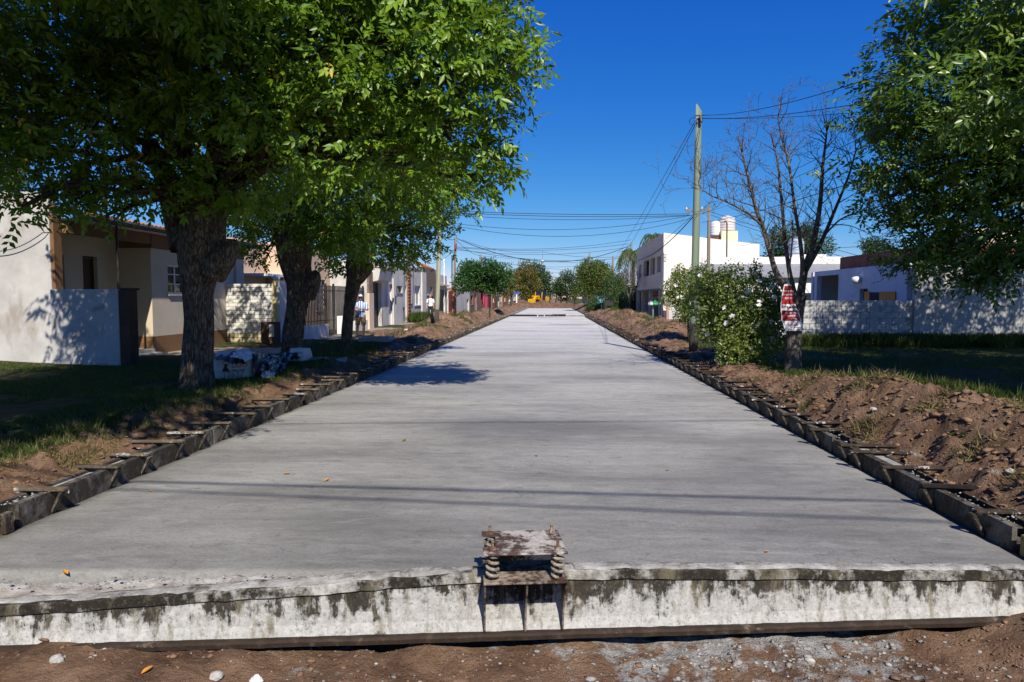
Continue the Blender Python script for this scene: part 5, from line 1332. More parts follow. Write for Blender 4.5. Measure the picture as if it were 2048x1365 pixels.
# railings: every bar its own piece
XFEN = -9.05
fy0, fy1 = 23.95, 32.6
rl = thing('railing_fence', 'black vertical bar railing on a low white wall before the pink house', 'fence', (XFEN, 28, 0.15))
yw = ypx(653, XFEN)
mb = MB(); mb.box(XFEN - 0.08, XFEN + 0.08, fy0, yw, 0.0, 0.66); mb.build('low_wall', MAT['grey_render2'], rl, bevel=0.02)
mb = MB(); mb.box(XFEN - 0.08, XFEN + 0.08, ypx(706, XFEN), fy1 + 0.55, 0.0, 0.66); mb.build('low_wall', MAT['grey_render2'], rl, bevel=0.02)
mb = MB(); mb.bar((0, 0, 0.67), (0, 0, 2.22), 0.034, 0.034); o_ = mb.build('bar', MAT['iron']); bar_me = o_.data; bpy.data.objects.remove(o_)
mb = MB(); mb.bar((0, 0, 0.20), (0, 0, 2.22), 0.034, 0.034); o_ = mb.build('bar', MAT['iron']); bar_me2 = o_.data; bpy.data.objects.remove(o_)
y = fy0 + 0.06
while y < fy1:
    place(bar_me if y < yw or y > ypx(706, XFEN) else bar_me2, 'bar', rl, (XFEN, y, 0)); y += 0.165
for z in (0.82, 2.02):
    mb = MB(); mb.bar((XFEN, fy0, z), (XFEN, fy1, z), 0.03, 0.03); mb.build('rail', MAT['iron'], rl)
for px in (577, 651, 667, 726):
    y = ypx(px, XFEN); mb = MB(); mb.bar((XFEN, y, 0.1), (XFEN, y, 2.30), 0.07, 0.07); mb.build('post', MAT['iron'], rl)
mp_ = thing('meter_pillar', 'white meter pillar with a dark grille between the railings', 'pillar', (XFEN, ypx(678, XFEN), 0.1))
ya_, yb2 = ypx(671, XFEN), ypx(687, XFEN)
mb = MB(); mb.box(XFEN + 0.04, XFEN + 0.30, ya_, yb2, 0.05, zpx(678, 632, (ya_ + yb2) / 2)); mb.build('pillar_body', MAT['white_paint'], mp_, bevel=0.01)
mb = MB(); mb.box(XFEN + 0.301, XFEN + 0.312, ya_ + 0.3, yb2 - 0.15, 0.35, 1.15); mb.build('grille', MAT['shutter'], mp_)

# ------------------------------------------------------------------ bare grey house
XG = -9.0
h3 = thing('grey_house', 'long bare grey rendered house with a dark metal gate and white doors', 'house', (-10, 40, 0.1))
zt3 = zpx(776, 527, ypx(776, XG))
G = {'gate': px_open(XG, 744, 763, 565, 657), 'd1': px_open(XG, 777, 786, 569, 650), 'w1': px_open(XG, 791, 805, 572, 586), 'd2': px_open(XG, 810.5, 813.5, 572, 642), 'w2': px_open(XG, 829, 841, 572, 611)}
for k in ('gate', 'd1', 'd2'): G[k] = (G[k][0], G[k][1], 0.16, G[k][3])
mb = MB(); wall(mb, (XG, 33.2), (XG, 47.7), 0, zt3, 0.25, [(g[0] - 33.2, g[1] - 33.2, g[2], g[3]) for g in G.values()])
wall(mb, (-17, 33.2), (XG - 0.25, 33.2), 0, zt3 - 0.02, 0.2)
mb.build('wall', MAT['grey_render'], h3)
mb = MB(); mb.box(-17, XG - 0.26, 33.45, 47.6, zt3 - 0.3, zt3 - 0.2); mb.build('roof', MAT['grey_concrete'], h3)
facade_fill(h3, 'door', XG, *G['gate'], 1, 'iron', 'dark_door', depth=0.22); facade_fill(h3, 'door', XG, *G['d1'], 1); facade_fill(h3, 'door', XG, *G['d2'], 1)
facade_fill(h3, 'window', XG, *G['w1'], 1, 'shutter', 'glass'); facade_fill(h3, 'window', XG, *G['w2'], 1, 'white_paint', 'curtain')
y0, y1 = ypx(743, XG), ypx(770, XG)
mb = MB(); mb.prism([(XG + 0.003, y0, 2.52), (XG + 0.35, y0, 2.60), (XG + 0.50, y0, 3.25), (XG + 0.003, y0, 3.25)], (0, y1 - y0, 0)); mb.build('gate_hood', MAT['grey_render2'], h3, fixn=True)
mb = MB(); mb.box(XG + 0.003, XG + 0.58, y0 - 0.06, y1 + 0.06, 3.252, 3.36); mb.build('hood_cornice', MAT['beige'], h3)
y0, y1 = ypx(734, XG), ypx(743, XG)
mb = MB(); mb.box(XG + 0.003, XG + 0.12, y0, y1, 0.0, 1.95); mb.build('beige_pier', MAT['beige'], h3); mb = MB(); mb.box(XG + 0.003, XG + 0.10, y0 + 0.05, y1 - 0.05, 1.952, 3.0); mb.build('stone_pier', MAT['stone'], h3)
y0, y1 = ypx(814.5, XG), ypx(820, XG)
mb = MB()
z = 0.2; j = 0
while z < 3.6:
    mb.box(XG + 0.003, XG + 0.06 + (0.03 if j % 2 else 0), y0, y1, z, z + 0.085); z += 0.105; j += 1
o = mb.build('brick_column', MAT['brick'], h3); o['kind'] = 'stuff'
y0, y1 = ypx(787, XG), ypx(790, XG); mb = MB(); mb.box(XG + 0.003, XG + 0.09, y0 - 0.3, y1, 0, zt3 - 0.8); mb.build('door_pier', MAT['grey_render2'], h3)
y0, y1 = ypx(842, XG), ypx(850.5, XG); mb = MB(); mb.box(XG + 0.003, XG + 0.10, y0, y1 - 0.05, 0, zt3 - 0.1); mb.build('end_pier', MAT['grey_render2'], h3)
for px in (788.5, 822.5):
    y0 = ypx(px, XG); mb = MB(); mb.box(XG + 0.004, XG + 0.09, y0 - 0.14, y0 + 0.14, 1.35, 1.85); mb.build('meter_box', MAT['shutter'], h3)
for px in (771, 808, 826):
    y0 = ypx(px, XG); MB().tube([(XG + 0.03, y0, zt3 - 0.02), (XG + 0.03, y0, zt3 - 1.1 - 0.4 * (px % 3))], 0.02, 6).build('cable', MAT['iron'], h3)
mb = MB(); mb.box(XG - 0.26, XG + 0.05, 33.19, 47.72, zt3 + 0.002, zt3 + 0.07); mb.build('coping', MAT['grey_concrete'], h3)
y0 = ypx(806.5, XG); mb = MB(); mb.tube([(XG + 0.04, y0, 0.3), (XG + 0.04, y0, 1.15), (XG + 0.04, y0 - 0.25, 1.15)], 0.025, 6); mb.build('pipe', MAT['iron'], h3)

# ------------------------------------------------------------------ houses further along the left side
def row_house(name, label, Y0, Y1, h, wmat, opens, X=XG, cat='house', trim=None, side=1):
    t = thing(name, label, cat, (X - side * 3, (Y0 + Y1) / 2, 0.1))
    mb = MB()
    hs = [(o[1] - Y0, o[2] - Y0, o[3], o[4]) for o in opens] if side > 0 else [(Y1 - o[2], Y1 - o[1], o[3], o[4]) for o in opens]
    if side > 0: wall(mb, (X, Y0), (X, Y1), 0, h, 0.22, hs); wall(mb, (X - 7, Y0 + 0.001), (X - 0.221, Y0 + 0.001), 0, h - 0.02, 0.2)
    else: wall(mb, (X, Y1), (X, Y0), 0, h, 0.22, hs); wall(mb, (X + 0.221, Y0 + 0.001), (X + 7, Y0 + 0.001), 0, h - 0.02, 0.2)
    mb.build('wall', MAT[wmat], t)
    mb = MB(); mb.box(*sorted((X - side * 0.23, X - side * 7)), Y0 + 0.25, Y1 - 0.02, h - 0.3, h - 0.2); mb.build('roof', MAT['grey_concrete'], t)
    for o in opens: facade_fill(t, o[0], X, *o[1:5], side, *(o[5:7] if len(o) > 5 else ()))
    if trim:
        mb = MB(); mb.box(*sorted((X + side * 0.003, X + side * 0.25)), Y0, Y1, h - 0.9, h - 0.78); mb.build('canopy', MAT[trim], t)
    return t
wo_ = px_open(XG, 854, 865, 575, 590)
sth = row_house('stone_house', 'house front faced in dark brown stone with a white window', 47.75, 53.0, 3.9, 'stone', [('window', *wo_, 'white_paint', 'curtain'), ('door', wo_[0] + 0.1, wo_[1] - 0.3, 0.15, wo_[2] - 0.15)])
mb = MB(); mb.prism([(XG - 0.1, 47.9, 3.92), (XG - 0.1, 52.9, 3.92), (XG - 1.9, 52.9, 4.7), (XG - 1.9, 47.9, 4.7)], (0, 0, 0.08))
mb.build('tiled_roof', MAT['roof_orange'], sth, fixn=True)
row_house('block_house', 'grey block house with a flat canopy and black iron gate', 53.1, 58.5, 3.6, 'grey_render', [('door', 54.6, 57.6, 0.15, 2.4, 'iron', 'dark_room')], trim='beige')
row_house('white_house', 'white flat roofed house behind the terracotta gate pillars', 58.6, 63.8, 3.2, 'white_wall', [('window', 60.0, 61.2, 1.2, 2.3, 'white_paint', 'glass')], X=-10.2)
gf = thing('red_gate', 'oxide red and black metal gate between the brick pillars', 'gate', (-9, 58.5, 0.1))
for y0, y1, m in ((53.4, 54.5, 'iron'), (57.7, 60.3, 'red_panel')):
    mb = MB(); mb.box(-9.0 + 0.25, -9.0 + 0.29, y0, y1, 0.5, 2.3); mb.build('gate_panel', MAT[m], gf)
    mb = MB(); mb.box(-8.74, -8.60, y0, y1, 0.0, 0.5); mb.build('base_wall', MAT['brick'], gf)
for k, px in enumerate((902.5, 908)):
    y = ypx(px, -8.8) ; mb = MB(); w = 0.28 if k == 0 else 0.38; mb.box(-8.8 - w / 2, -8.8 + w / 2, y - w / 2, y + w / 2, 0.0, zpx(px, 582, y)); 
    t = thing('gate_pillar', ['slimmer of two terracotta gate pillars', 'stouter of two terracotta gate pillars'][k] + ' by the red gate', 'pillar', (-8.8, y, 0))
    mb.build('shaft', MAT['terracotta'], t, bevel=0.02)
    mb = MB(); zz = zpx(px, 582, y); mb.box(-8.8 - w * .55, -8.8 + w * .55, y - w * .55, y + w * .55, zz + 0.002, zz + 0.08); mb.build('cap', MAT['terracotta'], t)
row_house('garage_house', 'low pale grey house wall right of the terracotta pillars', 64.0, 75.0, 2.45, 'grey_render2', [('door', 72.3, 74.2, 0.15, 1.6, 'beige', 'beige')])
row_house('dark_house', 'dark shaded house front with an orange red door', 75.1, 86.0, 2.9, 'stone', [('door', 79.5, 82.0, 0.15, 2.2, 'terracotta', 'terracotta'), ('window', 76.2, 78.2, 1.0, 2.0, 'iron', 'glass')])
row_house('pink_red_house', 'bright pink red house front under the round tree', 86.1, 97.5, 2.9, 'magenta', [('window', 88.3, 90.5, 0.9, 2.1, 'white_paint', 'curtain'), ('door', 92.5, 94.2, 0.15, 2.2, 'iron', 'dark_room')])
row_house('brown_house', 'brown brick house with dark openings right of the round tree', 97.6, 110, 2.9, 'brick', [('door', 99.5, 103, 0.15, 2.3, 'iron', 'dark_room'), ('window', 105, 107.5, 1.0, 2.1, 'white_paint', 'glass')])
row_house('beige_house', 'beige house front with a brown door near the blue street sign', 110.1, 126, 3.0, 'beige', [('door', 113, 116, 0.15, 2.4, 'brown_door', 'brown_door'), ('window', 119, 123, 1.0, 2.2, 'iron', 'glass')])
row_house('brick_house', 'low reddish brick house beside the dark trees on the left', 126.1, 142, 3.0, 'brick', [('window', 130, 134, 1.0, 2.2, 'white_paint', 'glass')])
for k, (y0, y1, h, m) in enumerate([(142.1, 160, 3.4, 'grey_render2'), (160.1, 185, 3.0, 'cream')]):
    row_house('far_house', ['far grey house on the left behind the grader', 'farthest cream house on the left'][k], y0, y1, h, m, [('window', y0 + 3, y0 + 6, 1.0, 2.2, 'white_paint', 'glass'), ('door', y0 + 9, y0 + 11, .15, 2.3)])
for k, (y0, y1, h, m) in enumerate([(64.0, 78, 3.0, 'stone'), (78.1, 96, 3.2, 'grey_render'), (96.1, 115, 3.0, 'cream'), (115.1, 150, 3.4, 'white_wall'), (150.1, 190, 3.2, 'beige')]):
    row_house('far_house', ['dark stone front behind the red flowered hedge', 'grey house hidden behind the blossoming tree', 'cream house behind the right roadside trees', 'white house far along the right side', 'farthest beige house on the right'][k], y0, y1, h, m,
        [('window', y0 + 3, y0 + 5.5, 1.0, 2.2, 'white_paint', 'glass'), ('door', y0 + 8, y0 + 9.5, .15, 2.3)], X=8.6, side=-1)

# ------------------------------------------------------------------ two-storey building on the right
YW, XW = 48.7, 7.83
tw = thing('two_storey_building', 'cream white two-storey building with shaded front and water tanks', 'building', (11, 55, 0.1))
zw0 = zpx(1325, 466, YW); xr_ = at(1519, 489, YW).x; zw1 = zpx(1519, 489, YW)
yf = ypx(1273, XW); zf = 2.42
mb = MB(); mb.prism([(XW, YW, 0), (xr_, YW, 0), (xr_, YW, zw1), (XW, YW, zw0)], (0, 0.25, 0)); mb.build('side_wall', MAT['cream_white'], tw, fixn=True)
ops = [px_open(XW, 1277.2, 1282, 530, 556), px_open(XW, 1286.5, 1297.5, 521, 553), px_open(XW, 1299.5, 1309, 516, 550), px_open(XW, 1313, 1320.5, 513, 545)]
ops = [(min(a, b), max(a, b), c, d) for a, b, c, d in ops]
mb = MB(); wall(mb, (XW, yf), (XW, YW + 0.251), zf, zw0 - 0.02, 0.25, [(yf - o[1], yf - o[0], o[2], o[3]) for o in ops]); mb.build('front_wall', MAT['beige'], tw)
mb = MB(); mb.box(XW + 0.26, XW + 6.0, YW + 0.26, yf, zf, zf + 0.2); mb.box(XW + 0.26, xr_, YW + 0.26, yf, zw1 - 0.5, zw1 - 0.35); mb.build('floor_slabs', MAT['grey_concrete'], tw)
mb = MB(); mb.box(XW + 1.3, XW + 1.45, YW + 0.26, yf - 0.1, zf + 0.2, zw1 - 0.5); mb.build('balcony_back_wall', MAT['cream'], tw)
mb = MB(); wall(mb, (XW + 0.26, yf - 0.2), (xr_, yf - 0.2), 0, zw1 - 0.51, 0.18); mb.build('rear_wall', MAT['beige'], tw)
o = ops[3]; mb = MB(); mb.box(XW + 0.5, XW + 0.54, o[0] - 0.2, o[1] + 0.2, o[2], o[3]); w = mb.build('window', MAT['white_paint'], tw); mb = MB(); mb.box(XW + 0.485, XW + 0.495, o[0], o[1], o[2] + 0.1, o[3]); mb.build('pane', MAT['glass'], w)
mb = MB(); mb.box(XW - 0.02, XW + 0.24, YW + 0.26, yf, zf - 0.16, zf - 0.002); mb.build('lintel_beam', MAT['fascia'], tw)
for px in (1277, 1287, 1302, 1322):
    y = ypx(px, XW + 0.15); mb = MB(); mb.box(XW, XW + 0.28, y - 0.16, y + 0.16, 0.0, zf - 0.162); mb.build('column', MAT['beige'], tw)
mb = MB(); mb.box(XW + 2.2, XW + 2.4, YW + 0.3, yf - 0.1, 0.0, zf - 0.17); mb.build('shop_wall', MAT['cream'], tw)
for px0, px1 in ((1279, 1285.5), (1290, 1296)):
    y0, y1 = sorted((ypx(px0, XW + 2.2), ypx(px1, XW + 2.2))); mb = MB(); mb.box(XW + 2.14, XW + 2.19, y0, y1, 0.1, 2.05); mb.build('door', MAT['fascia'], tw)
mb = MB(); mb.bar((XW - 0.03, YW - 0.04, 0.1), (XW - 0.03, YW - 0.04, zw0 - 1.6), 0.10, 0.10); mb.build('downpipe', MAT['white_paint'], tw)
tb = thing('tank_housing', 'yellowish block on the roof carrying two water tanks', 'block', at(1452, 480, 53.0))
pa, pb_ = at(1422, 480, 53.0), at(1476, 462, 53.0)
mb = MB(); mb.box(at(1443, 470, 53).x, pb_.x, 53.0, 55.5, zw1 - 0.4, pb_.z); mb.build('front_block', stucco('pale_yellow_render', (0.82, 0.74, 0.52), (0.74, 0.66, 0.45)), tb)
mb = MB(); mb.box(pa.x, at(1443, 470, 53).x - 0.003, 53.3, 55.4, zw1 - 0.4, zpx(1430, 472, 53.3)); mb.build('rear_block', MAT['roof_brown'], tb)
def tank(label, px, py0, py1, Y, w_px, m, group=None):
    c = at(px, py1, Y); r = w_px / 2 * Y / FPX; h = zpx(px, py0, Y) - c.z
    t = thing('water_tank', label, 'water tank', (c.x, Y + r, c.z), group)
    prof = [(r * .96, 0)]
    for k in range(1, 5): prof += [(r, h * (0.03 + 0.16 * k - 0.15)), (r, h * (0.03 + 0.16 * k - 0.02)), (r * 0.97, h * (0.03 + 0.16 * k - 0.01))]
    prof += [(r * 0.98, h * 0.72), (r * 0.86, h * 0.86), (r * 0.45, h * 0.95), (r * 0.28, h * 0.96)]
    mb = MB(); mb.lathe(prof, (c.x, Y + r, c.z + 0.002), 26); mb.build('barrel', MAT[m], t, smooth=True)
    mb = MB(); mb.lathe([(r * 0.26, h * 0.961), (r * 0.26, h), (r * 0.1, h * 1.01)], (c.x, Y + r, c.z), 16); mb.build('lid', MAT[m], t, smooth=True)
tank('taller beige water tank, right one on the roof of the two-storey building', 1458, 430, 461.5, 53.2, 31, 'tank', 'roof water tanks')
tank('shorter pale water tank, left one on the roof of the two-storey building', 1433, 440, 471.5, 53.5, 20, 'tank2', 'roof water tanks')
gb = thing('garden_wall', 'pinkish brick garden wall with grey panels below the cream side wall', 'wall', (9, 47.9, 0.1))
mb = MB(); mb.box(7.95, 11.8, 47.8, 48.0, 0.0, 1.55); mb.build('wall', mat('pinkish_brick', (0.50, 0.30, 0.26), (0.40, 0.24, 0.21), 4, 0.9, 0.4, 20), gb)
for k in range(4):
    mb = MB(); mb.box(8.1 + k * 0.95, 8.9 + k * 0.95, 47.77, 47.798, 0.25, 1.45); mb.build('panel', MAT['grey_render2'], gb)
fr_ = thing('low_railing', 'low dark metal railing behind the thin stemmed shrub', 'fence', (9, 40, 0.1))
for k in range(26):
    x = 6.9 + k * 0.16; mb = MB(); mb.bar((x, 37.5, 0.1), (x, 37.5, 0.85), 0.025, 0.025); mb.build('bar', MAT['iron'], fr_)
for z in (0.2, 0.82):
    mb = MB(); mb.bar((6.85, 37.5, z), (11.0, 37.5, z), 0.035, 0.035); mb.build('rail', MAT['iron'], fr_)

# ------------------------------------------------------------------ low white building with the blue tank
lo_ = thing('low_white_building', 'low white building with grey sheet roof behind the bare tree', 'building', (14, 42, 0.1))
YL = 40.0
mb = MB(); xa, xb = 9.3, at(1690, 550, YL).x + 3
mb.box(xa, xb, YL, YL + 0.2, 0, zpx(1620, 556, YL)); mb.build('front_wall', MAT['white_wall'], lo_)
mb = MB(); z0, z1 = zpx(1620, 556, YL), zpx(1620, 530, YL + 3.0)
mb.prism([(xa - .1, YL - 0.3, z0 + 0.002), (xb, YL - 0.3, z0 + 0.002), (xb, YL + 3.0, z1), (xa - .1, YL + 3.0, z1)], (0, 0, 0.06)); mb.build('sheet_roof', MAT['roof_grey'], lo_, fixn=True)
mb = MB(); mb.box(xa, xb, YL + 3.02, YL + 3.2, 0, zpx(1620, 514, YL + 3)); mb.build('parapet', MAT['white_wall'], lo_)
for px0, px1 in ((1606, 1622), (1640, 1655)):
    mb = MB(); mb.box(at(px0, 590, YL).x, at(px1, 590, YL).x, YL - 0.03, YL - 0.003, 0.9, 2.0); w = mb.build('window', MAT['glass'], lo_)
bx = thing('roof_box', 'white roof box with a dark vent under the blue tank', 'block', at(1620, 545, 43.5))
p0, p1 = at(1584, 548, 43.5), at(1653, 509, 43.5)
mb = MB(); mb.box(p0.x, p1.x, 43.5, 46.0, 3.0, p1.z); mb.build('body', MAT['white_wall'], bx)
a, b = at(1604, 525, 43.5), at(1638, 514, 43.5); mb = MB(); mb.box(a.x, b.x, 43.47, 43.497, a.z, b.z); mb.build('vent', MAT['shutter'], bx)
tank('blue grey water tank standing alone on the white roof box', 1597, 473, 508, 43.8, 30, 'tank_blue')

# ------------------------------------------------------------------ bluish white house, block wall and plastered wall on the right
XR3, YB = 12.1, 23.8
lh = thing('lilac_house', 'bluish white low house with an open carport behind the block wall', 'house', (15, 27, 0.1))
yfar = ypx(1628, XR3); ztl = zpx(1700, 537, ypx(1700, XR3))
cp = px_open(XR3, 1633, 1676, 556, 640); cp = (min(cp[:2]), max(cp[:2]), 0.1, cp[3] + 0.1); dp = px_open(XR3, 1719, 1735, 578, 640); dp = (min(dp[:2]), max(dp[:2]), 0.1, dp[3])
mb = MB(); wall(mb, (XR3, yfar), (XR3, YB + 0.3), 0, ztl, 0.2, [(yfar - o[1], yfar - o[0], o[2], o[3]) for o in (cp, dp)])
wall(mb, (XR3 + 0.001, yfar + 0.2), (XR3 + 5, yfar + 0.2), 0, ztl - 0.01, 0.2); mb.build('wall', MAT['lilac'], lh)
mb = MB(); mb.box(XR3 + 2.6, XR3 + 2.8, YB + 0.4, yfar + 0.1, 0, ztl - 0.1); mb.build('carport_back', MAT['cream'], lh)
mb = MB(); mb.box(XR3 + 0.21, XR3 + 6, YB + 0.3, yfar + 0.19, ztl - 0.14, ztl - 0.04); mb.build('roof', MAT['roof_grey'], lh)
mb = MB(); mb.box(XR3 + 0.15, XR3 + 0.19, dp[0], dp[1], 0.1, dp[3]); mb.build('door', MAT['brown_door'], lh)
mb = MB(); y0, y1 = sorted((ypx(1678, XR3 + 0.9), YB + 0.4)); mb.box(XR3 + 0.9, XR3 + 6, y0, y1, ztl - 0.03, ztl + 0.62); mb.build('brown_parapet', MAT['roof_brown'], lh)
mb = MB(); mb.box(XR3 + 2.2, XR3 + 5, y0, y0 + 2.6, ztl + 0.622, ztl + 1.15); mb.build('tan_roof_block', MAT['beige'], lh)
lm = at(1719, 560, ypx(1719, XR3)); mb = MB(); mb.lathe([(0.02, -0.16), (0.15, -0.12), (0.19, 0.0), (0.15, 0.10), (0.03, 0.13)], (XR3 - 0.15, lm.y, lm.z), 14); mb.build('wall_lamp', MAT['white_paint'], lh, smooth=True)
vs, fs = text_mesh('35', 0.16); y = ypx(1704, XR3); mb = MB(); mb.add([(XR3 - 0.004, y - v[0], zpx(1704, 593, y) + v[1]) for v in vs], fs); mb.build('house_number', MAT['iron'], lh)
y0, y1 = sorted((ypx(1742, XR3), ypx(1761, XR3))); mb = MB(); mb.box(XR3 - 0.012, XR3 - 0.003, y0, y1, 0.95, zpx(1752, 585, (y0 + y1) / 2)); wd_ = mb.build('window', MAT['dark_room'], lh)  # near-black sheet on the wall face stands in for the opening's shade
for px0, px1 in ((1731, 1741.5), (1761.5, 1793)):
    y0, y1 = sorted((ypx(px0, XR3), ypx(px1, XR3))); n = 3 if px1 > 1770 else 1
    for j in range(n):
        a, b = y0 + (y1 - y0) * j / n + 0.01, y0 + (y1 - y0) * (j + 1) / n - 0.01
        mb = MB(); mb.box(XR3 - 0.06, XR3 - 0.02, a, b, 0.95, zpx((px0 + px1) / 2, 584, (y0 + y1) / 2)); mb.build('shutter', MAT['orange_metal'], wd_)
bk_ = thing('block_wall', 'grey cement block wall dappled with shade on the right', 'wall', (10, YB, 0.1))
xl_, xm_ = at(1556, 640, YB).x, at(1826, 640, YB).x
zt_ = zpx(1700, 601, YB)
mb = MB(); mb.box(xl_, xm_ - 0.003, YB + 0.015, YB + 0.13, -0.1, zt_ - 0.02); mb.build('mortar_core', MAT['mortar'], bk_)
nrow = 8; bh = (zt_ - 0.02) / nrow; blen = 0.42
blk, blk2 = brick_mesh('block', blen, 0.05, bh, MAT['block'], 0.008), brick_mesh('block', blen / 2, 0.05, bh, MAT['block'], 0.008)
for c in range(nrow):
    x = xl_; z = 0.02 + (c + 0.5) * bh
    if c % 2: place(blk2, 'block', bk_, (x + blen / 4, YB, z)); x += blen / 2
    while x < xm_ - blen:
        place(blk, 'block', bk_, (x + blen / 2, YB + rg.uniform(-0.008, 0.008), z, )); x += blen
for x in (at(1745, 640, YB).x,):
    mb = MB(); mb.box(x - 0.1, x + 0.1, YB - 0.05, YB - 0.027, 0, zt_); mb.build('pier', MAT['plaster_low'], bk_)
pw = thing('plastered_wall', 'tall plastered wall in tree shade at the right edge', 'wall', (15, YB, 0.1))
mb = MB(); xn = at(2024, 640, YB).x
mb.box(xm_, xn, YB - 0.06, YB + 0.14, -0.1, 2.9); mb.build('smooth_face', MAT['plaster_low'], pw)
mb = MB(); mb.box(xn + 0.003, 26, YB - 0.02, YB + 0.16, -0.1, 2.75); mb.build('rough_face', MAT['plaster'], pw)

# ================================================================== POLES AND WIRES
MAT['pole_green'] = mat('weathered_green_pole', (0.24, 0.30, 0.23), (0.15, 0.20, 0.15), 5, 0.9, 0.4, 30, stretch=(1, 1, 0.06), stain=((0.30, 0.29, 0.22), 0.60, 5, (1, 1, 0.1)))
MAT['pole_pale'] = mat('pale_wood_pole', (0.36, 0.35, 0.25), (0.24, 0.26, 0.18), 5, 0.9, 0.4, 30, stretch=(1, 1, 0.08), stain=((0.14, 0.12, 0.09), 0.66, 4))
MAT['pole_grey'] = mat('grey_wood_pole', (0.26, 0.23, 0.20), (0.16, 0.14, 0.12), 5, 0.9, 0.4, 30, stretch=(1, 1, 0.08))
MAT['tar'] = mat('tarred_wood', (0.07, 0.06, 0.05), (0.04, 0.035, 0.03), 6, 0.9, 0.4, 30, stretch=(1, 1, 0.1))
MAT['wire'] = mat('black_cable', (0.025, 0.025, 0.027), (0.02, 0.02, 0.02), 3, 0.6, 0)
MAT['steel'] = mat('galvanised_steel', (0.30, 0.31, 0.32), (0.22, 0.23, 0.24), 4, 0.5, 0.1, metal=0.5)
def pole(name, label, base, top, r0, r1, m, arm=None, slant=False, tar=0.0, extra=None):
    t = thing(name, label, 'pole', base)
    base, top = Vector(base), Vector(top)
    mb = MB(); n = 14
    P = [base - Vector((0, 0, 0.4))] + [base.lerp(top, k / 6) for k in range(1, 7)]
    mb.tube(P, [r0 + (r1 - r0) * k / 6 for k in range(7)], n, True, None, lambda i, k, nn: 1 + 0.05 * math.sin(k * 2.3 + i))
    if slant:
        for k in range(n): 
            v = mb.v[6 * n + k]; mb.v[6 * n + k] = (v[0], v[1], v[2] - (v[0] - top.x) * 1.5)
    mb.build('shaft', MAT[m], t, smooth=True)
    if tar:
        mb = MB(); b = base.lerp(top, tar / (top - base).length)
        mb.tube([base - Vector((0, 0, 0.3)), b], [r0 * 1.09, (r0 + (r1 - r0) * tar / (top - base).length) * 1.05], n); mb.build('tarred_foot', MAT['tar'], t, smooth=True)
    if arm:
        z, a, b, brace = arm
        mb = MB(); c = base.lerp(top, (z - base.z) / (top.z - base.z))
        mb.bar(c + Vector((a, 0, 0)), c + Vector((b, 0, 0)), 0.09, 0.11); ar = mb.build('cross_arm', MAT[m], t)
        mb = MB(); mb.bar(c + Vector((a * 0.55, -0.06, -0.05)), c + Vector((0, -0.06, -0.6)), 0.03, 0.04); mb.build('brace', MAT['steel'], ar)
        for k in range(3):
            p = c + Vector((a + (b - a) * (0.05 + 0.3 * k), 0, 0.055)); mb = MB(); mb.lathe([(0.03, 0), (0.045, 0.04), (0.03, 0.09), (0.04, 0.12), (0.01, 0.14)], p, 8); mb.build('insulator', MAT['white_paint'], ar)
    return t
gpb = gp(1386, 712, 0.10); gpt = at(1398, 217, gpb.y + 0.05)
g_ = pole('utility_pole', 'tall bare green wooden pole with a slanted top on the right', gpb, gpt, 0.118, 0.082, 'pole_green', None, True, 0.9)
mb = MB(); c = at(1397, 234, gpb.y); mb.tube([c + Vector((-.13, -.1, 0)), c + Vector((.16, -.1, 0.02))], 0.018, 6); mb.tube([c + Vector((.03, -.1, .02)), c + Vector((.05, -.14, -.18))], 0.035, 6); mb.build('wire_clamp', MAT['iron'], g_)
mb = MB(); mb.tube([c + Vector((0.12 * math.cos(a * .5) - 0.14, -0.08 + 0.03 * math.sin(a), -0.14 + 0.10 * math.sin(a * .5))) for a in range(26)], 0.007, 5); mb.build('cable_coil', MAT['wire'], g_)
lpb = gp(873, 654, 0.15); pole('utility_pole', 'pale wooden pole with tarred foot beside the left earth heap', lpb, at(882, 385, lpb.y), 0.125, 0.10, 'pole_pale', None, False, 0.95)
p2 = at(908, 615, 62.5); pole('utility_pole', 'grey wooden pole rising behind the terracotta pillars', (p2.x, 62.5, 0.1), at(911, 474, 62.5), 0.125, 0.10, 'pole_grey')
mb = MB(); c = at(912, 493, 62.3); mb.box(c.x - .08, c.x + .1, 62.2, 62.34, c.z - .25, c.z + .25)
tag(mb.build('junction_box', mat('red_box', (0.3, 0.06, 0.06), None, 3, 0.6, 0.1), bevel=0.01), 'small dark red cable box on the grey wooden pole', 'box')
pole('service_mast', 'thin dark mast left of the grey wooden pole', foot(904, 60), at(904, 511, 60), 0.05, 0.05, 'tar')
pole('service_mast', 'thin white pipe mast above the grey block house', foot(888, 57), at(888, 518, 57), 0.06, 0.06, 'white_paint')
pole('utility_pole', 'grey pole top showing over the round clipped tree', foot(961, 92), at(961, 508, 92), 0.15, 0.12, 'pole_grey')
cpb = foot(1416, 40); pole('utility_pole', 'dark wooden pole with a cross arm before the cream white wall', cpb, at(1418.5, 411, 40), 0.11, 0.085, 'pole_grey', (zpx(1400, 421, 40), -1.35, 0.1, True))
pole('utility_pole', 'wooden pole with a cross arm among the palm fronds', foot(1264, 75), at(1263, 485, 75), 0.14, 0.11, 'pole_grey', (zpx(1252, 503, 75), -1.2, 0.1, True))
pole('utility_pole', 'grey pole top right of the blossoming tree', foot(1227, 95), at(1226, 512, 95), 0.14, 0.12, 'pole_grey')
pole('utility_pole', 'farthest pole top above the blossoming tree', foot(1180, 112), at(1179, 504, 112), 0.15, 0.12, 'pole_grey')
mt = thing('service_mast', 'dark pipe mast with a hooked top before the cream white wall', 'mast', foot(1453, 46))
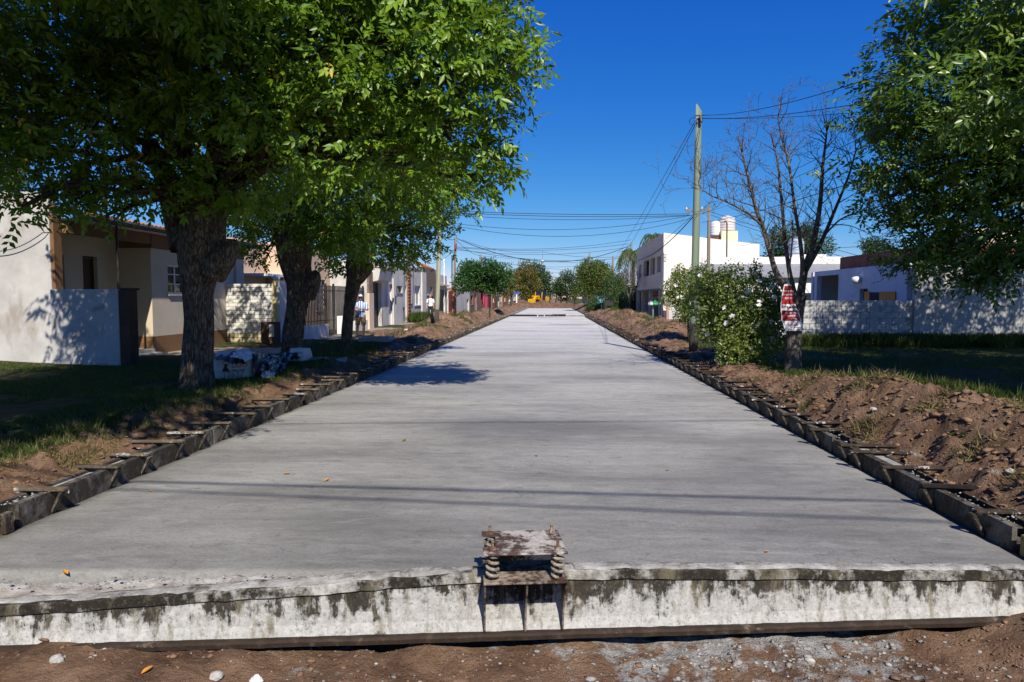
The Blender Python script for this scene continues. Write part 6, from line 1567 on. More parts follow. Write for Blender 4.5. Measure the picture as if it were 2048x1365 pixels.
a = at(1454, 448, 46); b = foot(1453, 46); mb = MB(); mb.tube([b, a, a + Vector((-.03, 0, .12)), a + Vector((-.12, 0, .16)), a + Vector((-.20, 0, .1))], 0.045, 8); mb.build('pipe', MAT['tar'], mt, smooth=True)
mt = thing('service_mast', 'grey wall mast with insulators at the corner of the two-storey building', 'mast', (XW - 0.05, YW - 0.15, 3))
a = at(1327, 506, YW - 0.15); mb = MB(); mb.tube([(a.x, a.y, 0.2), a], 0.05, 8); mb.build('pipe', MAT['steel'], mt)
for k in range(2):
    mb = MB(); z = a.z - 0.15 - 0.28 * k; mb.bar((a.x - .22, a.y, z), (a.x + .25, a.y, z), 0.04, 0.04); ar = mb.build('insulator_arm', MAT['iron'], mt)
LW = Vector(lpb)
WIRES = []
def wire(label, a, b, sag, r=0.012, n=22):
    a, b = Vector(a), Vector(b)
    pts = [a.lerp(b, i / n) - Vector((0, 0, sag * 4 * (i / n) * (1 - i / n))) for i in range(n + 1)]
    mb = MB(); mb.tube(pts, r, 5)
    return tag(mb.build('overhead_wire', MAT['wire'], smooth=True), label, 'wire', 'overhead wires')
top1 = at(1396, 240, gpb.y)
wire('wire from the green pole top slanting down to the far left', top1, at(1222, 545, 95), 0.5, 0.010)
wire('second slanting wire just beside the one from the green pole top', top1 + Vector((0, 0, .1)), at(1196, 560, 112), 0.6, 0.009)
wire('highest wire rising from the green pole to the upper right', top1 + Vector((.1, 0, .12)), at(1790, 140, 9.0), 0.15, 0.007)
wire('nearly level wire from the green pole to the right tree', top1 + Vector((.1, 0, .04)), at(1790, 195, 10.0), 0.1, 0.007)
wire('level wire from the green pole passing behind the bare tree', top1 + Vector((.1, 0, .03)), at(1800, 218, 13.0), 0.06, 0.006)
ya_ = lpb.y
arm = lambda px, py: at(px, py, 40)
wire('upper of the thick level pair of wires crossing the street', at(878, 421, ya_), arm(1380, 428), 0.12, 0.017)
wire('lower of the thick level pair of wires crossing the street', at(878, 424, ya_), arm(1384, 431), 0.16, 0.017)
wire('third level wire under the thick pair across the street', at(878, 428, ya_), arm(1396, 430), 0.30, 0.014)
wire('sagging wire across the street below the level ones', at(878, 443, ya_), arm(1382, 431), 0.62, 0.013)
wire('lowest sagging wire across the street from the pale pole', at(878, 445, ya_), arm(1386, 436), 0.90, 0.013)
wire('black cable dropping from the cross arm to the shaded front', arm(1386, 434), at(1276, 521, 60), 0.45, 0.03)
wire('thinner cable beside the black drop cable', arm(1384, 432), at(1285, 505, 60), 0.25, 0.014)
wire('thick wire climbing right from the cross arm through the bare tree', arm(1404, 445), at(1800, 335, 12.0), 0.15, 0.011)
wire('upper thin wire climbing right from the cross arm', arm(1404, 418), at(1800, 238, 10.0), 0.1, 0.006)
wire('lower thin wire climbing right from the cross arm', arm(1404, 428), at(1800, 262, 11.0), 0.1, 0.006)
wire('wire running down right behind the water tanks', arm(1420, 424), at(1900, 560, 30.0), 0.1, 0.012)
wire('second wire running down right behind the water tanks', arm(1420, 430), at(1900, 575, 30.0), 0.1, 0.012)
wire('third wire right of the blue tank', at(1660, 497, 38), at(1900, 470, 34), 0.1, 0.012)
wire('heavy sagging cable from the grey left pole across the street', at(911, 476, 62.5), at(1263, 490, 75), 2.0, 0.032)
wire('second sagging cable under the heavy one', at(911, 497, 62.5), at(1263, 514, 75), 0.75, 0.020)
wire('upper thin wire from the grey left pole across the street', at(911, 494, 62.5), at(1263, 480, 75), 0.55, 0.018)
wire('middle thin wire from the grey left pole across the street', at(911, 496, 62.5), at(1258, 488, 75), 0.45, 0.018)
wire('lower thin wire from the grey left pole across the street', at(911, 500, 62.5), at(1256, 495, 75), 0.60, 0.016)
wire('cable between the two left poles', at(876, 462, ya_), at(910, 478, 62.5), 0.25, 0.022)
wire('lower cable between the two left poles', at(876, 480, ya_), at(910, 500, 62.5), 0.25, 0.018)
wire('thin cable from the grey pole to the round tree pole', at(912, 480, 62.5), at(961, 512, 92), 0.3, 0.022)
wire('thin drop cable from the grey pole towards the houses', at(909, 500, 62.5), at(862, 528, 50), 0.2, 0.016)
for k in range(4):
    wire(f'{["first", "second", "third", "fourth"][k]} of the fine far wires low over the street end', at(961, 512 + 4 * k, 92), at(1226, [528, 523, 540, 548][k], 95), [0.2, 1.0, 0.5, 0.6][k], 0.018)
wire('far wire strung low beyond the hanging lamp', at(1060, 555, 150), at(1179, 548, 150), 0.3, 0.025)
wire('loose cable across the plastered wall top at the left edge', at(-20, 503, HY - 0.1), at(85, 466, HY - 0.1), 0.12, 0.010)
wire('cable from the plastered wall to the porch roof edge', at(85, 466, HY - 0.1), at(172, 424, HY + 0.6), 0.12, 0.010)
# two wires over the spot where the camera stands; their shadows lie across the near slab
def shadow_wire(label, g0, g1, z, r):
    k = SUN * (z / SUN.z)
    a, b = Vector(g0) + k, Vector(g1) + k
    d = (b - a).normalized(); m = (a + b) / 2
    wire(label, m - d * 9, m + d * 9, 0.05, r)
shadow_wire('heavier overhead wire shading the near slab with a dark line', gp(400, 964), gp(1400, 990), 6.3, 0.021)
shadow_wire('lighter overhead wire shading the near slab below the dark line', gp(600, 990), gp(1400, 1021), 6.9, 0.017)
shadow_wire('overhead wire whose faint shadow crosses the slab at mid distance', gp(700, 846), gp(1300, 842), 7.2, 0.013)
# hanging street lamp
hl = at(1085, 524, 70); t = thing('street_lamp', 'small white street lamp hanging from a cable over the road', 'lamp', hl)
mb = MB(); mb.lathe([(0.03, 0.22), (0.05, 0.21), (0.10, 0.13), (0.17, 0.06), (0.18, 0.04), (0.14, 0.035)][::-1], hl, 16); mb.build('shade', MAT['white_paint'], t, smooth=True)
mb = MB(); mb.lathe([(0.03, -0.18), (0.10, -0.14), (0.125, -0.03), (0.125, 0.032)], hl, 16); mb.build('globe', mat('amber_glass', (0.35, 0.28, 0.14), None, 3, 0.3, 0), t, smooth=True)
mb = MB(); mb.tube([hl + Vector((0, 0, .22)), hl + Vector((0, 0, 1.0))], 0.012, 5); mb.build('hanger', MAT['wire'], t)
wire('thin cable carrying the hanging street lamp', at(925, 480, 66), hl + Vector((0, 0, 1.0)), 0.5, 0.016); wire('thin cable from the hanging lamp to the right pole', hl + Vector((0, 0, 1.0)), at(1263, 512, 75), 0.35, 0.016)

# ================================================================== NOTICE ON THE BARE TREE
MAT['sign_white'] = mat('sign_white', (0.72, 0.71, 0.72), (0.66, 0.65, 0.66), 2, 0.5, 0.05, 10)
MAT['sign_red'] = mat('sign_red', (0.36, 0.025, 0.03), (0.31, 0.02, 0.025), 2, 0.5, 0.05, 10)
MAT['sign_text_red'] = mat('print_red', (0.22, 0.015, 0.03), None, 2, 0.6, 0)
MAT['print_dark'] = mat('print_dark', (0.03, 0.03, 0.04), None, 2, 0.6, 0)
SY = bb.y - 0.24
sg = thing('notice_sign', 'curled red and white municipal notice tied to the bare tree', 'sign', at(1588, 662, SY))
SW, SH = 0.43, 1.02
s0, s1 = at(1589, 662, SY), at(1579, 569, SY)
def sign_pt(u, v, off=0.0):
    """u across (-.5 .. .5), v up (0 .. 1); the sheet twists backwards towards its top"""
    c = s0.lerp(s1, v) + Vector((-0.05 * math.sin(math.pi * v), 0.10 * v * v, 0))
    yaw = R(-12) + R(-42) * max(0, v - 0.25) ** 1.3 / 0.75 ** 1.3
    ax = Vector((math.cos(yaw), -math.sin(yaw), 0)); nn = Vector((-math.sin(yaw), -math.cos(yaw), 0))
    bow = 0.05 * (1 - 4 * u * u) * v
    return c + ax * (u * SW) + nn * (bow + off)
def sign_sheet(u0, u1, v0, v1, off, nu=10, nv=24, th=0.004):
    mb = MB()
    for o in (off, off - th):
        for j in range(nv + 1):
            for i in range(nu + 1): mb.v.append(tuple(sign_pt(u0 + (u1 - u0) * i / nu, v0 + (v1 - v0) * j / nv, o)))
    n1 = (nu + 1) * (nv + 1); w = nu + 1
    for j in range(nv):
        for i in range(nu):
            a = j * w + i; mb.f.append((a, a + 1, a + 1 + w, a + w)); mb.f.append((n1 + a, n1 + a + w, n1 + a + 1 + w, n1 + a + 1)); mb.m += [0, 0]
    rim = [i for i in range(w)] + [j * w + nu for j in range(1, nv + 1)] + [nv * w + i for i in range(nu - 1, -1, -1)] + [j * w for j in range(nv - 1, 0, -1)]
    for k in range(len(rim)):
        a, b = rim[k], rim[(k + 1) % len(rim)]; mb.f.append((b, a, n1 + a, n1 + b)); mb.m.append(0)
    return mb
sign_sheet(-.5, .5, 0, 1, 0).build('panel', MAT['sign_white'], sg, smooth=False)
sign_sheet(-.46, .44, 0.575, 0.965, 0.0025, th=0.002).build('red_field', MAT['sign_red'], sg)
sign_sheet(-.46, .44, 0.215, 0.435, 0.0025, th=0.002).build('red_field', MAT['sign_red'], sg)
def sign_text(s, u, v, size, m, weight=0.004):
    vs, fs = text_mesh(s, size, 'CENTER', weight)
    mb = MB(); mb.add([tuple(sign_pt(u + x / SW, v + y / SH, 0.0055)) for x, y, z in vs], fs); mb.build('lettering', MAT[m], sg)
sign_text('ARROJAR RESIDUOS', 0.0, 0.855, 0.047, 'sign_white', 0.001); sign_text('EN LA VÍA PÚBLICA', 0.0, 0.775, 0.047, 'sign_white', 0.001); sign_text('ES DELITO', -0.04, 0.70, 0.052, 'sign_white', 0.001)
sign_text('EVITE MULTAS', 0.0, 0.505, 0.064, 'sign_text_red', 0.002)
sign_text('ORDENANZA', 0.06, 0.385, 0.050, 'sign_white', 0.001); sign_text('MUNICIPAL', 0.09, 0.322, 0.050, 'sign_white', 0.001); sign_text('637/81', 0.12, 0.258, 0.050, 'sign_white', 0.001)
sign_text('Jesús', 0.16, 0.125, 0.045, 'print_dark', 0.001); sign_text('Municipalidad', 0.20, 0.078, 0.034, 'sign_text_red', 0.0005)
mb = MB(); n = 18
mb.add([tuple(sign_pt(-0.12 + 0.065 * math.cos(2*math.pi*k/n), 0.10 + 0.036 * math.sin(2*math.pi*k/n), 0.005)) for k in range(n)], [tuple(range(n))]); mb.build('emblem', MAT['sign_red'], sg)
mb = MB(); mb.add([tuple(sign_pt(-0.12 + 0.02 * math.cos(2*math.pi*k/n), 0.10 + 0.018 * math.sin(2*math.pi*k/n), 0.0065)) for k in range(n)], [tuple(range(n))]); mb.build('emblem_ring', MAT['sign_white'], sg)
rp = thing('rusty_rod', 'thin rusty rod standing up behind the notice among the limbs', 'rod', at(1582, 570, bb.y - 0.1))
MB().tube([at(1576, 570, bb.y - 0.1), at(1586, 470, bb.y - 0.1), at(1585, 440, bb.y - 0.1)], 0.018, 6).build('rod', MAT['rust'], rp)

# ================================================================== PEOPLE
MAT['skin'] = mat('sunlit_skin', (0.42, 0.21, 0.13), (0.36, 0.175, 0.105), 6, 0.6, 0.05, 40)
MAT['skin2'] = mat('light_skin', (0.50, 0.28, 0.20), (0.44, 0.24, 0.165), 6, 0.6, 0.05, 40)
MAT['hair'] = mat('dark_hair', (0.025, 0.018, 0.014), None, 20, 0.6, 0.3, 60)
MAT['khaki'] = mat('khaki_cotton', (0.30, 0.20, 0.10), (0.18, 0.12, 0.06), 10, 0.9, 0.3, 40)
MAT['navy'] = mat('dark_trousers', (0.035, 0.037, 0.045), (0.025, 0.026, 0.032), 6, 0.9, 0.3, 40)
MAT['shirt_white'] = mat('white_shirt', (0.74, 0.74, 0.76), (0.66, 0.66, 0.69), 6, 0.85, 0.3, 20)
MAT['red_shoe'] = mat('red_sandal', (0.45, 0.04, 0.05), None, 6, 0.7, 0.1)
MAT['dark_shoe'] = mat('dark_sandal', (0.04, 0.02, 0.03), None, 6, 0.7, 0.1)
def striped(name, a, b, freq):
    m, nt, bs, N, L = _nt(name)
    t = N('ShaderNodeTexCoord'); mp = N('ShaderNodeMapping'); L(t.outputs['Object'], mp.inputs[0])
    w = N('ShaderNodeTexWave'); w.wave_type = 'BANDS'; w.bands_direction = 'X'; w.inputs['Scale'].default_value = freq; w.inputs['Distortion'].default_value = 1.2; w.inputs['Detail Scale'].default_value = 2
    L(mp.outputs[0], w.inputs['Vector']); L(_ramp(N, L, w.outputs['Fac'], [(0.45, a), (0.55, b)]), bs.inputs['Base Color']); bs.inputs['Roughness'].default_value = 0.8
    return m
MAT['stripes'] = striped('striped_shirt', (0.06, 0.20, 0.62), (0.78, 0.79, 0.82), 3.6)
def rem(o, v):
    m = o.modifiers.new('remesh', 'REMESH'); m.mode = 'VOXEL'; m.voxel_size = v; m.use_smooth_shade = True
    s = o.modifiers.new('smooth', 'SMOOTH'); s.factor = 0.5; s.iterations = 3
def rings(mb, R_, n=18):
    """loft of flat ellipses (x, y, z, rx, ry)"""
    base = len(mb.v)
    for x, y, z, rx, ry in R_:
        for k in range(n):
            a = 2 * math.pi * k / n; mb.v.append((x + rx * math.cos(a), y + ry * math.sin(a), z))
    for i in range(len(R_) - 1):
        for k in range(n):
            k2 = (k + 1) % n; mb.f.append((base + i*n + k, base + i*n + k2, base + (i+1)*n + k2, base + (i+1)*n + k)); mb.m.append(0)
    mb.f.append(tuple(base + k for k in reversed(range(n)))); e = base + (len(R_)-1) * n; mb.f.append(tuple(e + k for k in range(n))); mb.m += [0, 0]
def hand(mb, wrist, d, palm_n, s=1.0):
    """palm, four unequal fingers and a thumb"""
    w, d, nn = Vector(wrist), Vector(d).normalized(), Vector(palm_n).normalized(); sd = d.cross(nn).normalized()
    mb.tube([w, w + d * 0.05 * s, w + d * 0.095 * s], [0.026 * s, 0.040 * s, 0.036 * s], 10, True, 0.5)
    for k, L_ in enumerate((0.068, 0.078, 0.072, 0.055)):
        b = w + d * 0.088 * s + sd * (k - 1.5) * 0.019 * s
        mb.tube([b, b + d * L_ * .5 * s + nn * .008, b + d * L_ * .85 * s + nn * .03, b + d * L_ * .9 * s + nn * .045], [0.0095, 0.009, 0.0085, 0.007], 6)
    b = w + d * 0.03 * s - sd * 0.032 * s
    mb.tube([b, b + d * .035 - sd * .022 + nn * .012, b + d * .062 - sd * .02 + nn * .03], [0.012, 0.011, 0.009], 6)
def person(label, loc, rz, J, shirt, skin, lower, shorts, cap=False, hair_long=False):
    t = thing('person', label, 'person', loc); t.rotation_euler.z = rz
    OFF[t.name] = Vector((0, 0, 0))
    b = MB()
    rings(b, [(0, 0, .80, .13, .095), (0, 0, .90, .155, .11), (0, 0, 1.05, .135, .10), (0, -.005, 1.22, .16, .11), (0, 0, 1.33, .15, .095), (0, 0, 1.39, .07, .065), (0, -.01, 1.47, .052, .055)])
    hx, hy, hz = J['head']
    rings(b, [(hx, hy - .01, hz - .115, .035, .045), (hx, hy - .015, hz - .095, .055, .07), (hx, hy - .005, hz - .05, .068, .085), (hx, hy, hz, .075, .095), (hx, hy + .005, hz + .05, .074, .095), (hx, hy + .005, hz + .09, .055, .075), (hx, hy + .005, hz + .112, .02, .03)])
    b.tube([(hx, hy - .085, hz + .01), (hx, hy - .112, hz - .03), (hx, hy - .09, hz - .04)], [.008, .016, .010], 6)
    for s in (-1, 1): b.tube([(hx + s * .07, hy + .01, hz - .03), (hx + s * .085, hy + .015, hz), (hx + s * .075, hy + .015, hz + .03)], [.010, .014, .010], 6)
    b.tube([(hx - .022, hy - .088, hz - .058), (hx + .022, hy - .088, hz - .058)], .009, 6)
    for s in ('l', 'r'):
        h, k, a, toe = J['leg_' + s]
        b.tube([h, Vector(h).lerp(Vector(k), .5), k, Vector(k).lerp(Vector(a), .35), a], [.088, .074, .054, .056, .036], 12)
        b.tube([Vector(a) + Vector((0, .03, -.03)), Vector(a).lerp(Vector(toe), .5), toe], [.035, .034, .028], 8, True, 0.7)
        sh, el, wr, hd_, pn = J['arm_' + s]
        b.tube([sh, Vector(sh).lerp(Vector(el), .5), el, Vector(el).lerp(Vector(wr), .4), wr], [.056, .048, .038, .038, .026], 10)
        hand(b, wr, hd_, pn)
    o = b.build('body', MAT[skin], t); rem(o, 0.009)
    c = MB()
    rings(c, [(0, 0, J.get('hem', .84), .178, .135), (0, 0, .95, .172, .13), (0, 0, 1.08, .160, .122), (0, -.005, 1.22, .182, .13), (0, 0, 1.33, .172, .112), (0, 0, 1.385, .09, .08), (0, 0, 1.40, .07, .07)])
    for s in ('l', 'r'):
        sh, el = Vector(J['arm_' + s][0]), Vector(J['arm_' + s][1]); c.tube([sh + (sh - el) * .12, sh.lerp(el, .4), sh.lerp(el, .85)], [.070, .072, .078], 12)
    o = c.build('shirt', MAT[shirt], t); rem(o, 0.011)
    c = MB(); rings(c, [(0, 0, .76, .16, .12), (0, 0, .86, .168, .125), (0, 0, .96, .160, .120)])
    for s in ('l', 'r'):
        h, k, a, toe = [Vector(v) for v in J['leg_' + s]]
        if shorts: c.tube([h + Vector((0, 0, .06)), h.lerp(k, .5), h.lerp(k, .95)], [.10, .098, .092], 12)
        else: c.tube([h + Vector((0, 0, .06)), h.lerp(k, .5), k, k.lerp(a, .5), a + Vector((0, 0, -.03))], [.10, .088, .072, .068, .062], 12)
    o = c.build('shorts' if shorts else 'trousers', MAT[lower], t); rem(o, 0.011)
    for s in ('l', 'r'):
        a, toe = Vector(J['leg_' + s][2]), Vector(J['leg_' + s][3]); d = (toe - a); d.z = 0; d.normalize()
        p = MB(); z = min(a.z - 0.065, toe.z - 0.03)
        cpos = a.lerp(toe, .5); p.tube([Vector((cpos.x, cpos.y, z)) - d * .12, Vector((cpos.x, cpos.y, z)), Vector((cpos.x, cpos.y, z)) + d * .14], [.03, .045, .035], 10, True, .45); p.build('shoe', MAT[J['shoe_' + s]], t, smooth=True)
    hmb = MB()
    if cap:
        rings(hmb, [(hx, hy + .005, hz + .035, .083, .104), (hx, hy + .005, hz + .075, .080, .10), (hx, hy + .005, hz + .11, .055, .07), (hx, hy + .005, hz + .13, .01, .015)])
        o = hmb.build('cap', MAT['shirt_white'], t, smooth=True)
        br = MB(); br.tube([(hx, hy - .075, hz + .042), (hx, hy - .12, hz + .035), (hx, hy - .165, hz + .022)], [.074, .066, .042], 12, True, .12); br.build('brim', MAT['navy'], t, smooth=True)
    rings(hmb2 := MB(), [(hx, hy + .03, hz - .07, .060, .055), (hx, hy + .028, hz - .02, .080, .075), (hx, hy + .022, hz + .04, .081, .085), (hx, hy + .012, hz + .09, .062, .082), (hx, hy + .01, hz + .122, .02, .03)])
    hmb2.build('hair', MAT['hair'], t, smooth=True)
    for s in (-1, 1):
        e = MB(); e.lathe([(.002, -.008), (.010, -.004), (.011, 0), (.010, .004), (.002, .008)], (hx + s * .030, hy - .088, hz + .008), 8); e.build('eye', MAT['hair'], t)
    return t
pm = gp(722, 675, 0.185)
J1 = {'head': (0, -.03, 1.54), 'leg_l': [(-.09, 0, .82), (-.12, -.06, .46), (-.15, .0, .10), (-.20, -.14, .05)], 'leg_r': [(.09, 0, .82), (.11, .02, .46), (.10, .08, .10), (.12, -.06, .05)],
      'arm_l': [(-.185, 0, 1.30), (-.25, -.04, 1.06), (-.13, -.22, 1.07), (.9, -.25, .05), (0, -.3, 1)], 'arm_r': [(.185, 0, 1.30), (.27, -.04, 1.06), (.06, -.23, 1.10), (-1, -.1, .05), (0, -.3, -1)], 'hem': .80, 'shoe_l': 'dark_shoe', 'shoe_r': 'red_shoe'}
person('man in blue and white striped shirt, khaki shorts and white cap on the pavement', pm, R(16), J1, 'stripes', 'skin', 'khaki', True, True)
mb = MB(); n = 14
rot = Matrix.Rotation(R(16), 3, 'Z')
cb = Vector(pm) + rot @ Vector((-.13, -.30, 1.10))
mb.lathe([(.01, -.115), (.06, -.10), (.105, -.05), (.118, 0.0), (.10, .06), (.06, .10), (.012, .118)], cb, 16)
tag(mb.build('ball', mat('off_white_leather', (0.70, 0.64, 0.52), (0.5, 0.42, 0.34), 9, 0.7, 0.1), smooth=True), 'pale ball held by the man in the striped shirt', 'ball')
p2_ = at(861, 632, 46.0); p2_.z = 0.30
J2 = {'head': (0, -.02, 1.56), 'leg_l': [(-.09, 0, .84), (-.10, -.02, .47), (-.11, .03, .10), (-.13, -.11, .05)], 'leg_r': [(.09, 0, .84), (.10, .01, .47), (.11, .04, .10), (.14, -.10, .05)],
      'arm_l': [(-.185, 0, 1.32), (-.24, .02, 1.06), (-.25, -.05, .83), (0, -.15, -1), (1, 0, 0)], 'arm_r': [(.185, 0, 1.32), (.23, .02, 1.06), (.22, -.05, .83), (0, -.15, -1), (-1, 0, 0)], 'hem': .86, 'shoe_l': 'dark_shoe', 'shoe_r': 'dark_shoe'}
pr = person('dark haired person in white polo shirt and dark trousers beside the pale pole', p2_, R(8), J2, 'shirt_white', 'skin2', 'navy', False)
mb = MB(); mb.tube([(-.10, .02, 1.40), (-.125, -.115, 1.30), (-.115, -.145, 1.15), (-.10, -.125, 1.0)], .016, 6); mb.build('bag_strap', MAT['navy'], pr)

# ================================================================== BAGS AND SHEETS UNDER THE TREES
MAT['bag'] = mat('woven_white_bag', (0.66, 0.64, 0.62), (0.54, 0.52, 0.50), 7, 0.8, 0.5, 30, 0.01, stretch=(1, 1, 6), stain=((0.30, 0.22, 0.15), 0.64, 5))
MAT['tarp'] = mat('black_plastic', (0.022, 0.027, 0.032), (0.014, 0.016, 0.020), 4, 0.28, 0.3, 14, 0.01, spec=0.6)
MAT['tarp_white'] = mat('white_plastic', (0.68, 0.68, 0.72), (0.56, 0.56, 0.60), 4, 0.35, 0.3, 14, 0.01, spec=0.5)
MAT['print_red'] = mat('faded_red_print', (0.52, 0.17, 0.16), (0.46, 0.14, 0.13), 9, 0.8, 0.1)
MAT['print_blue'] = mat('faded_blue_print', (0.12, 0.20, 0.40), (0.10, 0.16, 0.33), 9, 0.8, 0.1)
def big_bag(label, c, rx, ry, h, rz, seed, m='bag'):
    t = thing('bulk_bag', label, 'bag', c); c = Vector(c)
    ca, sa = math.cos(rz), math.sin(rz)
    def surf(a, v, off=0.0):
        """a: angle about the bag, v: 0 bottom .. 1 top"""
        e = 0.42
        cx, sx = math.cos(a), math.sin(a)
        k = 0.90 + 0.16 * math.sin(math.pi * min(1, v * 0.85 + 0.1)) - 0.10 * max(0, v - .75) * 4 * .25
        nz = 1 + 0.07 * (float(vnoise(np.array([cx * 2 + seed]), np.array([sx * 2]), np.array([v * 2.4]), seed)[0]) - .5)
        x = math.copysign(abs(cx) ** e, cx) * (rx * k * nz + off); y = math.copysign(abs(sx) ** e, sx) * (ry * k * nz + off)
        return Vector((c.x + ca * x - sa * y, c.y + sa * x + ca * y, c.z + h * v + 0.02 * math.sin(a * 3 + seed) * v))
    mb = MB(); na, nv = 48, 14
    for j in range(nv + 1):
        for i in range(na): mb.v.append(tuple(surf(2 * math.pi * i / na, j / nv)))
    for j in range(nv):
        for i in range(na):
            i2 = (i + 1) % na; mb.f.append((j*na + i, j*na + i2, (j+1)*na + i2, (j+1)*na + i)); mb.m.append(0)
    mb.v.append(tuple(c + Vector((0, 0, h * 1.08)))); k = len(mb.v) - 1
    for i in range(na): mb.f.append((nv*na + i, nv*na + (i+1) % na, k)); mb.m.append(0)
    mb.build('bag_body', MAT[m], t, smooth=True)
    def front(u, v, off=0.004):
        """u in metres across the camera-facing side"""
        x = max(-.98, min(.98, u / rx)); e = 0.42
        a = -math.acos(math.copysign(abs(x) ** (1 / e), x))
        return surf(a, v, off)
    return t, front
bc = gp(458, 760, 0.14) + Vector((0, 0.36, 0))
bg1, fr1 = big_bag('white bulk bag printed in red beside the thick trunk', bc, 0.37, 0.34, 0.50, R(6), 3)
def bag_text(t, fr, s, u, v, size, m, hh, tilt=0.0):
    vs, fs = text_mesh(s, size, 'LEFT', 0.001); mb = MB()
    mb.add([tuple(fr(u + x, v + (y + tilt * x) / hh)) for x, y, z in vs], fs); mb.build('print', MAT[m], t)
bag_text(bg1, fr1, 'LUG', 0.02, 0.56, 0.145, 'print_red', 0.5, 0.08); bag_text(bg1, fr1, 'Materiales', 0.03, 0.37, 0.055, 'print_dark', 0.5, 0.08); bag_text(bg1, fr1, '12637', -0.16, 0.16, 0.16, 'print_red', 0.5, 0.10)
mb = MB()
pot = [(-.11, .34), (.02, .34), (.005, .42), (-.025, .50), (-.02, .56), (0.0, .62), (-.09, .62), (-.075, .56), (-.07, .50), (-.10, .42)]
mb.add([tuple(fr1(u - .04, v)) for u, v in pot], [tuple(range(len(pot)))]); mb.build('print', MAT['print_dark'], bg1)
mb = MB(); mb.tube([fr1(-.085 + .055 * math.cos(a), .62 + .14 * math.sin(a), .006) for a in np.linspace(0.0, math.pi, 14)], 0.004, 4); mb.build('print', MAT['print_dark'], bg1)
mb = MB(); mb.add([tuple(fr1(u, v)) for u, v in ((-.18, .29), (.03, .32), (.03, .36), (-.16, .33))], [(0, 1, 2, 3)]); mb.build('print', MAT['print_red'], bg1)
bc2 = at(588, 742, 15.3); bc2.z = 0.12
bg2, fr2 = big_bag('smaller white bag with blue print right of the black plastic', bc2 + Vector((.05, .3, 0)), 0.20, 0.22, 0.40, R(-10), 8)
bag_text(bg2, fr2, 'PREMIX', -0.06, 0.80, 0.07, 'print_blue', .40, .05); bag_text(bg2, fr2, 'CEMENTO', -0.08, 0.55, 0.055, 'print_blue', .40, .05)
def crumple(name, label, pts, m, seed, amp=0.06, n=26, cat='sheet'):
    """crumpled sheet through a coarse grid of points (rows of points)"""
    rows, cols = len(pts), len(pts[0]); mb = MB(); G_ = np.array([[list(p) for p in r] for r in pts])
    for j in range(n + 1):
        for i in range(n + 1):
            v, u = j / n * (rows - 1), i / n * (cols - 1); j0, i0 = min(int(v), rows - 2), min(int(u), cols - 2); fv, fu = v - j0, u - i0
            p = G_[j0, i0] * (1-fv)*(1-fu) + G_[j0+1, i0]*fv*(1-fu) + G_[j0, i0+1]*(1-fv)*fu + G_[j0+1, i0+1]*fv*fu
            a = 1 - abs(2 * float(fbm(np.array([u * 2.1 + seed]), np.array([v * 2.1]), 3, seed)[0]) - 1); b = float(fbm(np.array([u * 3.3]), np.array([v * 3.3 + seed]), 3, seed + 4)[0]) - .5
            c = float(fbm(np.array([u * 2.7 + 5]), np.array([v * 2.7]), 3, seed + 9)[0]) - .5
            mb.v.append((p[0] + amp * c * 1.6, p[1] + amp * b * 1.6, p[2] + amp * (a - .7) * 2))
    for j in range(n):
        for i in range(n):
            a = j * (n + 1) + i; mb.f.append((a, a + 1, a + n + 2, a + n + 1)); mb.m.append(0)
    o = mb.build(name, MAT[m], smooth=False)
    s = o.modifiers.new('thickness', 'SOLIDIFY'); s.thickness = 0.004
    return tag(o, label, cat)
A = lambda x, y, Y: at(x, y, Y)
crumple('plastic_sheet', 'black plastic draped over the back of the red printed bag', [[A(415, 718, 12.45), A(440, 722, 12.4), A(470, 727, 12.35), A(492, 727, 12.4)], [A(420, 707, 12.9), A(445, 706, 12.9), A(475, 703, 12.9), A(500, 705, 12.9)], [A(420, 722, 13.3), A(450, 724, 13.3), A(480, 724, 13.3), A(505, 726, 13.3)]], 'tarp', 2, 0.05)
crumple('plastic_sheet', 'white plastic sheet crumpled over the corner of the red printed bag', [[A(462, 714, 12.45), A(480, 718, 12.25), A(493, 726, 12.2)], [A(468, 706, 12.6), A(486, 706, 12.5), A(503, 716, 12.45)], [A(478, 700, 12.9), A(492, 699, 12.85), A(506, 704, 12.8)]], 'tarp_white', 5, 0.045)
crumple('plastic_sheet', 'black plastic spilling down between the two bags', [[A(506, 742, 12.6), A(530, 744, 12.8), A(548, 764, 12.9), A(562, 762, 13.2)], [A(502, 706, 12.8), A(530, 727, 13.2), A(556, 740, 13.6), A(576, 728, 14.2)], [A(508, 700, 13.4), A(532, 712, 14.0), A(560, 710, 14.6), A(594, 709, 15.0)], [A(512, 722, 14.0), A(540, 722, 14.6), A(570, 720, 15.2), A(600, 716, 15.6)]], 'tarp', 9, 0.10, 34)
crumple('plastic_sheet', 'torn white plastic under the black sheet near the earth', [[A(524, 757, 12.75), A(538, 758, 12.75), A(549, 757, 12.8)], [A(522, 744, 12.85), A(536, 743, 12.85), A(549, 744, 12.9)]], 'tarp_white', 12, 0.04)

